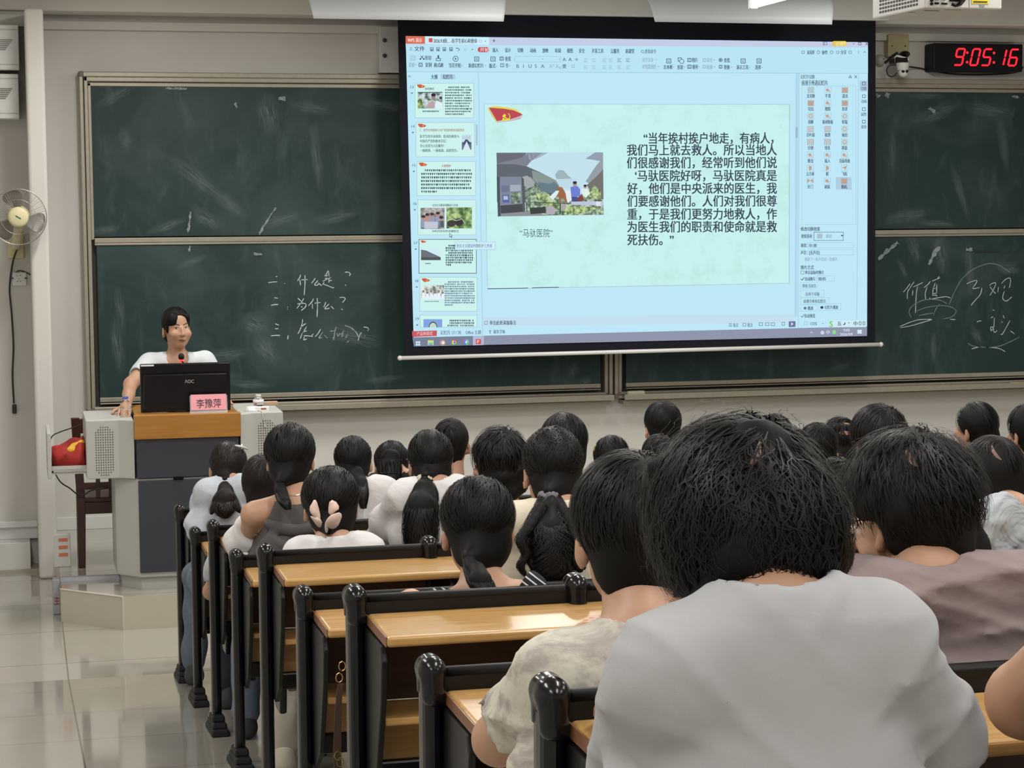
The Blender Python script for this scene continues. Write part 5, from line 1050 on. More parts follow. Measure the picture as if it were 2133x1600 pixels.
# projector hanging from the ceiling
YPJ = 8.3
pj = empty('projector', tuple(at(1965, 20, YPJ)), 'white ceiling projector seen from behind with a dark vent grille and a yellow warning label', 'projector'); PO = np.array(pj.location)
def q_(x, y, Y=YPJ): return at(x, y, Y)-PO
px0, px1, pz0 = float(q_(1926, 15.5)[0]), float(q_(2087, 20)[0]), float(q_(2000, 18)[2]); PD = .56
b = MB(); b.box(px0, px1, 0, PD, pz0, pz0+.19); b.build('housing', M['white'], pj, bevel=.006)
b = MB()
for i in range(14):
    y0 = .07+.42*i/14
    for k in range(9): b.box(px0-.002, px0+.004, y0, y0+.018, pz0+.018+k*.017, pz0+.018+k*.017+.010)
b.build('vent_grille', M['frame_dark'], pj)
b = MB(); b.box(px0+.05, px0+.12, .1, .12, pz0-.001, pz0); b.box(px0+.12, px0+.2, .05, .055, pz0-.001, pz0); b.box(px0+.02, px0+.05, .2, .21, pz0-.001, pz0); b.build('underside_mark', M['frame_dark'], pj)
b = MB()
for x, y, r in ((1940, 1, .007), (1940, 8, .007)): b.lathe([(r, -.006), (r, .004)], tuple(q_(x, y)), 10, 'y')
for x0, y0, x1, y1 in ((1945, -6, 1956, 0), (1946, 5, 1955, 9), (1961, -4, 1970, 0), (1960, 6, 1972, 9.5), (1977, -2, 2000, 3)): A, B = q_(x0, y1), q_(x1, y0); b.box(A[0], B[0], A[1]-.006, A[1]+.003, A[2], B[2])
b.tube(smooth([q_(1982, 8), q_(1992, 11), q_(2003, 6), q_(2012, -8, 8.25), q_(2016, -30, 8.25)]), .008, 8); b.tube(smooth([q_(1988, 12), q_(1998, 8), q_(2006, -6, 8.25), q_(2008, -30, 8.25)]), .008, 8)
b.build('socket_panel', M['black'], pj)
b = MB(); A, B = q_(2024, 7.5), q_(2059, -20); b.box(A[0], B[0], A[1]-.002, A[1]+.002, A[2], B[2]); wl = b.build('warning_label', mat('yellow_label', s2l(250, 225, 30), .5), pj)
b = MB(); A, B = q_(2027, 5.2), q_(2056, 2.8); b.box(A[0], B[0], A[1]-.003, A[1]-.002, A[2], B[2]); b.prism([q_(2030, -1)+np.array([0, -.002, 0]), q_(2036, -1)+np.array([0, -.002, 0]), q_(2033, -9)+np.array([0, -.002, 0])], (0, -.001, 0)); b.build('label_print', M['frame_dark'], wl)
b = MB(); A, B = q_(2040, 15), q_(2050, 10); b.box(A[0], B[0], A[1]-.002, A[1]+.002, A[2], B[2]); A, B = q_(2018.5, 15), q_(2020, -40); b.box(A[0], B[0], A[1]-.002, A[1]+.002, A[2], B[2]); b.build('mark', mat('grey_mark', (.3, .3, .3), .5), pj)
b = MB(); b.box(.02, .08, .25, .31, pz0+.19, 4.3-PO[2]); b.build('ceiling_pole', M['white'], pj)
# ================================================================== rows of linked desks on the sloping floor
Y1, PIT, XP, SL = 2.8095, .8852, .739, .1111
def Yk(k): return Y1+k*PIT
NU, UW = 8, .53
def profile_tube(poly, z0, z1, b, mi=0): b.prism([(x, y, z0) for x, y in poly], (0, 0, z1-z0), mi)
def oval(cx, cy, rx, ry, n=16): return [(cx+rx*math.copysign(abs(math.cos(a))**.7, math.cos(a)), cy+ry*math.copysign(abs(math.sin(a))**.7, math.sin(a))) for a in [2*math.pi*i/n for i in range(n)]]
def make_row(h):
    t = empty('lecture_desk', (0, 0, 0)); L = NU*UW
    for n in range(NU+1):
        x = n*UW
        if n == 0:
            b = MB(); profile_tube(oval(0, 0, .0205, .036), .03, h-.055, b); p = b.build('end_post', M['black'], t, smooth=False, bevel=.002)
            bm = MB(); zs = SL*np.array([.17, -.15])      # foot follows the slope
            for (w, y0, y1, z0, z1) in ((.036, -.17, .15, 0, .028), (.030, -.14, .12, .028, .05), (.026, -.09, .08, .05, .075)):
                bm.add([(-w, y0, z0-SL*y0), (w, y0, z0-SL*y0), (w, y1, z0-SL*y1), (-w, y1, z0-SL*y1), (-w*.92, y0+.01, z1-SL*y0), (w*.92, y0+.01, z1-SL*y0), (w*.92, y1-.01, z1-SL*y1), (-w*.92, y1-.01, z1-SL*y1)],
                       [(0,3,2,1),(4,5,6,7),(0,1,5,4),(1,2,6,5),(2,3,7,6),(3,0,4,7)])
            bm.build('foot', M['matte_black'], p, bevel=.006)
        else:
            b = MB(); profile_tube(oval(x, .0, .017, .03), -.0, h-.06, b); p = b.build('leg', M['black_panel'], t)
        # cap: hood that rounds over the post and comes down on the student's side
        s = SDF((x-.04, -.065, h-.11), (x+.04, .06, h+.02), .0045)
        s.cap((x, -.012, h-.026), (x, .016, h-.026), .0255, .0255, 0).cap((x, -.020, h-.030), (x, -.026, h-.075), .024, .0225, .012).cap((x, .016, h-.03), (x, .018, h-.07), .0235, .0225, .01).half((0, 0, h-.082), (0, .25, -1), .004)
        s.build('cap', M['black'], t if n else p)
        # side bracket under the desk top
        xb = x+.018
        b = MB(); b.prism([(xb, .02, h-.095), (xb, -.235, h-.095), (xb, -.25, h-.13), (xb, -.235, h-.22), (xb, -.195, h-.32), (xb, -.15, h-.43), (xb, -.06, h-.50), (xb, .02, h-.50)], (.014, 0, 0)); b.build('side_bracket', M['black_panel'], t, bevel=.003)
    b = MB(); b.tube([(.02, 0, h-.036), (L-.02, 0, h-.036)], .0125, 12); b.box(.02, L-.02, -.011, .011, h-.125, h-.036); rl = b.build('back_rail', M['black_panel'], t)
    for q in rl.data.polygons: q.use_smooth = len(q.vertices) == 4 and abs(q.normal.x) < .1 and q.area < .05
    b = MB()
    for n in range(NU):
        for dx in (.10, .43): b.lathe([(.0045, -.0135), (.0045, -.010)], (n*UW+dx, 0, h-.075), 8, 'y')
    b.build('screw', M['chrome'], rl)
    b = MB(); b.box(.026, L-.026, -.278, -.012, h-.092, h-.067); d = b.build('desk_top', M['wood'], t, bevel=.009, seg=4)
    b = MB(); b.box(.0235, .0262, -.272, -.016, h-.0905, h-.0685); b.build('end_band', M['wood_edge'], d)
    b = MB(); b.box(.034, L-.03, -.19, -.02, h-.29, h-.272); b.build('book_shelf', M['wood'], t, bevel=.005, seg=3)
    b = MB(); b.box(.034, L-.03, -.018, -.006, h-.272, h-.095); b.build('modesty_board', M['wood_dark'], t)
    b = MB(); b.box(.034, L-.03, -.018, .02, h-.415, h-.30); b.build('seat_back_board', M['wood'], t, bevel=.003)
    b = MB(); b.box(.02, L-.02, -.03, .03, h-.47, h-.415); b.build('cross_bar', M['black'], t, bevel=.006)
    for n in range(NU):
        x0 = n*UW
        b = MB(); zs_ = .40; pr = [(.05, zs_-.01), (.15, zs_-.004), (.30, zs_+.004), (.38, zs_), (.405, zs_-.018)]
        poly = [(x0+.075, y, z) for y, z in pr]+[(x0+.075, y, z-.018) for y, z in reversed(pr)]
        b.prism(poly, (UW-.15, 0, 0)); st = b.build('seat', M['wood'], t, bevel=.005, seg=3)
        for xx in (x0+.045, x0+UW-.068):
          b = MB(); b.prism([(xx, .03, .43), (xx, .10, .435), (xx, .22, .40), (xx, .235, .33), (xx, .16, .295), (xx, .05, .30)], (.024, 0, 0)); b.build('seat_hinge', M['black'], st, bevel=.008, seg=3)
    return t
RA = make_row(.8693); RB = make_row(.8008); rows = {}
ordn = ['nearest', 'second', 'third', 'fourth', 'fifth', 'sixth', 'seventh', 'eighth', 'ninth']
desc = ['whose end post stands beside the person in the grey T-shirt', 'under the elbow of the person in the marbled T-shirt', 'with bright lamp glints on its top, bare of things', 'with a black-haired low ponytail behind its bare rail', 'with its wide empty top at mid picture', 'behind the person with the pink bow clip', 'with a phone lying on it', 'just before the front desk', 'closest to the lectern, with a hand on it']
for k in range(9):
    src = RA if k % 2 == 0 else RB
    o = src if k < 2 else copy_tree(src)
    o.location = (XP, Yk(k), gz(Yk(k))); rows[k] = o
    tag(o, 'black and wood linked desk row, %s from the camera, %s' % (ordn[k], desc[k].split(',')[0]) if False else 'wooden-topped black desk row, %s' % desc[k], 'desk', 'rows of linked lecture desks')
# ================================================================== people
def hair_mat(name, c=(.0045, .0040, .0040), rough=.62, sp=.2):
    m = mat(name, c, rough, spec=sp); return m
M['hair'] = hair_mat('black_hair'); M['hair_brown'] = hair_mat('dark_brown_hair', (.010, .0065, .0055))
M['hair_s'] = hair_mat('black_hair_strand', (.0055, .005, .005), .5, .24); M['hair_brown_s'] = hair_mat('brown_hair_strand', (.022, .014, .011), .45, .35)
M['lip'] = mat('lip', (.26, .085, .075), .5); M['eye_white'] = mat('eye_white', (.5, .46, .42), .3); M['iris'] = mat('dark_iris', (.012, .008, .006), .2); M['brow'] = mat('eyebrow_hair', (.05, .03, .022), .8)
M['scalp'] = mat('scalp_skin', (.20, .13, .10), .7)
def cloth(name, c, c2=None, sc=8, rough=.85, bump=(.25, .006)):
    m = mat(name, c, rough, spec=.2, noise=(sc, .25, c2 or tuple(x*.94 for x in c)))
    nt = m.node_tree; b = nt.nodes['Principled BSDF']; tc = nt.nodes.new('ShaderNodeTexCoord')
    n1 = nt.nodes.new('ShaderNodeTexNoise'); n1.inputs['Scale'].default_value = 9; n1.inputs['Detail'].default_value = 3; n1.inputs['Distortion'].default_value = .8
    bp = nt.nodes.new('ShaderNodeBump'); bp.inputs['Strength'].default_value = bump[0]; bp.inputs['Distance'].default_value = bump[1]*6
    nt.links.new(tc.outputs['Object'], n1.inputs['Vector']); nt.links.new(n1.outputs['Fac'], bp.inputs['Height'])
    n2 = nt.nodes.new('ShaderNodeTexNoise'); n2.inputs['Scale'].default_value = 700; b2 = nt.nodes.new('ShaderNodeBump'); b2.inputs['Strength'].default_value = .15; b2.inputs['Distance'].default_value = .002
    nt.links.new(tc.outputs['Object'], n2.inputs['Vector']); nt.links.new(n2.outputs['Fac'], b2.inputs['Height']); nt.links.new(bp.outputs[0], b2.inputs['Normal']); nt.links.new(b2.outputs[0], b.inputs['Normal'])
    return m
def striped(name, c1, c2, rot, scale):
    m = mat(name, c1, .85, spec=.2); nt = m.node_tree; b = nt.nodes['Principled BSDF']; tc = nt.nodes.new('ShaderNodeTexCoord'); mp = nt.nodes.new('ShaderNodeMapping'); mp.inputs['Rotation'].default_value = rot
    w = nt.nodes.new('ShaderNodeTexWave'); w.inputs['Scale'].default_value = scale; w.inputs['Distortion'].default_value = .6
    r = nt.nodes.new('ShaderNodeValToRGB'); r.color_ramp.elements[0].position = .80; r.color_ramp.elements[1].position = .9; r.color_ramp.elements[0].color = (*c1, 1); r.color_ramp.elements[1].color = (*c2, 1)
    nt.links.new(tc.outputs['Object'], mp.inputs[0]); nt.links.new(mp.outputs[0], w.inputs['Vector']); nt.links.new(w.outputs['Fac'], r.inputs[0]); nt.links.new(r.outputs[0], b.inputs['Base Color']); return m
def jean(name, c): return cloth(name, c, tuple(x*.75 for x in c), 30)
CL = dict(grey=cloth('grey_tee_cotton', (.41, .415, .43), (.39, .395, .41), 5, bump=(.12, .006)), marble=cloth('marbled_tee', (.54, .51, .44), (.25, .205, .20), 4.5), mauve=cloth('mauve_brown_tee', (.25, .195, .195)), cream=cloth('cream_blouse', (.62, .56, .44)),
    white=cloth('white_blouse', (.66, .65, .65)), bluegrey=cloth('pale_blue_shirt', (.48, .51, .56)), charcoal=cloth('charcoal_dress', (.085, .08, .078)), black=cloth('black_shirt', (.015, .015, .016)), wrinkled=cloth('wrinkled_blue_grey_shirt', (.42, .45, .48), bump=(.8, .01)),
    palegreen=cloth('pale_green_collar', (.50, .53, .40)), stripes=striped('black_white_striped_top', (.014, .014, .018), (.5, .5, .5), (0, .9, 0), 22), teacher=cloth('white_lecturer_top', (.58, .62, .64)),
    denim=jean('blue_denim', (.15, .19, .25)), trousers=cloth('dark_trousers', (.03, .035, .045)), khaki=cloth('pale_trousers', (.50, .47, .41)), shoe=mat('pale_shoe', (.5, .46, .38), .7), shoe_dark=mat('dark_shoe', (.04, .04, .045), .6))
def marble_cloth():
    m = CL['marble']; nt = m.node_tree; b = nt.nodes['Principled BSDF']; tc = nt.nodes.new('ShaderNodeTexCoord')
    mp = nt.nodes.new('ShaderNodeMapping'); mp.inputs['Scale'].default_value = (1, 1, 1.9); nt.links.new(tc.outputs['Object'], mp.inputs[0])
    n = nt.nodes.new('ShaderNodeTexNoise'); n.inputs['Scale'].default_value = 4.2; n.inputs['Detail'].default_value = 7; n.inputs['Roughness'].default_value = .65; n.inputs['Distortion'].default_value = 1.2
    r = nt.nodes.new('ShaderNodeValToRGB'); e = r.color_ramp.elements; e[0].position = .47; e[1].position = .70; e[0].color = (.56, .53, .455, 1); e[1].color = (.24, .19, .19, 1); k = e.new(.57); k.color = (.36, .33, .30, 1)
    nt.links.new(mp.outputs[0], n.inputs['Vector']); nt.links.new(n.outputs['Fac'], r.inputs[0]); nt.links.new(r.outputs[0], b.inputs['Base Color'])
marble_cloth()
V3 = lambda *a: np.array(a, float)
def frame_from(phi, pit, rol=0):
    f = V3(math.sin(phi)*math.cos(pit), math.cos(phi)*math.cos(pit), -math.sin(pit)); r = V3(math.cos(phi), -math.sin(phi), 0); u = np.cross(r, f)
    c, s = math.cos(rol), math.sin(rol); return np.array([c*r+s*u, f, -s*r+c*u])      # rows: right, forward, up
def hand(s, W, f, n, side, rr=1., bend=.35):
    "palm, four bent fingers of unequal length, thumb from the side of the palm"
    f = f/np.linalg.norm(f); n = n-f*(n@f); n /= np.linalg.norm(n); l = np.cross(f, n)*side
    s.cap(W, W+f*.075, .026*rr, .036*rr, .012, sq=(1, 1, .62)); s.cap(W+f*.03+l*.01, W+f*.08, .02, .022, .01)
    for i, L in enumerate((.072, .080, .074, .058)):
        b0 = W+f*.088+l*(.030-.020*i); d1 = f*math.cos(bend)-n*math.sin(bend)+l*(.06-.04*i); d2 = f*math.cos(bend*2.3)-n*math.sin(bend*2.3)
        k1 = b0+d1*L*.52; s.cap(W+f*.07+l*(.026-.017*i), b0, .0105, .0098, .008); s.cap(b0, k1, .0095, .0088, .003); s.cap(k1, k1+d2*L*.5, .0088, .0075, .003)
    t0 = W+f*.025+l*.030; t1 = t0+(f*.6+l*.75-n*.25)*.045; s.cap(t0, t1, .0135, .0105, .01); s.cap(t1, t1+(f*.9+l*.25-n*.3)*.034, .0105, .0085, .004)

def strands(n, r, c0, H, R, mode, tie, L, w, seed, vol=.05, curl=0, ok=None, whorl=(.1, -.55, .83), fall=.5, jit=.22, steps=9, pull=1.0):
    "ribbons of hair that flow over the head; all in head-local space, then turned into world space"
    rg = np.random.RandomState(seed); u = rg.normal(size=(n*3, 3)); u /= np.linalg.norm(u, axis=1)[:, None]
    p = u*r
    keep = (p[:, 1]+c0[1] < .012+.75*(p[:, 2]+c0[2])) & (p[:, 2] > -.55*r[2])
    if ok is not None: keep &= ok(p+c0)
    u = u[keep][:n]; m = len(u); off = 1+rg.uniform(0, 1, (m, 1))**1.5*vol; ja = rg.normal(0, jit, m); ph = rg.uniform(0, 6.28, m); fr = rg.uniform(.8, 1.6, m); Ls = L*rg.uniform(.6, 1.15, (m, 1))
    wv = np.array(whorl)/np.linalg.norm(whorl); P = []; D = []; Nn = []
    q = u.copy(); free = np.zeros(m, bool); pos = q*r*off
    for i in range(steps+1):
        nrm = q/r; nrm /= np.linalg.norm(nrm, axis=1)[:, None]
        if mode == 'tie': d = (np.array(tie)-c0)[None]-pos
        else: d = (q-wv[None])*1.0; d = d/(np.linalg.norm(d, axis=1)[:, None]+1e-6)+np.cross(nrm, d)*.35+np.array([0, 0, -fall])
        d = d-nrm*(d*nrm).sum(1)[:, None]*(1-.0)
        d /= np.linalg.norm(d, axis=1)[:, None]+1e-6
        a = ja+curl*np.sin(ph+fr*i*1.3); sd = np.cross(nrm, d); d = d*np.cos(a)[:, None]+sd*np.sin(a)[:, None]
        P.append(pos.copy()); D.append(d); Nn.append(nrm)
        pos = pos+d*Ls/steps; low = pos[:, 2] < -.62*r[2]
        q2 = pos/r; q2 /= np.linalg.norm(q2, axis=1)[:, None]
        lift = 1+(off-1)*(1+.35*i/steps)
        pr = q2*r*lift; pos = np.where(low[:, None], pos*np.array([pull, pull, 1]), pos); pos = np.where((low & (mode != 'tie'))[:, None], pos*.6+np.where(low[:, None], pos, pr)*.4, pr); q = q2
    V = []; S = steps+1
    for i in range(S):
        sd = np.cross(Nn[i], D[i]); sd /= np.linalg.norm(sd, axis=1)[:, None]+1e-6; ww = w*(1-.75*(i/steps)**2)*(.5 if i == 0 else 1)
        V += [P[i]-sd*ww/2, P[i]+sd*ww/2]
    V = np.stack(V, 1).reshape(-1, 3)+c0; V = V@R+H
    base = (np.arange(m)*2*S)[:, None]; qs = np.array([[2*i, 2*i+1, 2*i+3, 2*i+2] for i in range(steps)]).reshape(-1)
    Q = (base+qs[None]).reshape(-1, 4); return V, Q
def tail_strands(n, chain, rad, w, seed, wavy=0., spread=1.0):
    rg = np.random.RandomState(seed); C = np.array(smooth(chain, 4)); m = len(C); rr = np.interp(np.linspace(0, len(rad)-1, m), np.arange(len(rad)), rad)
    a = rg.uniform(0, 6.28, n); k = np.sqrt(rg.uniform(.55, 1.1, n)); ph = rg.uniform(0, 6.28, n); V = []; end = rg.uniform(.75, 1.04, n)
    for i in range(m):
        ti = np.clip(i*end, 0, m-1.001); i0 = ti.astype(int); f = (ti-i0)[:, None]; c = C[i0]*(1-f)+C[i0+1]*f; r_ = (rr[i0]*(1-f[:, 0])+rr[i0+1]*f[:, 0])*spread
        aa = a+wavy*np.sin(ph+ti*.55); wx = wavy*.012*np.sin(ph*2+ti*.5)
        p = c+np.stack([np.cos(aa)*k*r_+wx, np.sin(aa)*k*r_*.7, np.zeros(n)], 1)
        sd = np.stack([-np.sin(aa), np.cos(aa), 0*aa], 1)*(w*(1-.6*(i/(m-1))**2)/2); V += [p-sd, p+sd]
    V = np.stack(V, 1).reshape(-1, 3); base = (np.arange(n)*2*m)[:, None]; qs = np.array([[2*i, 2*i+1, 2*i+3, 2*i+2] for i in range(m-1)]).reshape(-1)
    return V, (base+qs[None]).reshape(-1, 4)
def scrunchie(c, rad, th, m, parent, O, ax='z', lumps=11, name='scrunchie'):
    b = MB()
    for i in range(lumps):
        a = 6.283*i/lumps; p = np.array(c)-O+(np.array([math.cos(a)*rad, math.sin(a)*rad*.7, .004*math.sin(3*a)]) if ax == 'z' else np.array([math.cos(a)*rad, 0, math.sin(a)*rad]))
        b.ell(p, (th*random.uniform(.9, 1.2), th, th*random.uniform(.9, 1.3)), 10, 7)
    return b.build(name, m, parent, smooth=True)
PEOPLE = {}
def person(key, k, cx, ytop, wpx, label, style, shirt, ltype='tee', phi=0., pit=.12, rol=0., lean=0., female=True, hair='hair', SLpx=None, SRpx=None, elbowL=None, elbowR=None, handL=None, handR=None,
           tail=None, tie=None, legs=True, near=0, nstr=420, curl=0., vol=.05, hv=1.0, neck_hole=.066, trousers='trousers', seed=1, sleeve=.62, sw=None, trunk=1.0, dYs=0., fingers=False, bare=False, shoe='shoe_dark', fall=.5, jit=.22, whorl=(.1, -.55, .83), chin=None, HL=.12, fingersL=False, bulk=1.0, hood=None, wamp=1.0, Nz=None, folds=None, locks=()):
    Yb = Yk(k-1)+.19; Yh = Yk(k-1)+.30+lean; T = at(cx, ytop, Yh); dep = float((T-C0)@_f); hw = wpx/2*dep/F
    hs = float(np.clip(hw/.0835, .93, 1.07)) if hv == 1.0 else 1.03
    a = hw; r = V3(a, max(.096*hs, a*1.14), max(.092*hs, a*1.04)); c0 = V3(0, -.012, .03)*hs
    R = frame_from(phi, pit, rol); up = R[2]
    # head centre so that the hair's top meets the sight line
    top = V3(0, 0, 0); H = T-V3(0, 0, 1)*(.03*hs*up[2]+math.sqrt((r[2]*up[2])**2+(r[1]*R[1][2])**2+(r[0]*R[0][2])**2)+c0[1]*R[1][2])
    lp = lambda x, y, z: H+hs*(R[0]*x+R[1]*y+R[2]*z)
    sw = sw or (.155 if female else .18)
    N = V3((H[0]*.8+at(cx, ytop, Yb)[0]*.2), Yb+.03+dYs, H[2]-.205*hs-.02); Ys = Yb+dYs
    S1 = at(*SLpx, Ys) if SLpx else N+V3(-sw, -.03, -.065); S2 = at(*SRpx, Ys) if SRpx else N+V3(sw, -.03, -.065)
    if SLpx or SRpx: N = V3(N[0], N[1], max(N[2], (S1[2]+S2[2])/2+.05))
    if Nz: N = V3(N[0], N[1], at(cx, Nz, N[1])[2])
    zf = gz(Yb); bx = (S1[0]+S2[0])/2; seat = gz(Yk(k-1))+.425
    O = V3(bx, Yb, zf); Pv = V3(bx*.7+.3*bx, Yb+.02, seat+.10); Cx = V3(bx, Yb+.01+dYs*.6, (S1[2]+S2[2])/2-.14)
    dz = gz(Yk(k))+(.8693 if k % 2 == 0 else .8008)-.067; yd = Yk(k)-.27
    E1 = V3(*elbowL) if elbowL is not None else V3(S1[0]-.05, Ys+.20, min(S1[2]-.20, dz+.06)); E2 = V3(*elbowR) if elbowR is not None else V3(S2[0]+.05, Ys+.20, min(S2[2]-.20, dz+.06))
    h1 = V3(*handL) if handL is not None else V3(bx-.09, yd+.05, dz+.035); h2 = V3(*handR) if handR is not None else V3(bx+.09, yd+.05, dz+.035)
    root = empty('person', tuple(O), label, 'person', 'seated students'); PEOPLE[key] = root
    allp = np.array([S1, S2, E1, E2, h1, h2, H, Pv, V3(bx, Yb+.6, zf)]); lo = allp.min(0)-.17; hi = allp.max(0)+.17; lo[2] = zf-.10
    if not legs: lo[2] = seat-.04
    hh = (.0085, .0075)[0] if near else .0125
    s = SDF(lo, hi, hh); tw = (.135 if female else .15)*trunk
    # --- body: one continuous surface
    s.cap(Pv, Cx, tw-.030, tw-.034, 0, sq=(1.06, .70, 1)); s.cap(Cx, (S1+S2)/2-V3(0, 0, .04), tw-.038, .055, .04, sq=(1.1, .72, 1))
    s.cap(S1, S2, .046, .046, .03); s.cap(N+V3(0, -.01, -.01), S1+V3(.03, 0, .01), .044, .040, .03); s.cap(N+V3(0, -.01, -.01), S2+V3(-.03, 0, .01), .044, .040, .03)
    for i, (Sx, Ex, hx, side) in enumerate(((S1, E1, h1, -1), (S2, E2, h2, 1))):
        fw = hx-Ex; fw /= np.linalg.norm(fw)+1e-9; q = 1.0 if not female else .88
        s.cap(Sx, Ex, .047*q*bulk, .039*q*bulk, .02); s.cap(Ex, Ex*.6+hx*.4, .039*q*bulk, .037*q*bulk, .015); s.cap(Ex*.6+hx*.4, hx, .037*q*bulk, .026*q, .015)
        hand(s, hx, fw*V3(1, 1, .35) if (not fingers and not (fingersL and i == 0)) else fw, V3(0, .0, 1) if abs(fw[2]) < .8 else V3(0, 1, 0), -side, 1., .3)
    if legs:
        for sx in (-1, 1):
            hp, kn, an = V3(bx+sx*.085, Yb+.04, seat+.075), V3(bx+sx*.098, Yb+.43, seat+.045), V3(bx+sx*.12, Yb+.47, gz(Yb+.47)+.08)
            s.cap(hp, kn, .072, .052, .03); s.cap(kn, an, .050, .034, .02); s.cap(an, an+V3(0, .10, -.035), .034, .026, .02)
    # neck and head
    s.cap(N+V3(0, -.005, -.03), lp(0, -.02, -.05), .052 if female else .058, .050 if female else .056, .03)
    ell = lambda c, rr, kk=.02, op='add': s.ell(lp(*c), np.array(rr)*hs, kk, R, op)
    ell((0, -.012, .03), (.072, .090, .085)); ell((0, .03, -.045), (.056, .060, .072), .03); ell((0, .064, -.098), (.022, .018, .018), .02)
    s.cap(lp(0, .088, .005), lp(0, .104, -.032), .007*hs, .0125*hs, .012); ell((0, .080, -.066), (.022, .012, .010), .01)
    for sx in (-1, 1):
        ell((sx*.077, -.008, -.022), (.011, .021, .032), .006); ell((sx*.079, .0, -.018), (.006, .011, .016), .004, 'sub'); ell((sx*.031, .088, .006), (.016, .010, .009), .01, 'sub')
    s.build('body', M['skin'], root, O)
    # --- hair
    hb = SDF(lp(0, 0, 0)-.24*max(1, hw/.085)-(.0 if not hood else .2), lp(0, 0, 0)+.24*max(1, hw/.085), .0075 if near else .010)
    rb = r*(.985 if hv == 1 else .93); cc = H+R[0]*c0[0]+R[1]*c0[1]+R[2]*c0[2]; hb.ell(cc, rb, 0, R)
    if style in ('short', 'curly', 'spiky'):
        hb.ell(lp(0, -.045, -.045), V3(.068, .050, .068)*hs*(1 if hv == 1 else hv), .03, R)
        if style == 'spiky': hb.ell(lp(0, -.05, -.060), V3(.072, .05, .062)*hs*min(hv, 1.1), .03, R)
        if style == 'curly': hb.ell(lp(-.006, -.052, -.062), V3(.062, .05, .074)*hv, .03, R)
    elif style in ('tail', 'clip'):
        tw_ = tie if tie is not None else lp(0, -.1, -.08); hb.ell(lp(0, -.045, -.035), V3(.070, .052, .066)*hs, .03, R); hb.cap(lp(0, -.055, -.05), tw_, .05*hs, .016, .035)
    elif style == 'bob':
        hb.cap(lp(0, -.03, 0), lp(0, -.045, -.06-HL), .082*hs, .066*hs, .03, sq=(1, .8, 1))
    if style in ('curly',): hb.ripple(.006, waves(8, 45, 110, seed))
    elif style == 'spiky': hb.ripple(.003, waves(6, 60, 130, seed))
    else: hb.ripple(.0012, waves(5, 50, 120, seed, .25))
    if style != 'bob':
        fcut = .026 if female else .016; nrm = R[1]*1-R[2]*.75; hb.half(lp(0, fcut, 0), nrm, .008)
        hb.half(lp(0, 0, -.158 if style == 'curly' else (-.105 if female else -.108)), -R[2]+R[1]*.25, .012) if style in ('short', 'curly', 'spiky') else None
    else:
        fcut = .03; nrm = R[1]*1-R[2]*.35; hb.half(lp(0, fcut, 0), nrm, .008)
    if style in ('short', 'spiky') and not (tie is not None):
        for sx in (-1, 1): hb.ell(lp(sx*.084, .006, -.028), V3(.022, .026, .040)*hs, .006, R, 'sub')
    extra = []; wst = (.0021 if near else .0042); rl = r*.985 if hv == 1 else r*.95
    mode = 'tie' if style in ('tail', 'clip') else 'flow'
    ok = None
    if style in ('short', 'spiky'): ok = lambda p: ~((np.abs(p[:, 0]) > .06*hs) & (p[:, 2] < .012) & (p[:, 1] > -.03))
    tl = None
    if tie is not None: tl = R@(np.array(tie)-H)
    elif mode == 'tie': tl = V3(0, -.1, -.08)*hs
    Ls = {'short': .085, 'spiky': .042, 'curly': .19, 'tail': .16, 'clip': .16, 'bob': .22}[style]
    if style == 'spiky': vol = max(vol, .10)
    st_ = strands(nstr, rl, c0, H, R, mode, tl, Ls, wst, seed, vol, curl, ok, whorl, fall, jit, pull=.95 if style == 'curly' else 1.0); extra.append((st_[0]-O, st_[1], 1))
    if style == 'curly':
        s2 = strands(int(nstr*.7), rl*.98, c0+V3(.0, -.02, -.03), H, R, 'flow', None, .13, wst*.9, seed+50, .15, .6, None, whorl, .7, .4, pull=.95); extra.append((s2[0]-O, s2[1], 1))
    if near and style in ('curly', 'spiky'):
        s3 = strands(420, rl*1.02, c0, H, R, 'flow', None, Ls*.9, .0009, seed+90, .24 if style == 'curly' else .16, .7, ok, whorl, .1, .6); extra.append((s3[0]-O, s3[1], 1))
    if tail is not None:
        ty = (.165, .125, .07, .055, .05, .05, .05); ch = [at(x, y, Yk(k-1)+ty[i]) for i, (x, y, _, Y) in enumerate(tail)]; rd = [q*dep/F for _, _, q, _ in tail]
        lo2 = np.min(ch, 0)-max(rd)-.03; hi2 = np.max(ch, 0)+max(rd)+.03; tb = SDF(lo2, hi2, .007 if near else .009)
        tp = [1.0]*len(rd); tp[-1] = .25; tp[-2] = .6 if len(rd) < 5 else .75
        rc = [q*t*(.84 if curl < .5 else .66) for q, t in zip(rd, tp)]
        for p, q, ra, rb_ in zip(ch[:-1], ch[1:], rc[:-1], rc[1:]): tb.cap(p, q, ra, rb_, .012, sq=(1, .7, 1))
        tb.ripple(.0015, waves(5, 80, 200, seed+3, .15)); tv, tq = tb.mesh(); extra.append((tv-O, tq, 0))
        t2 = tail_strands(int(nstr*.95), ch, rd, wst*.9, seed+9, .9 if curl > .5 else .18); extra.append((t2[0]-O, t2[1], 1))
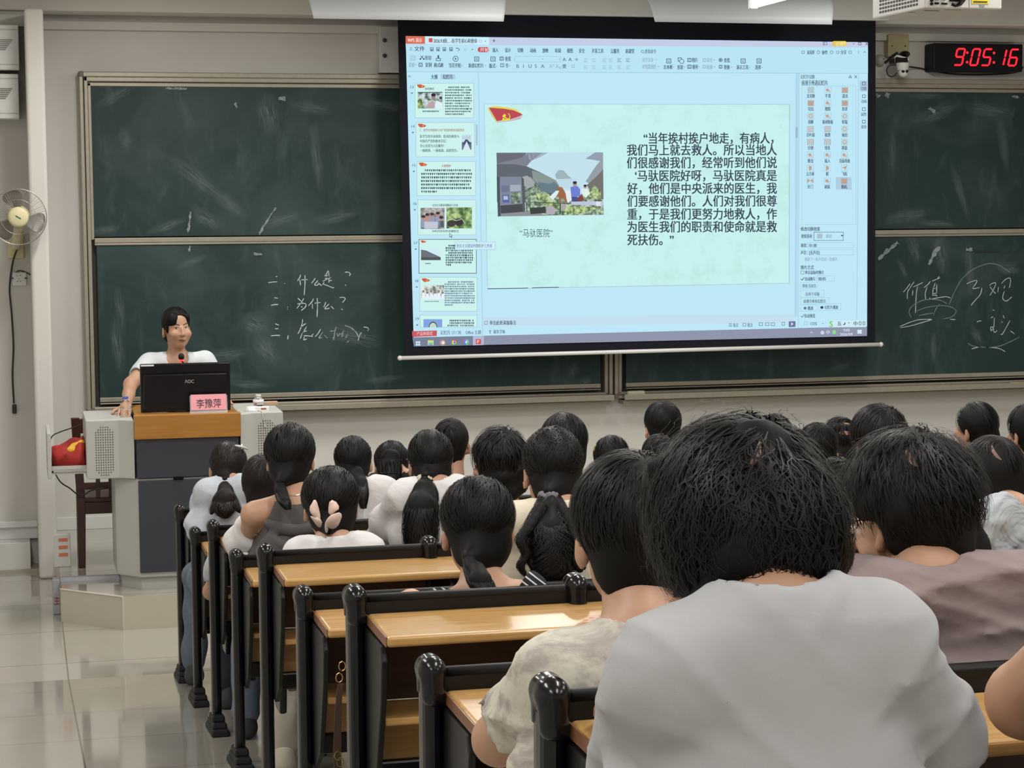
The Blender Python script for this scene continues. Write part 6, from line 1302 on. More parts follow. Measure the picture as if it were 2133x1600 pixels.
    for li, lk in enumerate(locks):
        ch = [at(x, y, Yk(k-1)+(.11, .07, .05, .045, .045, .045)[i]) for i, (x, y, _) in enumerate(lk)]; rd = [q*dep/F for _, _, q in lk]
        tb = SDF(np.min(ch, 0)-.06, np.max(ch, 0)+.06, .007); cs = smooth(ch, 3); rs = np.interp(np.linspace(0, len(rd)-1, len(cs)), np.arange(len(rd)), rd)
        for p, q, ra, rb_ in zip(cs[:-1], cs[1:], rs[:-1], rs[1:]): tb.cap(p, q, max(.005, ra*.8), max(.005, rb_*.8), .006)
        tv, tq = tb.mesh(); extra.append((tv-O, tq, 0)); t2 = tail_strands(90, ch, rd, wst, seed+70+li, .4, 1.1); extra.append((t2[0]-O, t2[1], 1))
    ho = hb.build('hair', [M[hair], M[hair+'_s']], root, O, extra)
    # --- shirt
    if shirt:
        lo3 = np.min([S1, S2, E1, E2, Pv], 0)-.2; hi3 = np.max([S1, S2, E1, E2, N], 0)+.16; lo3[2] = seat-.02
        s = SDF(lo3, hi3, hh)
        s.cap(Pv, Cx, tw+.012, tw+.006, 0, sq=(1.06, .75, 1)); s.cap(Cx, (S1+S2)/2-V3(0, 0, .04), tw+.004, .092, .05, sq=(1.1, .78, 1)); s.cap(S1+V3(.01, 0, 0), S2+V3(-.01, 0, 0), .060, .060, .04)
        s.cap(N+V3(0, -.012, -.022), S1+V3(.02, 0, .006), .052, .054, .04); s.cap(N+V3(0, -.012, -.022), S2+V3(-.02, 0, .006), .052, .054, .04)
        amp = .0035 if not near else .0045
        sl = SDF(lo3, hi3, hh)
        if ltype in ('tee', 'puff', 'long'):
            for Sx, Ex, hx in ((S1, E1, h1), (S2, E2, h2)):
                q = sleeve; cu = Sx*(1-q)+Ex*q; r0, r1 = (.062*bulk, .060*bulk+.006) if ltype == 'tee' else ((.066, .062) if ltype == 'puff' else (.056, .050))
                if ltype == 'long': sl.cap(Sx, Ex, .056, .050, .02); sl.cap(Ex, hx*.9+Ex*.1, .050, .036, .015); continue
                one = SDF(lo3, hi3, hh); one.cap(Sx, cu, r0, r1, 0)
                if ltype == 'puff': one.ell(Sx*.45+cu*.55, (.080, .076, .083), .02)
                d = Ex-Sx; d = d/np.linalg.norm(d); one.cap(cu+d*(r1*.62), cu+d*.20, r1*.98, r1*1.2, .004, op='sub')
                sl.g = np.minimum(sl.g, one.g)
            s.mix((slice(None),)*3, sl.g, .022, 'add')
        s.ripple(amp*wamp, waves(6, 12, 40, seed+20))
        for a_, fl in (folds or ((.0045, [(6, 4, 34, 1.3+seed, 9, 12, 14), (22, 5, 20, 2.1+seed, 11, 9, 17), (-24, 5, 18, .4+seed, 8, 10, 12)]),)): s.folds(a_*wamp, fl)
        s.cap(N+V3(0, .004, .03), lp(0, -.015, -.03), neck_hole, neck_hole+.012, .010, op='sub')
        if ltype == 'bare':
            s.half(N+V3(0, 0, -.085), (0, 0, 1), .01)
        s.half((0, 0, seat+.02), (0, 0, -1))
        if chin: chin(s, locals())
        s.build('shirt', CL[shirt], root, O)
    if legs:
        lo4 = V3(bx-.3, Yb-.2, zf-.08); hi4 = V3(bx+.3, Yb+.75, seat+.32); s = SDF(lo4, hi4, .0125)
        s.cap(Pv+V3(0, 0, .06), Pv+V3(0, .0, -.03), tw*1.02, tw*1.08, 0, sq=(1.05, .8, .8))
        for sx in (-1, 1):
            hp, kn, an = V3(bx+sx*.085, Yb+.04, seat+.075), V3(bx+sx*.098, Yb+.43, seat+.045), V3(bx+sx*.12, Yb+.47, gz(Yb+.47)+.08)
            s.cap(hp, kn, .084, .066, .03); s.cap(kn, an+V3(0, 0, .03), .064, .056, .02)
        s.half((0, 0, seat+.004), (0, .0, -1)) if False else None
        s.ripple(.003, waves(5, 20, 55, seed+31)); s.build('trousers', CL[trousers], root, O)
        for sx in (-1, 1):
            an = V3(bx+sx*.12, Yb+.47, gz(Yb+.47)); s = SDF(an+V3(-.08, -.12, -.06), an+V3(.08, .24, .14), .010)
            s.cap(an+V3(0, -.02, .045), an+V3(0, .13, .028), .044, .036, 0); s.cap(an+V3(0, -.02, .05), an+V3(0, -.02, .09), .042, .04, .02)
            s.half(an+V3(0, 0, -.002), (0, -SL, -1)); s.build('shoe', CL[shoe], root, O)
    return root, dict(H=H, R=R, lp=lp, O=O, S1=S1, S2=S2, E1=E1, E2=E2, N=N, hs=hs, r=r, c0=c0, dep=dep, Yb=Yb, hair=ho)
def whorl_patch(root, g, pts, w):
    "strip of scalp showing where the hair parts"
    b = MB(); P = [at(x, y, 1) for x, y in pts]; out = []
    for x, y in pts:
        d = _ray(x, y); d = d/np.linalg.norm(d); o = g['R']@(C0-g['H'])-g['c0']; dl = g['R']@d; rr = g['r']*1.035; A = (dl/rr)@(dl/rr); B = 2*(o/rr)@(dl/rr); Cc = (o/rr)@(o/rr)-1; t = (-B-math.sqrt(max(0, B*B-4*A*Cc)))/(2*A)
        out.append(C0+d*t-g['O'])
    vs = []
    for i, p in enumerate(out):
        t = out[min(i+1, len(out)-1)]-out[max(i-1, 0)]; n = (C0-g['O'])-p; sd = np.cross(t, n); sd /= np.linalg.norm(sd); ww = w*(.25 if i in (0, len(out)-1) else 1); vs += [p-sd*ww/2, p+sd*ww/2]
    b.add(vs, [(2*i, 2*i+1, 2*i+3, 2*i+2) for i in range(len(out)-1)]); return b.build('scalp_parting', M['scalp'], root)
def glasses(root, g, m, rings=True):
    lp, O = g['lp'], g['O']; b = MB()
    for sx in (-1, 1):
        b.tube([lp(sx*.079, -.01, .012)-O, lp(sx*.079, .05, .012)-O, lp(sx*.056, .099, .008)-O], .0018, 6)
        if rings: b.tube([lp(sx*(.033+.023*math.cos(a)), .100, .0+.018*math.sin(a))-O for a in np.linspace(0, 6.283, 17)], .0017, 6, caps=False)
    if rings: b.tube([lp(-.010, .104, .004)-O, lp(.010, .104, .004)-O], .0015, 6); return b.build('glasses', m, root)
M['frame_silver'] = mat('silver_glasses', (.55, .55, .55), .25, metal=.9); M['frame_black'] = mat('black_glasses', (.015, .015, .015), .3)

# ---- nearest rows
r_, g = person('grey', 0, 1541, 862, 392, 'person with bushy curly black hair in a plain grey T-shirt, largest in view', 'curly', 'grey', 'tee', phi=-.06, pit=.34, female=False, SLpx=(1392, 1425), SRpx=(1838, 1345), near=1, nstr=5200, curl=.2, vol=.11, hv=1.25, hair='hair', seed=11,
   elbowL=at(1345, 1570, 2.34), elbowR=at(1935, 1570, 2.26), handL=(.80, 2.62, 1.66), handR=(.98, 2.64, 1.66), sleeve=.92, sw=.2, trunk=1.0, neck_hole=.064, bulk=1.12, dYs=-.04, trousers='khaki', fall=.3, jit=.22, whorl=(.08, -.62, .60), Nz=1248, wamp=1.0,
   folds=((.006, [(16, 4, 14, .9, 7, 9, 8), (-14, 4, 22, 2.2, 6, 8, 9)]), (.003, [(5, 3, 40, .3, 9, 6, 12)])))
whorl_patch(r_, g, [(1583, 920), (1579, 945), (1571, 962), (1552, 972)], .008)
r_, g = person('marble', 1, 1312, 938, 250, 'person in a cream T-shirt marbled with mauve smudges, elbow out on the desk', 'short', 'marble', 'tee', phi=.04, pit=.10, female=False, SLpx=(1172, 1404), SRpx=(1470, 1385), near=1, nstr=2800, seed=23, vol=.06,
   elbowL=at(1040, 1540, 3.22), handL=(1.0, 3.42, 1.48), elbowR=(1.30, 3.36, 1.52), handR=at(1362, 1326, 3.50), sleeve=.82, sw=.19, bulk=1.12, neck_hole=.064, trousers='khaki', fingers=True, fall=.6, wamp=1.2, Nz=1292,
   folds=((.007, [(26, 4, 14, 1.1, 8, 9, 9), (-10, 4, 26, 2.6, 9, 7, 11)]), (.004, [(30, 8, -26, .3, 9, 6, 10)])))
r_, g = person('mauve', 1, 1895, 893, 272, 'person with spiky short black hair and glasses in a mauve-brown T-shirt, chin on hand', 'spiky', 'mauve', 'tee', phi=-.42, pit=.22, female=False, SLpx=(1868, 1262), SRpx=(2190, 1225), near=1, nstr=3400, seed=37, vol=.12, wamp=1.0, folds=((.009, [(4, 3, 30, 1.0, 7, 5, 6), (-7, 3, 38, 2.0, 5, 6, 8)]), (.005, [(10, 3, 44, .2, 8, 7, 9)])),
   elbowL=at(1738, 1235, 3.42), handL=at(1790, 1128, 3.27), elbowR=(1.98, 3.22, 1.46), handR=(1.80, 3.48, 1.47), sleeve=.55, sw=.2, bulk=1.15, neck_hole=.072, whorl=(.02, -.35, .93), fall=.25)
whorl_patch(r_, g, [(1888, 938), (1893, 950), (1902, 962), (1912, 972)], .011); glasses(r_, g, M['frame_black'])
person('arm', 0, 2545, 870, 250, 'person mostly outside the right edge with a bare elbow resting on the desk', 'short', 'black', 'tee', female=False, SLpx=(2362, 1262), SRpx=(2730, 1260), near=1, nstr=200, seed=41, elbowL=at(2136, 1458, 2.33), handL=at(2290, 1500, 2.50), sleeve=.24, bulk=1.25)
# ---- middle rows
r_, g = person('ponytail', 3, 992, 990, 157, 'person with a low black ponytail and bare neck above the desk rail', 'tail', 'stripes', 'tee', pit=.10, tie=at(976, 1160, Yk(2)+.16), tail=[(976, 1158, 10, Yk(2)+.21), (985, 1185, 19, Yk(2)+.19), (1000, 1212, 26, Yk(2)+.18), (1012, 1240, 22, Yk(2)+.17), (1018, 1270, 10, Yk(2)+.17)], nstr=1100, seed=51, near=1, neck_hole=.115, SLpx=(915, 1278), SRpx=(1092, 1252), sleeve=.4, trousers='khaki', shoe='shoe')
scrunchie(at(976, 1160, Yk(2)+.205), .012, .0075, M['matte_black'], r_, g['O'], lumps=9, name='hair_tie')
r_, g = person('scrunchie', 4, 1149, 888, 126, 'person with a wavy ponytail in a grey scrunchie and cream blouse', 'tail', 'cream', 'puff', pit=.05, tie=at(1144, 1022, Yk(3)+.16), tail=[(1144, 1030, 14, 0), (1146, 1062, 31, 0), (1146, 1105, 38, 0), (1150, 1150, 40, 0), (1154, 1192, 40, 0), (1154, 1222, 24, 0)],
   locks=([(1128, 1055, 14), (1104, 1095, 14), (1086, 1125, 11), (1098, 1155, 9), (1084, 1178, 8), (1096, 1202, 3)], [(1168, 1058, 14), (1190, 1098, 13), (1206, 1135, 10), (1194, 1162, 9), (1208, 1188, 7), (1219, 1168, 2)], [(1130, 1100, 12), (1112, 1140, 11), (1106, 1168, 8), (1116, 1190, 6), (1110, 1212, 3)]), nstr=900, curl=.7, seed=61, SLpx=(1072, 1092), SRpx=(1225, 1082), trunk=.95, sleeve=.7)
scrunchie(at(1143, 1034, Yk(3)+.165), .019, .013, cloth('grey_scrunchie', (.16, .16, .17)), r_, g['O'])
r_, g = person('bow', 5, 686, 970, 120, 'person with a pale pink bow clip in black hair over a white shirt', 'clip', 'white', 'tee', pit=.12, tie=at(683, 1105, Yk(4)+.16), nstr=800, seed=71, hv=1.0, SLpx=(625, 1158), SRpx=(765, 1155), trousers='khaki', neck_hole=.07, shoe='shoe')
M['bow'] = cloth('pale_pink_bow', (.66, .50, .47), (.60, .47, .36), 60)
yb = Yk(4)+.135
def petal(pts, th=.012):
    P = [at(x, y, yb-d)-g['O'] for x, y, d in pts]; c = sum(P)/len(P); P = [c+(p-c)*1.28 for p in P]; b = MB(); n = len(P); b.add(P+[c+V3(0, -.022, 0), c+V3(0, .012, 0)], [(i, (i+1) % n, n) for i in range(n)]+[((i+1) % n, i, n+1) for i in range(n)])
    return b.build('bow_petal', M['bow'], bw, sub=1, smooth=True)
bw = MB().ell(at(680, 1098, yb)-g['O'], (.006, .008, .02), 8, 6).build('bow_clip', M['bow'], r_, smooth=True)
petal([(657, 1032, .0), (649, 1048, .01), (640, 1062, .01), (652, 1075, .02), (662, 1090, .01), (671, 1088, .0), (665, 1060, .0)]); petal([(688, 1031, .0), (714, 1058, .02), (700, 1064, .03), (684, 1080, .01), (682, 1058, .0)]); petal([(641, 1070, .0), (654, 1078, .02), (671, 1078, .02), (672, 1098, .0), (664, 1102, .0), (654, 1088, .01)]); petal([(716, 1066, .0), (698, 1066, .03), (680, 1078, .03), (675, 1092, .02), (686, 1104, .01), (702, 1102, .01), (710, 1086, .0)])
r_, g = person('dress', 6, 603, 880, 106, 'person with a bare shoulder in a charcoal dress over an off-shoulder white sleeve', 'tail', 'charcoal', 'none', phi=.22, pit=.06, tie=at(582, 1003, Yk(5)+.16), tail=[(582, 1003, 8, Yk(5)+.19), (585, 1025, 13, Yk(5)+.17), (592, 1045, 13, Yk(5)+.165), (600, 1062, 5, Yk(5)+.16)], nstr=700, seed=81, SLpx=(528, 1072), SRpx=(668, 1062), trousers='denim', neck_hole=.095, elbowL=at(512, 1150, 7.62), sleeve=.5, chin=lambda s, L: s.half(L['S1']+V3(.052, 0, 0), (-1, 0, .45), .008))
S1, E1, O = g['S1'], g['E1'], g['O']; d = (E1-S1); s = SDF(np.minimum(S1, E1)-.15, np.maximum(S1, E1)+.15, .010); s.cap(S1+d*.38, S1+d*.95, .062, .066, 0); s.ell(S1+d*.8, (.070, .07, .08), .03); s.ripple(.006, waves(6, 30, 80, 5)); dn = d/np.linalg.norm(d); s.half(S1+d*.40, -dn+V3(.25, 0, -.2), .004); s.half(S1+d*1.25, dn); s.build('white_sleeve', CL['white'], r_, O)
def on_back(ob, x, z):
    from mathutils.bvhtree import BVHTree
    me = ob.data; bv = on_back.c.get(ob.name) or BVHTree.FromPolygons([v.co[:] for v in me.vertices], [tuple(p.vertices) for p in me.polygons]); on_back.c[ob.name] = bv
    h = bv.ray_cast(Vector((x, -1, z)), Vector((0, 1, 0)))
    return np.array(h[0]) if h[0] is not None else None
on_back.c = {}
sh = [c for c in r_.children if c.name.startswith('shirt')][0]; nl = g['N']-O; s = SDF(nl+V3(-.3, -.3, -.35), nl+V3(.3, .2, .1), .009)
for j_, (dz, dp) in enumerate(((-.055, .05), (-.085, .085), (-.115, .12), (-.15, .15))):
    pr = None
    for t in np.linspace(-1, 1, 15):
        q = on_back(sh, nl[0]+.145*t, nl[2]+dz-dp*(1-t*t))
        if q is None: pr = None; continue
        q = q+V3(0, -.004-.004*j_, 0)
        if pr is not None: s.cap(pr, q, .019, .019, .012, sq=(1, .7, 1))
        pr = q
s.build('draped_collar', CL['charcoal'], r_)
b = MB(); b.tube([g['N']-O+V3(.056*math.sin(a), -.012-.05*math.cos(a), .015+.012*abs(math.sin(a))) for a in np.linspace(-1.2, 1.2, 12)], .0012, 5); b.build('necklace', M['chrome'], r_); glasses(r_, g, M['frame_silver'])
r_, g = person('beige_scrunchie', 6, 895, 894, 94, 'person with a long straight ponytail in a beige scrunchie and white blouse', 'tail', 'white', 'puff', pit=.05, tie=at(886, 990, Yk(5)+.16), tail=[(886, 996, 11, Yk(5)+.17), (884, 1025, 27, Yk(5)+.13), (878, 1060, 36, Yk(5)+.11), (876, 1100, 38, Yk(5)+.10), (876, 1132, 36, Yk(5)+.10), (876, 1158, 26, Yk(5)+.1)], nstr=700, seed=91, SLpx=(836, 1038), SRpx=(958, 1028), sleeve=.95)
scrunchie(at(885, 997, Yk(5)+.168), .019, .011, cloth('beige_scrunchie', (.58, .55, .44)), r_, g['O'])
r_, g = person('fluffy', 5, 1040, 888, 116, 'person with tousled short black hair left of the grey scrunchie', 'spiky', 'cream', 'tee', pit=.06, female=False, nstr=900, seed=101, vol=.10, fall=.7)
person('behind', 6, 1173, 860, 100, 'person with dark hair tied up behind the grey scrunchie wearer', 'tail', 'white', 'tee', pit=.0, nstr=420, seed=103, tie=at(1168, 868, Yk(5)+.33))
# ---- front rows
r_, g = person('patterned_tie', 8, 475, 918, 78, 'person with a brownish ponytail and white clip in a pale blue shirt', 'tail', 'bluegrey', 'puff', phi=.2, pit=.12, tie=at(468, 998, Yk(7)+.16), tail=[(468, 1003, 9, Yk(7)+.18), (469, 1025, 19, Yk(7)+.15), (468, 1045, 26, Yk(7)+.14), (468, 1062, 28, Yk(7)+.135), (468, 1076, 14, Yk(7)+.13)], hair='hair_brown', nstr=420, seed=111, SLpx=(430, 1030), SRpx=(508, 1022), handL=tuple(at(410, 1077, Yk(8)-.24)), elbowL=tuple(at(432, 1066, Yk(7)+.38)), fingers=True, trousers='denim', sleeve=.9, near=1, locks=([(462, 1025, 9), (454, 1044, 10), (444, 1060, 8), (440, 1072, 2)], [(476, 1025, 9), (486, 1044, 10), (494, 1058, 8), (500, 1068, 2)], [(468, 1040, 10), (468, 1058, 12), (472, 1075, 3)]))
scrunchie(at(468, 1002, Yk(7)+.178), .015, .0085, striped('dotted_hair_tie', (.02, .02, .03), (.6, .6, .6), (.4, .5, 0), 60), r_, g['O'], name='hair_tie')
b = MB(); A, B2 = at(490, 928, Yk(7)+.20)-g['O'], at(516, 936, Yk(7)+.27)-g['O']; b.tube([A, (A+B2)/2+V3(0, -.01, .004), B2], [.003, .006, .004], 8); b.tube([(A+B2)/2+V3(0, -.01, -.006), (A+B2)/2+V3(0, -.01, .016)], .004, 8); b.build('hair_clip', M['white'], r_, smooth=True)
person('small', 7, 542, 946, 76, 'person with a dark bob partly hidden behind the charcoal dress', 'bob', 'bluegrey', 'tee', pit=.10, hair='hair_brown', nstr=380, seed=113, HL=.10)
r_, g = person('green_collar', 7, 734, 907, 78, 'person with a pale green collar on a white blouse and smooth dark hair', 'clip', 'white', 'puff', phi=.15, pit=.06, nstr=400, seed=117, tie=at(745, 1008, Yk(6)+.16), tail=[(742, 985, 16, 0), (750, 1005, 15, 0), (756, 1028, 12, 0), (757, 1060, 6, 0)], SLpx=(700, 1035), SRpx=(800, 1030))
O = g['O']; s = SDF(g['N']+V3(-.2, -.16, -.16), g['N']+V3(.2, .14, .08), .009); s.cap(g['N']+V3(-.07, -.03, -.03), g['N']+V3(.10, -.03, -.035), .052, .055, 0); s.cap(g['N']+V3(0, .0, .02), g['N']+V3(0, .02, .14), .058, .07, .008, op='sub'); s.half(g['N']+V3(0, 0, -.062), (0, 0, -1)); s.build('collar', CL['palegreen'], r_, O)
b = MB(); A = at(766, 938, Yk(6)+.29)-O; b.tube([A+V3(0, 0, -.004), A+V3(.012, -.01, .012)], .0025, 6); b.tube([A+V3(0, 0, .004), A+V3(.014, -.01, -.006)], .002, 6); b.build('hair_clip', M['chrome'], r_)
r_, g = person('claw', 8, 815, 917, 72, 'person with a dark claw clip and bare shoulder in the front row', 'clip', 'black', 'none', phi=.1, pit=.10, nstr=360, seed=119, tie=at(812, 990, Yk(7)+.16), tail=[(814, 955, 24, 0), (812, 985, 26, 0), (815, 1012, 12, 0)], SLpx=(782, 1012), SRpx=(850, 1000), neck_hole=.10)
b = MB(); c = at(808, 985, Yk(7)+.10)-g['O']
for k in range(5): b.tube([c+V3(-.03+.015*k, .02, .05), c+V3(-.034+.017*k, -.012, .0), c+V3(-.03+.015*k, .015, -.045)], .004, 6)
b.tube([c+V3(-.04, -.012, 0), c+V3(.04, -.012, 0)], .005, 6); b.build('claw_clip', M['black'], r_)
b = MB(); A = at(838, 955, Yk(7)+.22)-g['O']; b.tube([A, A+V3(.024, .01, -.006)], .003, 6); b.build('hair_stick', M['white'], r_)
person('black_shirt', 7, 940, 870, 70, 'person in a black shirt with bobbed hair looking right, in the front rows', 'short', 'black', 'tee', phi=.35, pit=.02, nstr=380, seed=121)
r_, g = person('orange_clip', 7, 1272, 906, 74, 'person with a bright orange and green hair clip before the white wall', 'tail', 'white', 'tee', pit=.08, nstr=360, seed=123, vol=.08)
b = MB(); A = at(1239, 941, Yk(6)+.30)-g['O']; b.ell(A, (.006, .006, .016), 8, 6); b.build('hair_clip', mat('orange_clip', (.8, .25, .08), .4), r_, smooth=True)
b = MB(); b.ell(A+V3(.003, 0, .024), (.005, .005, .01), 8, 6); b.build('clip_leaf', mat('green_clip', (.3, .6, .08), .4), r_, smooth=True)
person('buzz', 8, 1379, 833, 78, 'person with a flat-topped crew cut and a bare left ear', 'short', 'white', 'tee', pit=.0, female=False, nstr=380, seed=127, jit=.5, vol=.03)
person('dark_dome', 6, 1372, 903, 74, 'person seen as a dark dome of hair just below the crew cut', 'short', 'black', 'tee', pit=.1, nstr=360, seed=129)
person('peak', 8, 1612, 861, 74, 'person whose crown peeks out right behind the bushy curly hair', 'tail', 'white', 'tee', pit=.05, nstr=300, seed=131)
person('pair', 7, 1702, 879, 84, 'person with neat rounded hair right of the bushy curly head', 'short', 'bluegrey', 'tee', pit=.06, phi=.15, nstr=380, seed=133, female=True)
person('tousled', 8, 1748, 868, 74, 'person with tousled hair, squeezed between two larger heads in the front row', 'spiky', 'white', 'tee', pit=.06, female=False, nstr=380, seed=137)
r_, g = person('round_head', 5, 1828, 840, 117, 'person with a large smooth round head of hair and silver glasses, above the spiky hair', 'short', 'bluegrey', 'tee', pit=.02, female=False, phi=-.1, nstr=700, seed=139); glasses(r_, g, M['frame_silver'], False)
r_, g = person('glance_left', 7, 2032, 836, 80, 'person with smooth tied hair glancing left before the white wall', 'clip', 'black', 'tee', phi=-.5, pit=.03, nstr=380, seed=141); glasses(r_, g, M['frame_black'], False)
person('edge', 6, 2143, 838, 88, 'person cut off by the right edge with an ear showing', 'short', 'black', 'tee', phi=-.3, pit=.03, nstr=360, seed=143)
r_, g = person('wrinkled', 3, 2068, 905, 128, 'person with a centre parting in a wrinkled blue-grey shirt', 'bob', 'wrinkled', 'tee', pit=.22, phi=-.08, nstr=1000, seed=147, HL=.09, SLpx=(2000, 1105), SRpx=(2170, 1100), dYs=-.05, wamp=2, near=1)
whorl_patch(r_, g, [(2066, 928), (2069, 940), (2076, 950), (2086, 958)], .009)
person('hidden', 2, 1742, 950, 100, 'person in white almost hidden between the bushy curly hair and the spiky hair', 'bob', 'white', 'tee', pit=.1, nstr=700, seed=149, HL=.06, curl=.3, SLpx=(1690, 1160), SRpx=(1835, 1160))

# ---- the lecturer, standing behind the lectern
def lecturer():
    Yt = YP+.72; T = at(367, 640, Yt); phi = math.pi-.30; R = frame_from(phi, .02, -.02); hs = 1.02; H = T-V3(0, 0, .122*hs)
    lp = lambda x, y, z: H+hs*(R[0]*x+R[1]*y+R[2]*z)
    N = V3(H[0]+.0, Yt+.03, H[2]-.20); SA, SB_ = at(314, 757, Yt+.02), at(424, 752, Yt+.02)        # her right and left shoulders as seen from the seats
    O = V3(N[0], Yt+.05, ST); EA, EB = at(272, 800, Yt-.12), at(460, 808, Yt-.02); hA = V3(*at(263, 848, YP+.40)); hB = V3(*at(452, 842, YP+.50))
    hA[2] = max(hA[2], zl+.035); hB[2] = max(hB[2], zt+.03)
    t = empty('person', tuple(O), 'person lecturing in a white short-sleeved top, leaning on the lectern behind the monitor', 'person')
    s = SDF((N[0]-.45, YP+.2, ST-.01), (N[0]+.45, Yt+.3, T[2]+.03), .0062)
    P0 = V3(N[0], Yt+.12, ST+.80); Cx = V3(N[0], Yt+.06, N[2]-.2)
    s.cap(P0, Cx, .145, .12, 0, sq=(1.05, .72, 1)); s.cap(Cx, (SA+SB_)/2-V3(0, 0, .03), .12, .07, .05, sq=(1.1, .75, 1)); s.cap(SA, SB_, .048, .048, .04); s.cap(N, SA, .042, .045, .04); s.cap(N, SB_, .042, .045, .04)
    for Sx, Ex, hx, sd in ((SA, EA, hA, 1), (SB_, EB, hB, -1)):
        s.cap(Sx, Ex, .047, .040, .02); s.cap(Ex, Ex*.55+hx*.45, .040, .036, .015); s.cap(Ex*.55+hx*.45, hx, .036, .026, .012); hand(s, hx, V3(-.15*sd, -1, -.1), V3(0, -.1, 1), sd, 1, .2)
    for sx in (-1, 1):
        kn, an = V3(N[0]+sx*.10, Yt+.11, ST+.45), V3(N[0]+sx*.10, Yt+.14, ST+.07); s.cap(V3(N[0]+sx*.085, Yt+.12, ST+.80), kn, .085, .055, .03); s.cap(kn, an, .055, .036, .02); s.cap(an+V3(0, .02, -.035), an+V3(0, -.14, -.04), .034, .028, .015)
    s.cap(N+V3(0, 0, -.03), lp(0, -.015, -.05), .050, .049, .03)
    ell = lambda c, rr, kk=.02, op='add': s.ell(lp(*c), np.array(rr)*hs, kk, R, op)
    ell((0, -.010, .03), (.073, .090, .084)); ell((0, .026, -.042), (.064, .062, .072), .03); ell((0, .060, -.092), (.026, .020, .020), .02)
    for sx in (-1, 1): ell((sx*.042, .062, -.030), (.024, .022, .022), .02)      # cheeks
    s.cap(lp(0, .086, .008), lp(0, .101, -.030), .007, .011, .012)
    for sx in (-1, 1): ell((sx*.010, .094, -.033), (.009, .009, .007), .006); ell((sx*.032, .090, .006), (.018, .009, .008), .008, 'sub'); ell((sx*.077, -.010, -.022), (.010, .022, .032), .005); ell((sx*.08, -.004, -.018), (.006, .011, .016), .004, 'sub')
    ell((0, .084, -.062), (.023, .011, .009), .008)
    s.build('body', M['skin'], t, O)
    def surf(x, z, push=.0015):
        for y in np.arange(.14, .02, -.0008):
            p = lp(x, y, z); i = np.round((p-s.lo)/s.h).astype(int)
            fpos = (p-s.lo)/s.h; i = np.floor(fpos).astype(int); f = fpos-i; v = 0
            for a in (0, 1):
                for b_ in (0, 1):
                    for c in (0, 1): v += s.g[i[0]+a, i[1]+b_, i[2]+c]*(f[0] if a else 1-f[0])*(f[1] if b_ else 1-f[1])*(f[2] if c else 1-f[2])
            if v < 0: return lp(x, y+push, z)-O
        return lp(x, .08, z)-O
    def strip(name, top, botm, m, parent=t, push=.0016):
        n = len(top); vs = [surf(x, z, push) for x, z in top]+[surf(x, z, push) for x, z in botm]; b = MB(); b.add(vs, [(i, i+1, n+i+1, n+i) for i in range(n-1)]); return b.build(name, m, parent, smooth=True)
    for sx in (-1, 1):
        xs = [.016, .023, .031, .039, .046]
        e = strip('eye', [(sx*x, .006+.0032*math.sin(3.14*i/4)) for i, x in enumerate(xs)], [(sx*x, .005-.0030*math.sin(3.14*i/4)) for i, x in enumerate(xs)], M['eye_white'])
        strip('iris', [(sx*x+.002, .0058+.0034*math.sin(3.14*i/4)) for i, x in enumerate((.026, .0285, .031, .0335, .036))], [(sx*x+.002, .0052-.0034*math.sin(3.14*i/4)) for i, x in enumerate((.026, .0285, .031, .0335, .036))], M['iris'], e, .0024)
        strip('eyelid', [(sx*x, .0085+.0045*math.sin(3.14*i/4)) for i, x in enumerate(xs)], [(sx*x, .0062+.0034*math.sin(3.14*i/4)) for i, x in enumerate(xs)], M['brow'], e, .0026)
        xs = [.012, .022, .034, .046, .054]; strip('eyebrow', [(sx*x, .026+.006*math.sin(2.2*i/4)) for i, x in enumerate(xs)], [(sx*x, .021+.0055*math.sin(2.2*i/4)) for i, x in enumerate(xs)], M['brow'])
    xs = [-.024, -.014, -.005, 0, .005, .014, .024]
    lips = strip('lips', [(x, -.057-abs(x)*.16-(.002 if x == 0 else 0)) for x in xs], [(x, -.075+abs(x)*.45) for x in xs], M['lip'])
    strip('mouth_gap', [(x*.8, -.0635) for x in xs], [(x*.8, -.067+abs(x)*.12) for x in xs], mat('mouth_dark', (.05, .015, .015), .6), lips, .0024)
    # hair drawn back with a side parting and low bun
    hb = SDF(H-.2, H+.2, .0062); hb.ell(lp(0, -.014, .034), V3(.080, .098, .090)*hs, 0, R); hb.ell(lp(0, -.06, -.03), V3(.065, .045, .07)*hs, .03, R); hb.ell(lp(0, -.115, -.05), V3(.035, .03, .03), .02, R); hb.ripple(.001, waves(5, 60, 140, 3, .3))
    hb.half(lp(0, .030, 0), R[1]-R[2]*.55, .006)
    for sx in (-1, 1): hb.ell(lp(sx*.083, .0, -.04), V3(.02, .03, .04), .006, R, 'sub')
    hb.ell(lp(.0, .085, .035), V3(.060, .05, .050), .012, R, 'sub')
    q = SDF(H-.2, H+.2, .0062); q.ell(lp(.045, .05, .055), V3(.036, .030, .042), 0, R); q.ell(lp(-.050, .035, .058), V3(.020, .022, .032), .01, R); q.ell(lp(.063, .022, .02), V3(.016, .03, .05), .01, R)
    hb.g = np.minimum(hb.g, np.where(True, q.g, q.g)); hb.ell(lp(-.012, .085, .045), V3(.040, .05, .036), .008, R, 'sub')
    st_ = strands(600, V3(.080, .098, .090)*hs*.99, V3(0, -.014, .034)*hs, H, R, 'tie', V3(0, -.11, -.05), .16, .004, 5, .03, 0, lambda p: p[:, 1] < .035)
    hb.build('hair', [M['hair'], M['hair_s']], t, O, [(st_[0]-O, st_[1], 1)])
    s = SDF((N[0]-.42, YP+.35, ST+.7), (N[0]+.42, Yt+.3, N[2]+.1), .0075)
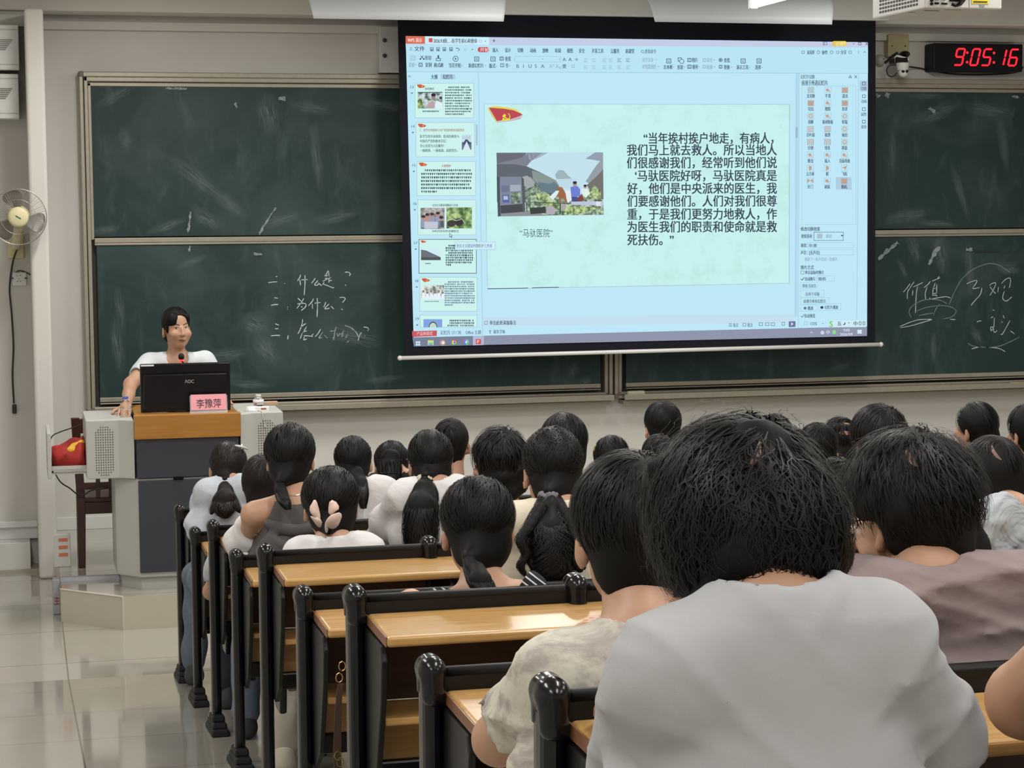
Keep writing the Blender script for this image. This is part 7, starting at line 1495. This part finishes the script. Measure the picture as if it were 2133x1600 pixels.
    s.cap(P0, Cx, .158, .135, 0, sq=(1.05, .74, 1)); s.cap(Cx, (SA+SB_)/2-V3(0, 0, .03), .133, .084, .05, sq=(1.1, .78, 1)); s.cap(SA, SB_, .057, .057, .04); s.cap(N+V3(0, .01, -.015), SA, .048, .053, .04); s.cap(N+V3(0, .01, -.015), SB_, .048, .053, .04)
    cu = []
    for Sx, Ex in ((SA, EA), (SB_, EB)): d = (Ex-Sx); c = Sx+d*.55; s.cap(Sx, c, .060, .062, .02); cu.append((c, d/np.linalg.norm(d)))
    s.ripple(.0035, waves(7, 18, 50, 77))
    for c, d in cu: s.cap(c+d*.042, c+d*.2, .061, .075, .004, op='sub')
    s.cap(N+V3(0, -.03, .02), N+V3(0, -.16, .03), .056, .078, .008, op='sub'); s.cap(N+V3(0, -.02, .03), lp(0, 0, -.02), .057, .072, .008, op='sub'); s.ell(N+V3(0, -.105, -.035), (.050, .09, .055), .01, op='sub')
    s.half((0, 0, ST+.74), (0, 0, -1)); s.build('blouse', CL['teacher'], t, O)
    s = SDF((N[0]-.3, Yt-.15, ST), (N[0]+.3, Yt+.35, ST+1.0), .012); s.cap(P0+V3(0, 0, .05), P0-V3(0, 0, .05), .15, .155, 0, sq=(1.05, .75, 1))
    for sx in (-1, 1): kn, an = V3(N[0]+sx*.10, Yt+.11, ST+.45), V3(N[0]+sx*.10, Yt+.14, ST+.09); s.cap(V3(N[0]+sx*.085, Yt+.12, ST+.80), kn, .10, .075, .03); s.cap(kn, an, .075, .065, .02)
    s.build('trousers', CL['trousers'], t, O)
    for sx in (-1, 1):
        an = V3(N[0]+sx*.10, Yt+.14, ST); s = SDF(an+V3(-.08, -.26, -.02), an+V3(.08, .1, .12), .01); s.cap(an+V3(0, .03, .04), an+V3(0, -.14, .03), .043, .036, 0); s.half(an, (0, 0, -1)); s.build('shoe', CL['shoe_dark'], t, O)
lecturer()
# ================================================================== small things on the desks
dA = .8693-.067; dB = .8008-.067
def on_desk(px, py, k):
    "point on desk row k's top under the sight line"
    z = gz(Yk(k))+(dA if k % 2 == 0 else dB); return atz(px, py, z)
p = on_desk(796, 1098, 6)
t = empty('smartphone', tuple(p+np.array([0, 0, .0])), 'smartphone with a pale case lying face up on the desk beside the white blouse', 'phone')
t.rotation_euler = (0, 0, math.radians(-62))
b = MB(); b.box(-.036, .036, -.075, .075, 0, .009); b.build('phone_case', mat('pale_phone_case', (.60, .54, .46), .4), t, bevel=.004, seg=3)
b = MB(); b.box(-.032, .032, -.071, .071, .009, .0096); b.build('screen', M['black'], t)
p = on_desk(534, 1147, 5); b = MB(); b.box(-.11, .05, -.05, .06, 0, .006); o = b.build('paper_sheets', M['paper'], loc=tuple(p+np.array([.03, 0, .001]))); o.rotation_euler = (0, 0, math.radians(35)); tag(o, 'sheets of white paper on the desk under the white sleeve', 'paper')
p = on_desk(1800, 1178, 2); b = MB(); b.box(-.13, .13, -.09, .09, 0, .004); o = b.build('paper_sheets', M['paper'], loc=tuple(p+np.array([0, 0, .001]))); o.rotation_euler = (0, 0, math.radians(12)); tag(o, 'white ruled paper lying on the desk below the raised forearm', 'paper')
# brown bag hanging at the third row, strap and buckle showing
q = at(706, 1440, Yk(2)-.10)
t = empty('bag_strap', tuple(q), 'brown leather bag strap with gold buckles hanging under a desk', 'strap'); O = np.array(q)
M['strap'] = mat('brown_leather_strap', (.05, .025, .015), .5); M['bag'] = mat('black_bag_fabric', (.012, .012, .014), .75)
b = MB(); P = [at(x, y, Yk(2)-.10)-O for x, y in ((709, 1425), (706, 1450), (704, 1500), (702, 1560), (703, 1600), (705, 1640))]
vs = []
for i, p in enumerate(P): w = .006+.003*min(i, 3)/3; vs += [p+np.array([-w, 0, 0]), p+np.array([w, 0, 0])]
b.add(vs, [(2*i, 2*i+1, 2*i+3, 2*i+2) for i in range(len(P)-1)]); o = b.build('strap', M['strap'], t); sd = o.modifiers.new('th', 'SOLIDIFY'); sd.thickness = .003
for x, y in ((713, 1388), (707, 1412), (704, 1575), (709, 1588)):
    b = MB(); c = at(x, y, Yk(2)-.105)-O; b.tube([c+np.array([.008*math.cos(a), 0, .011*math.sin(a)]) for a in np.linspace(0, 6.283, 9)], .0014, 5, caps=False); b.build('buckle', M['gold'], t)
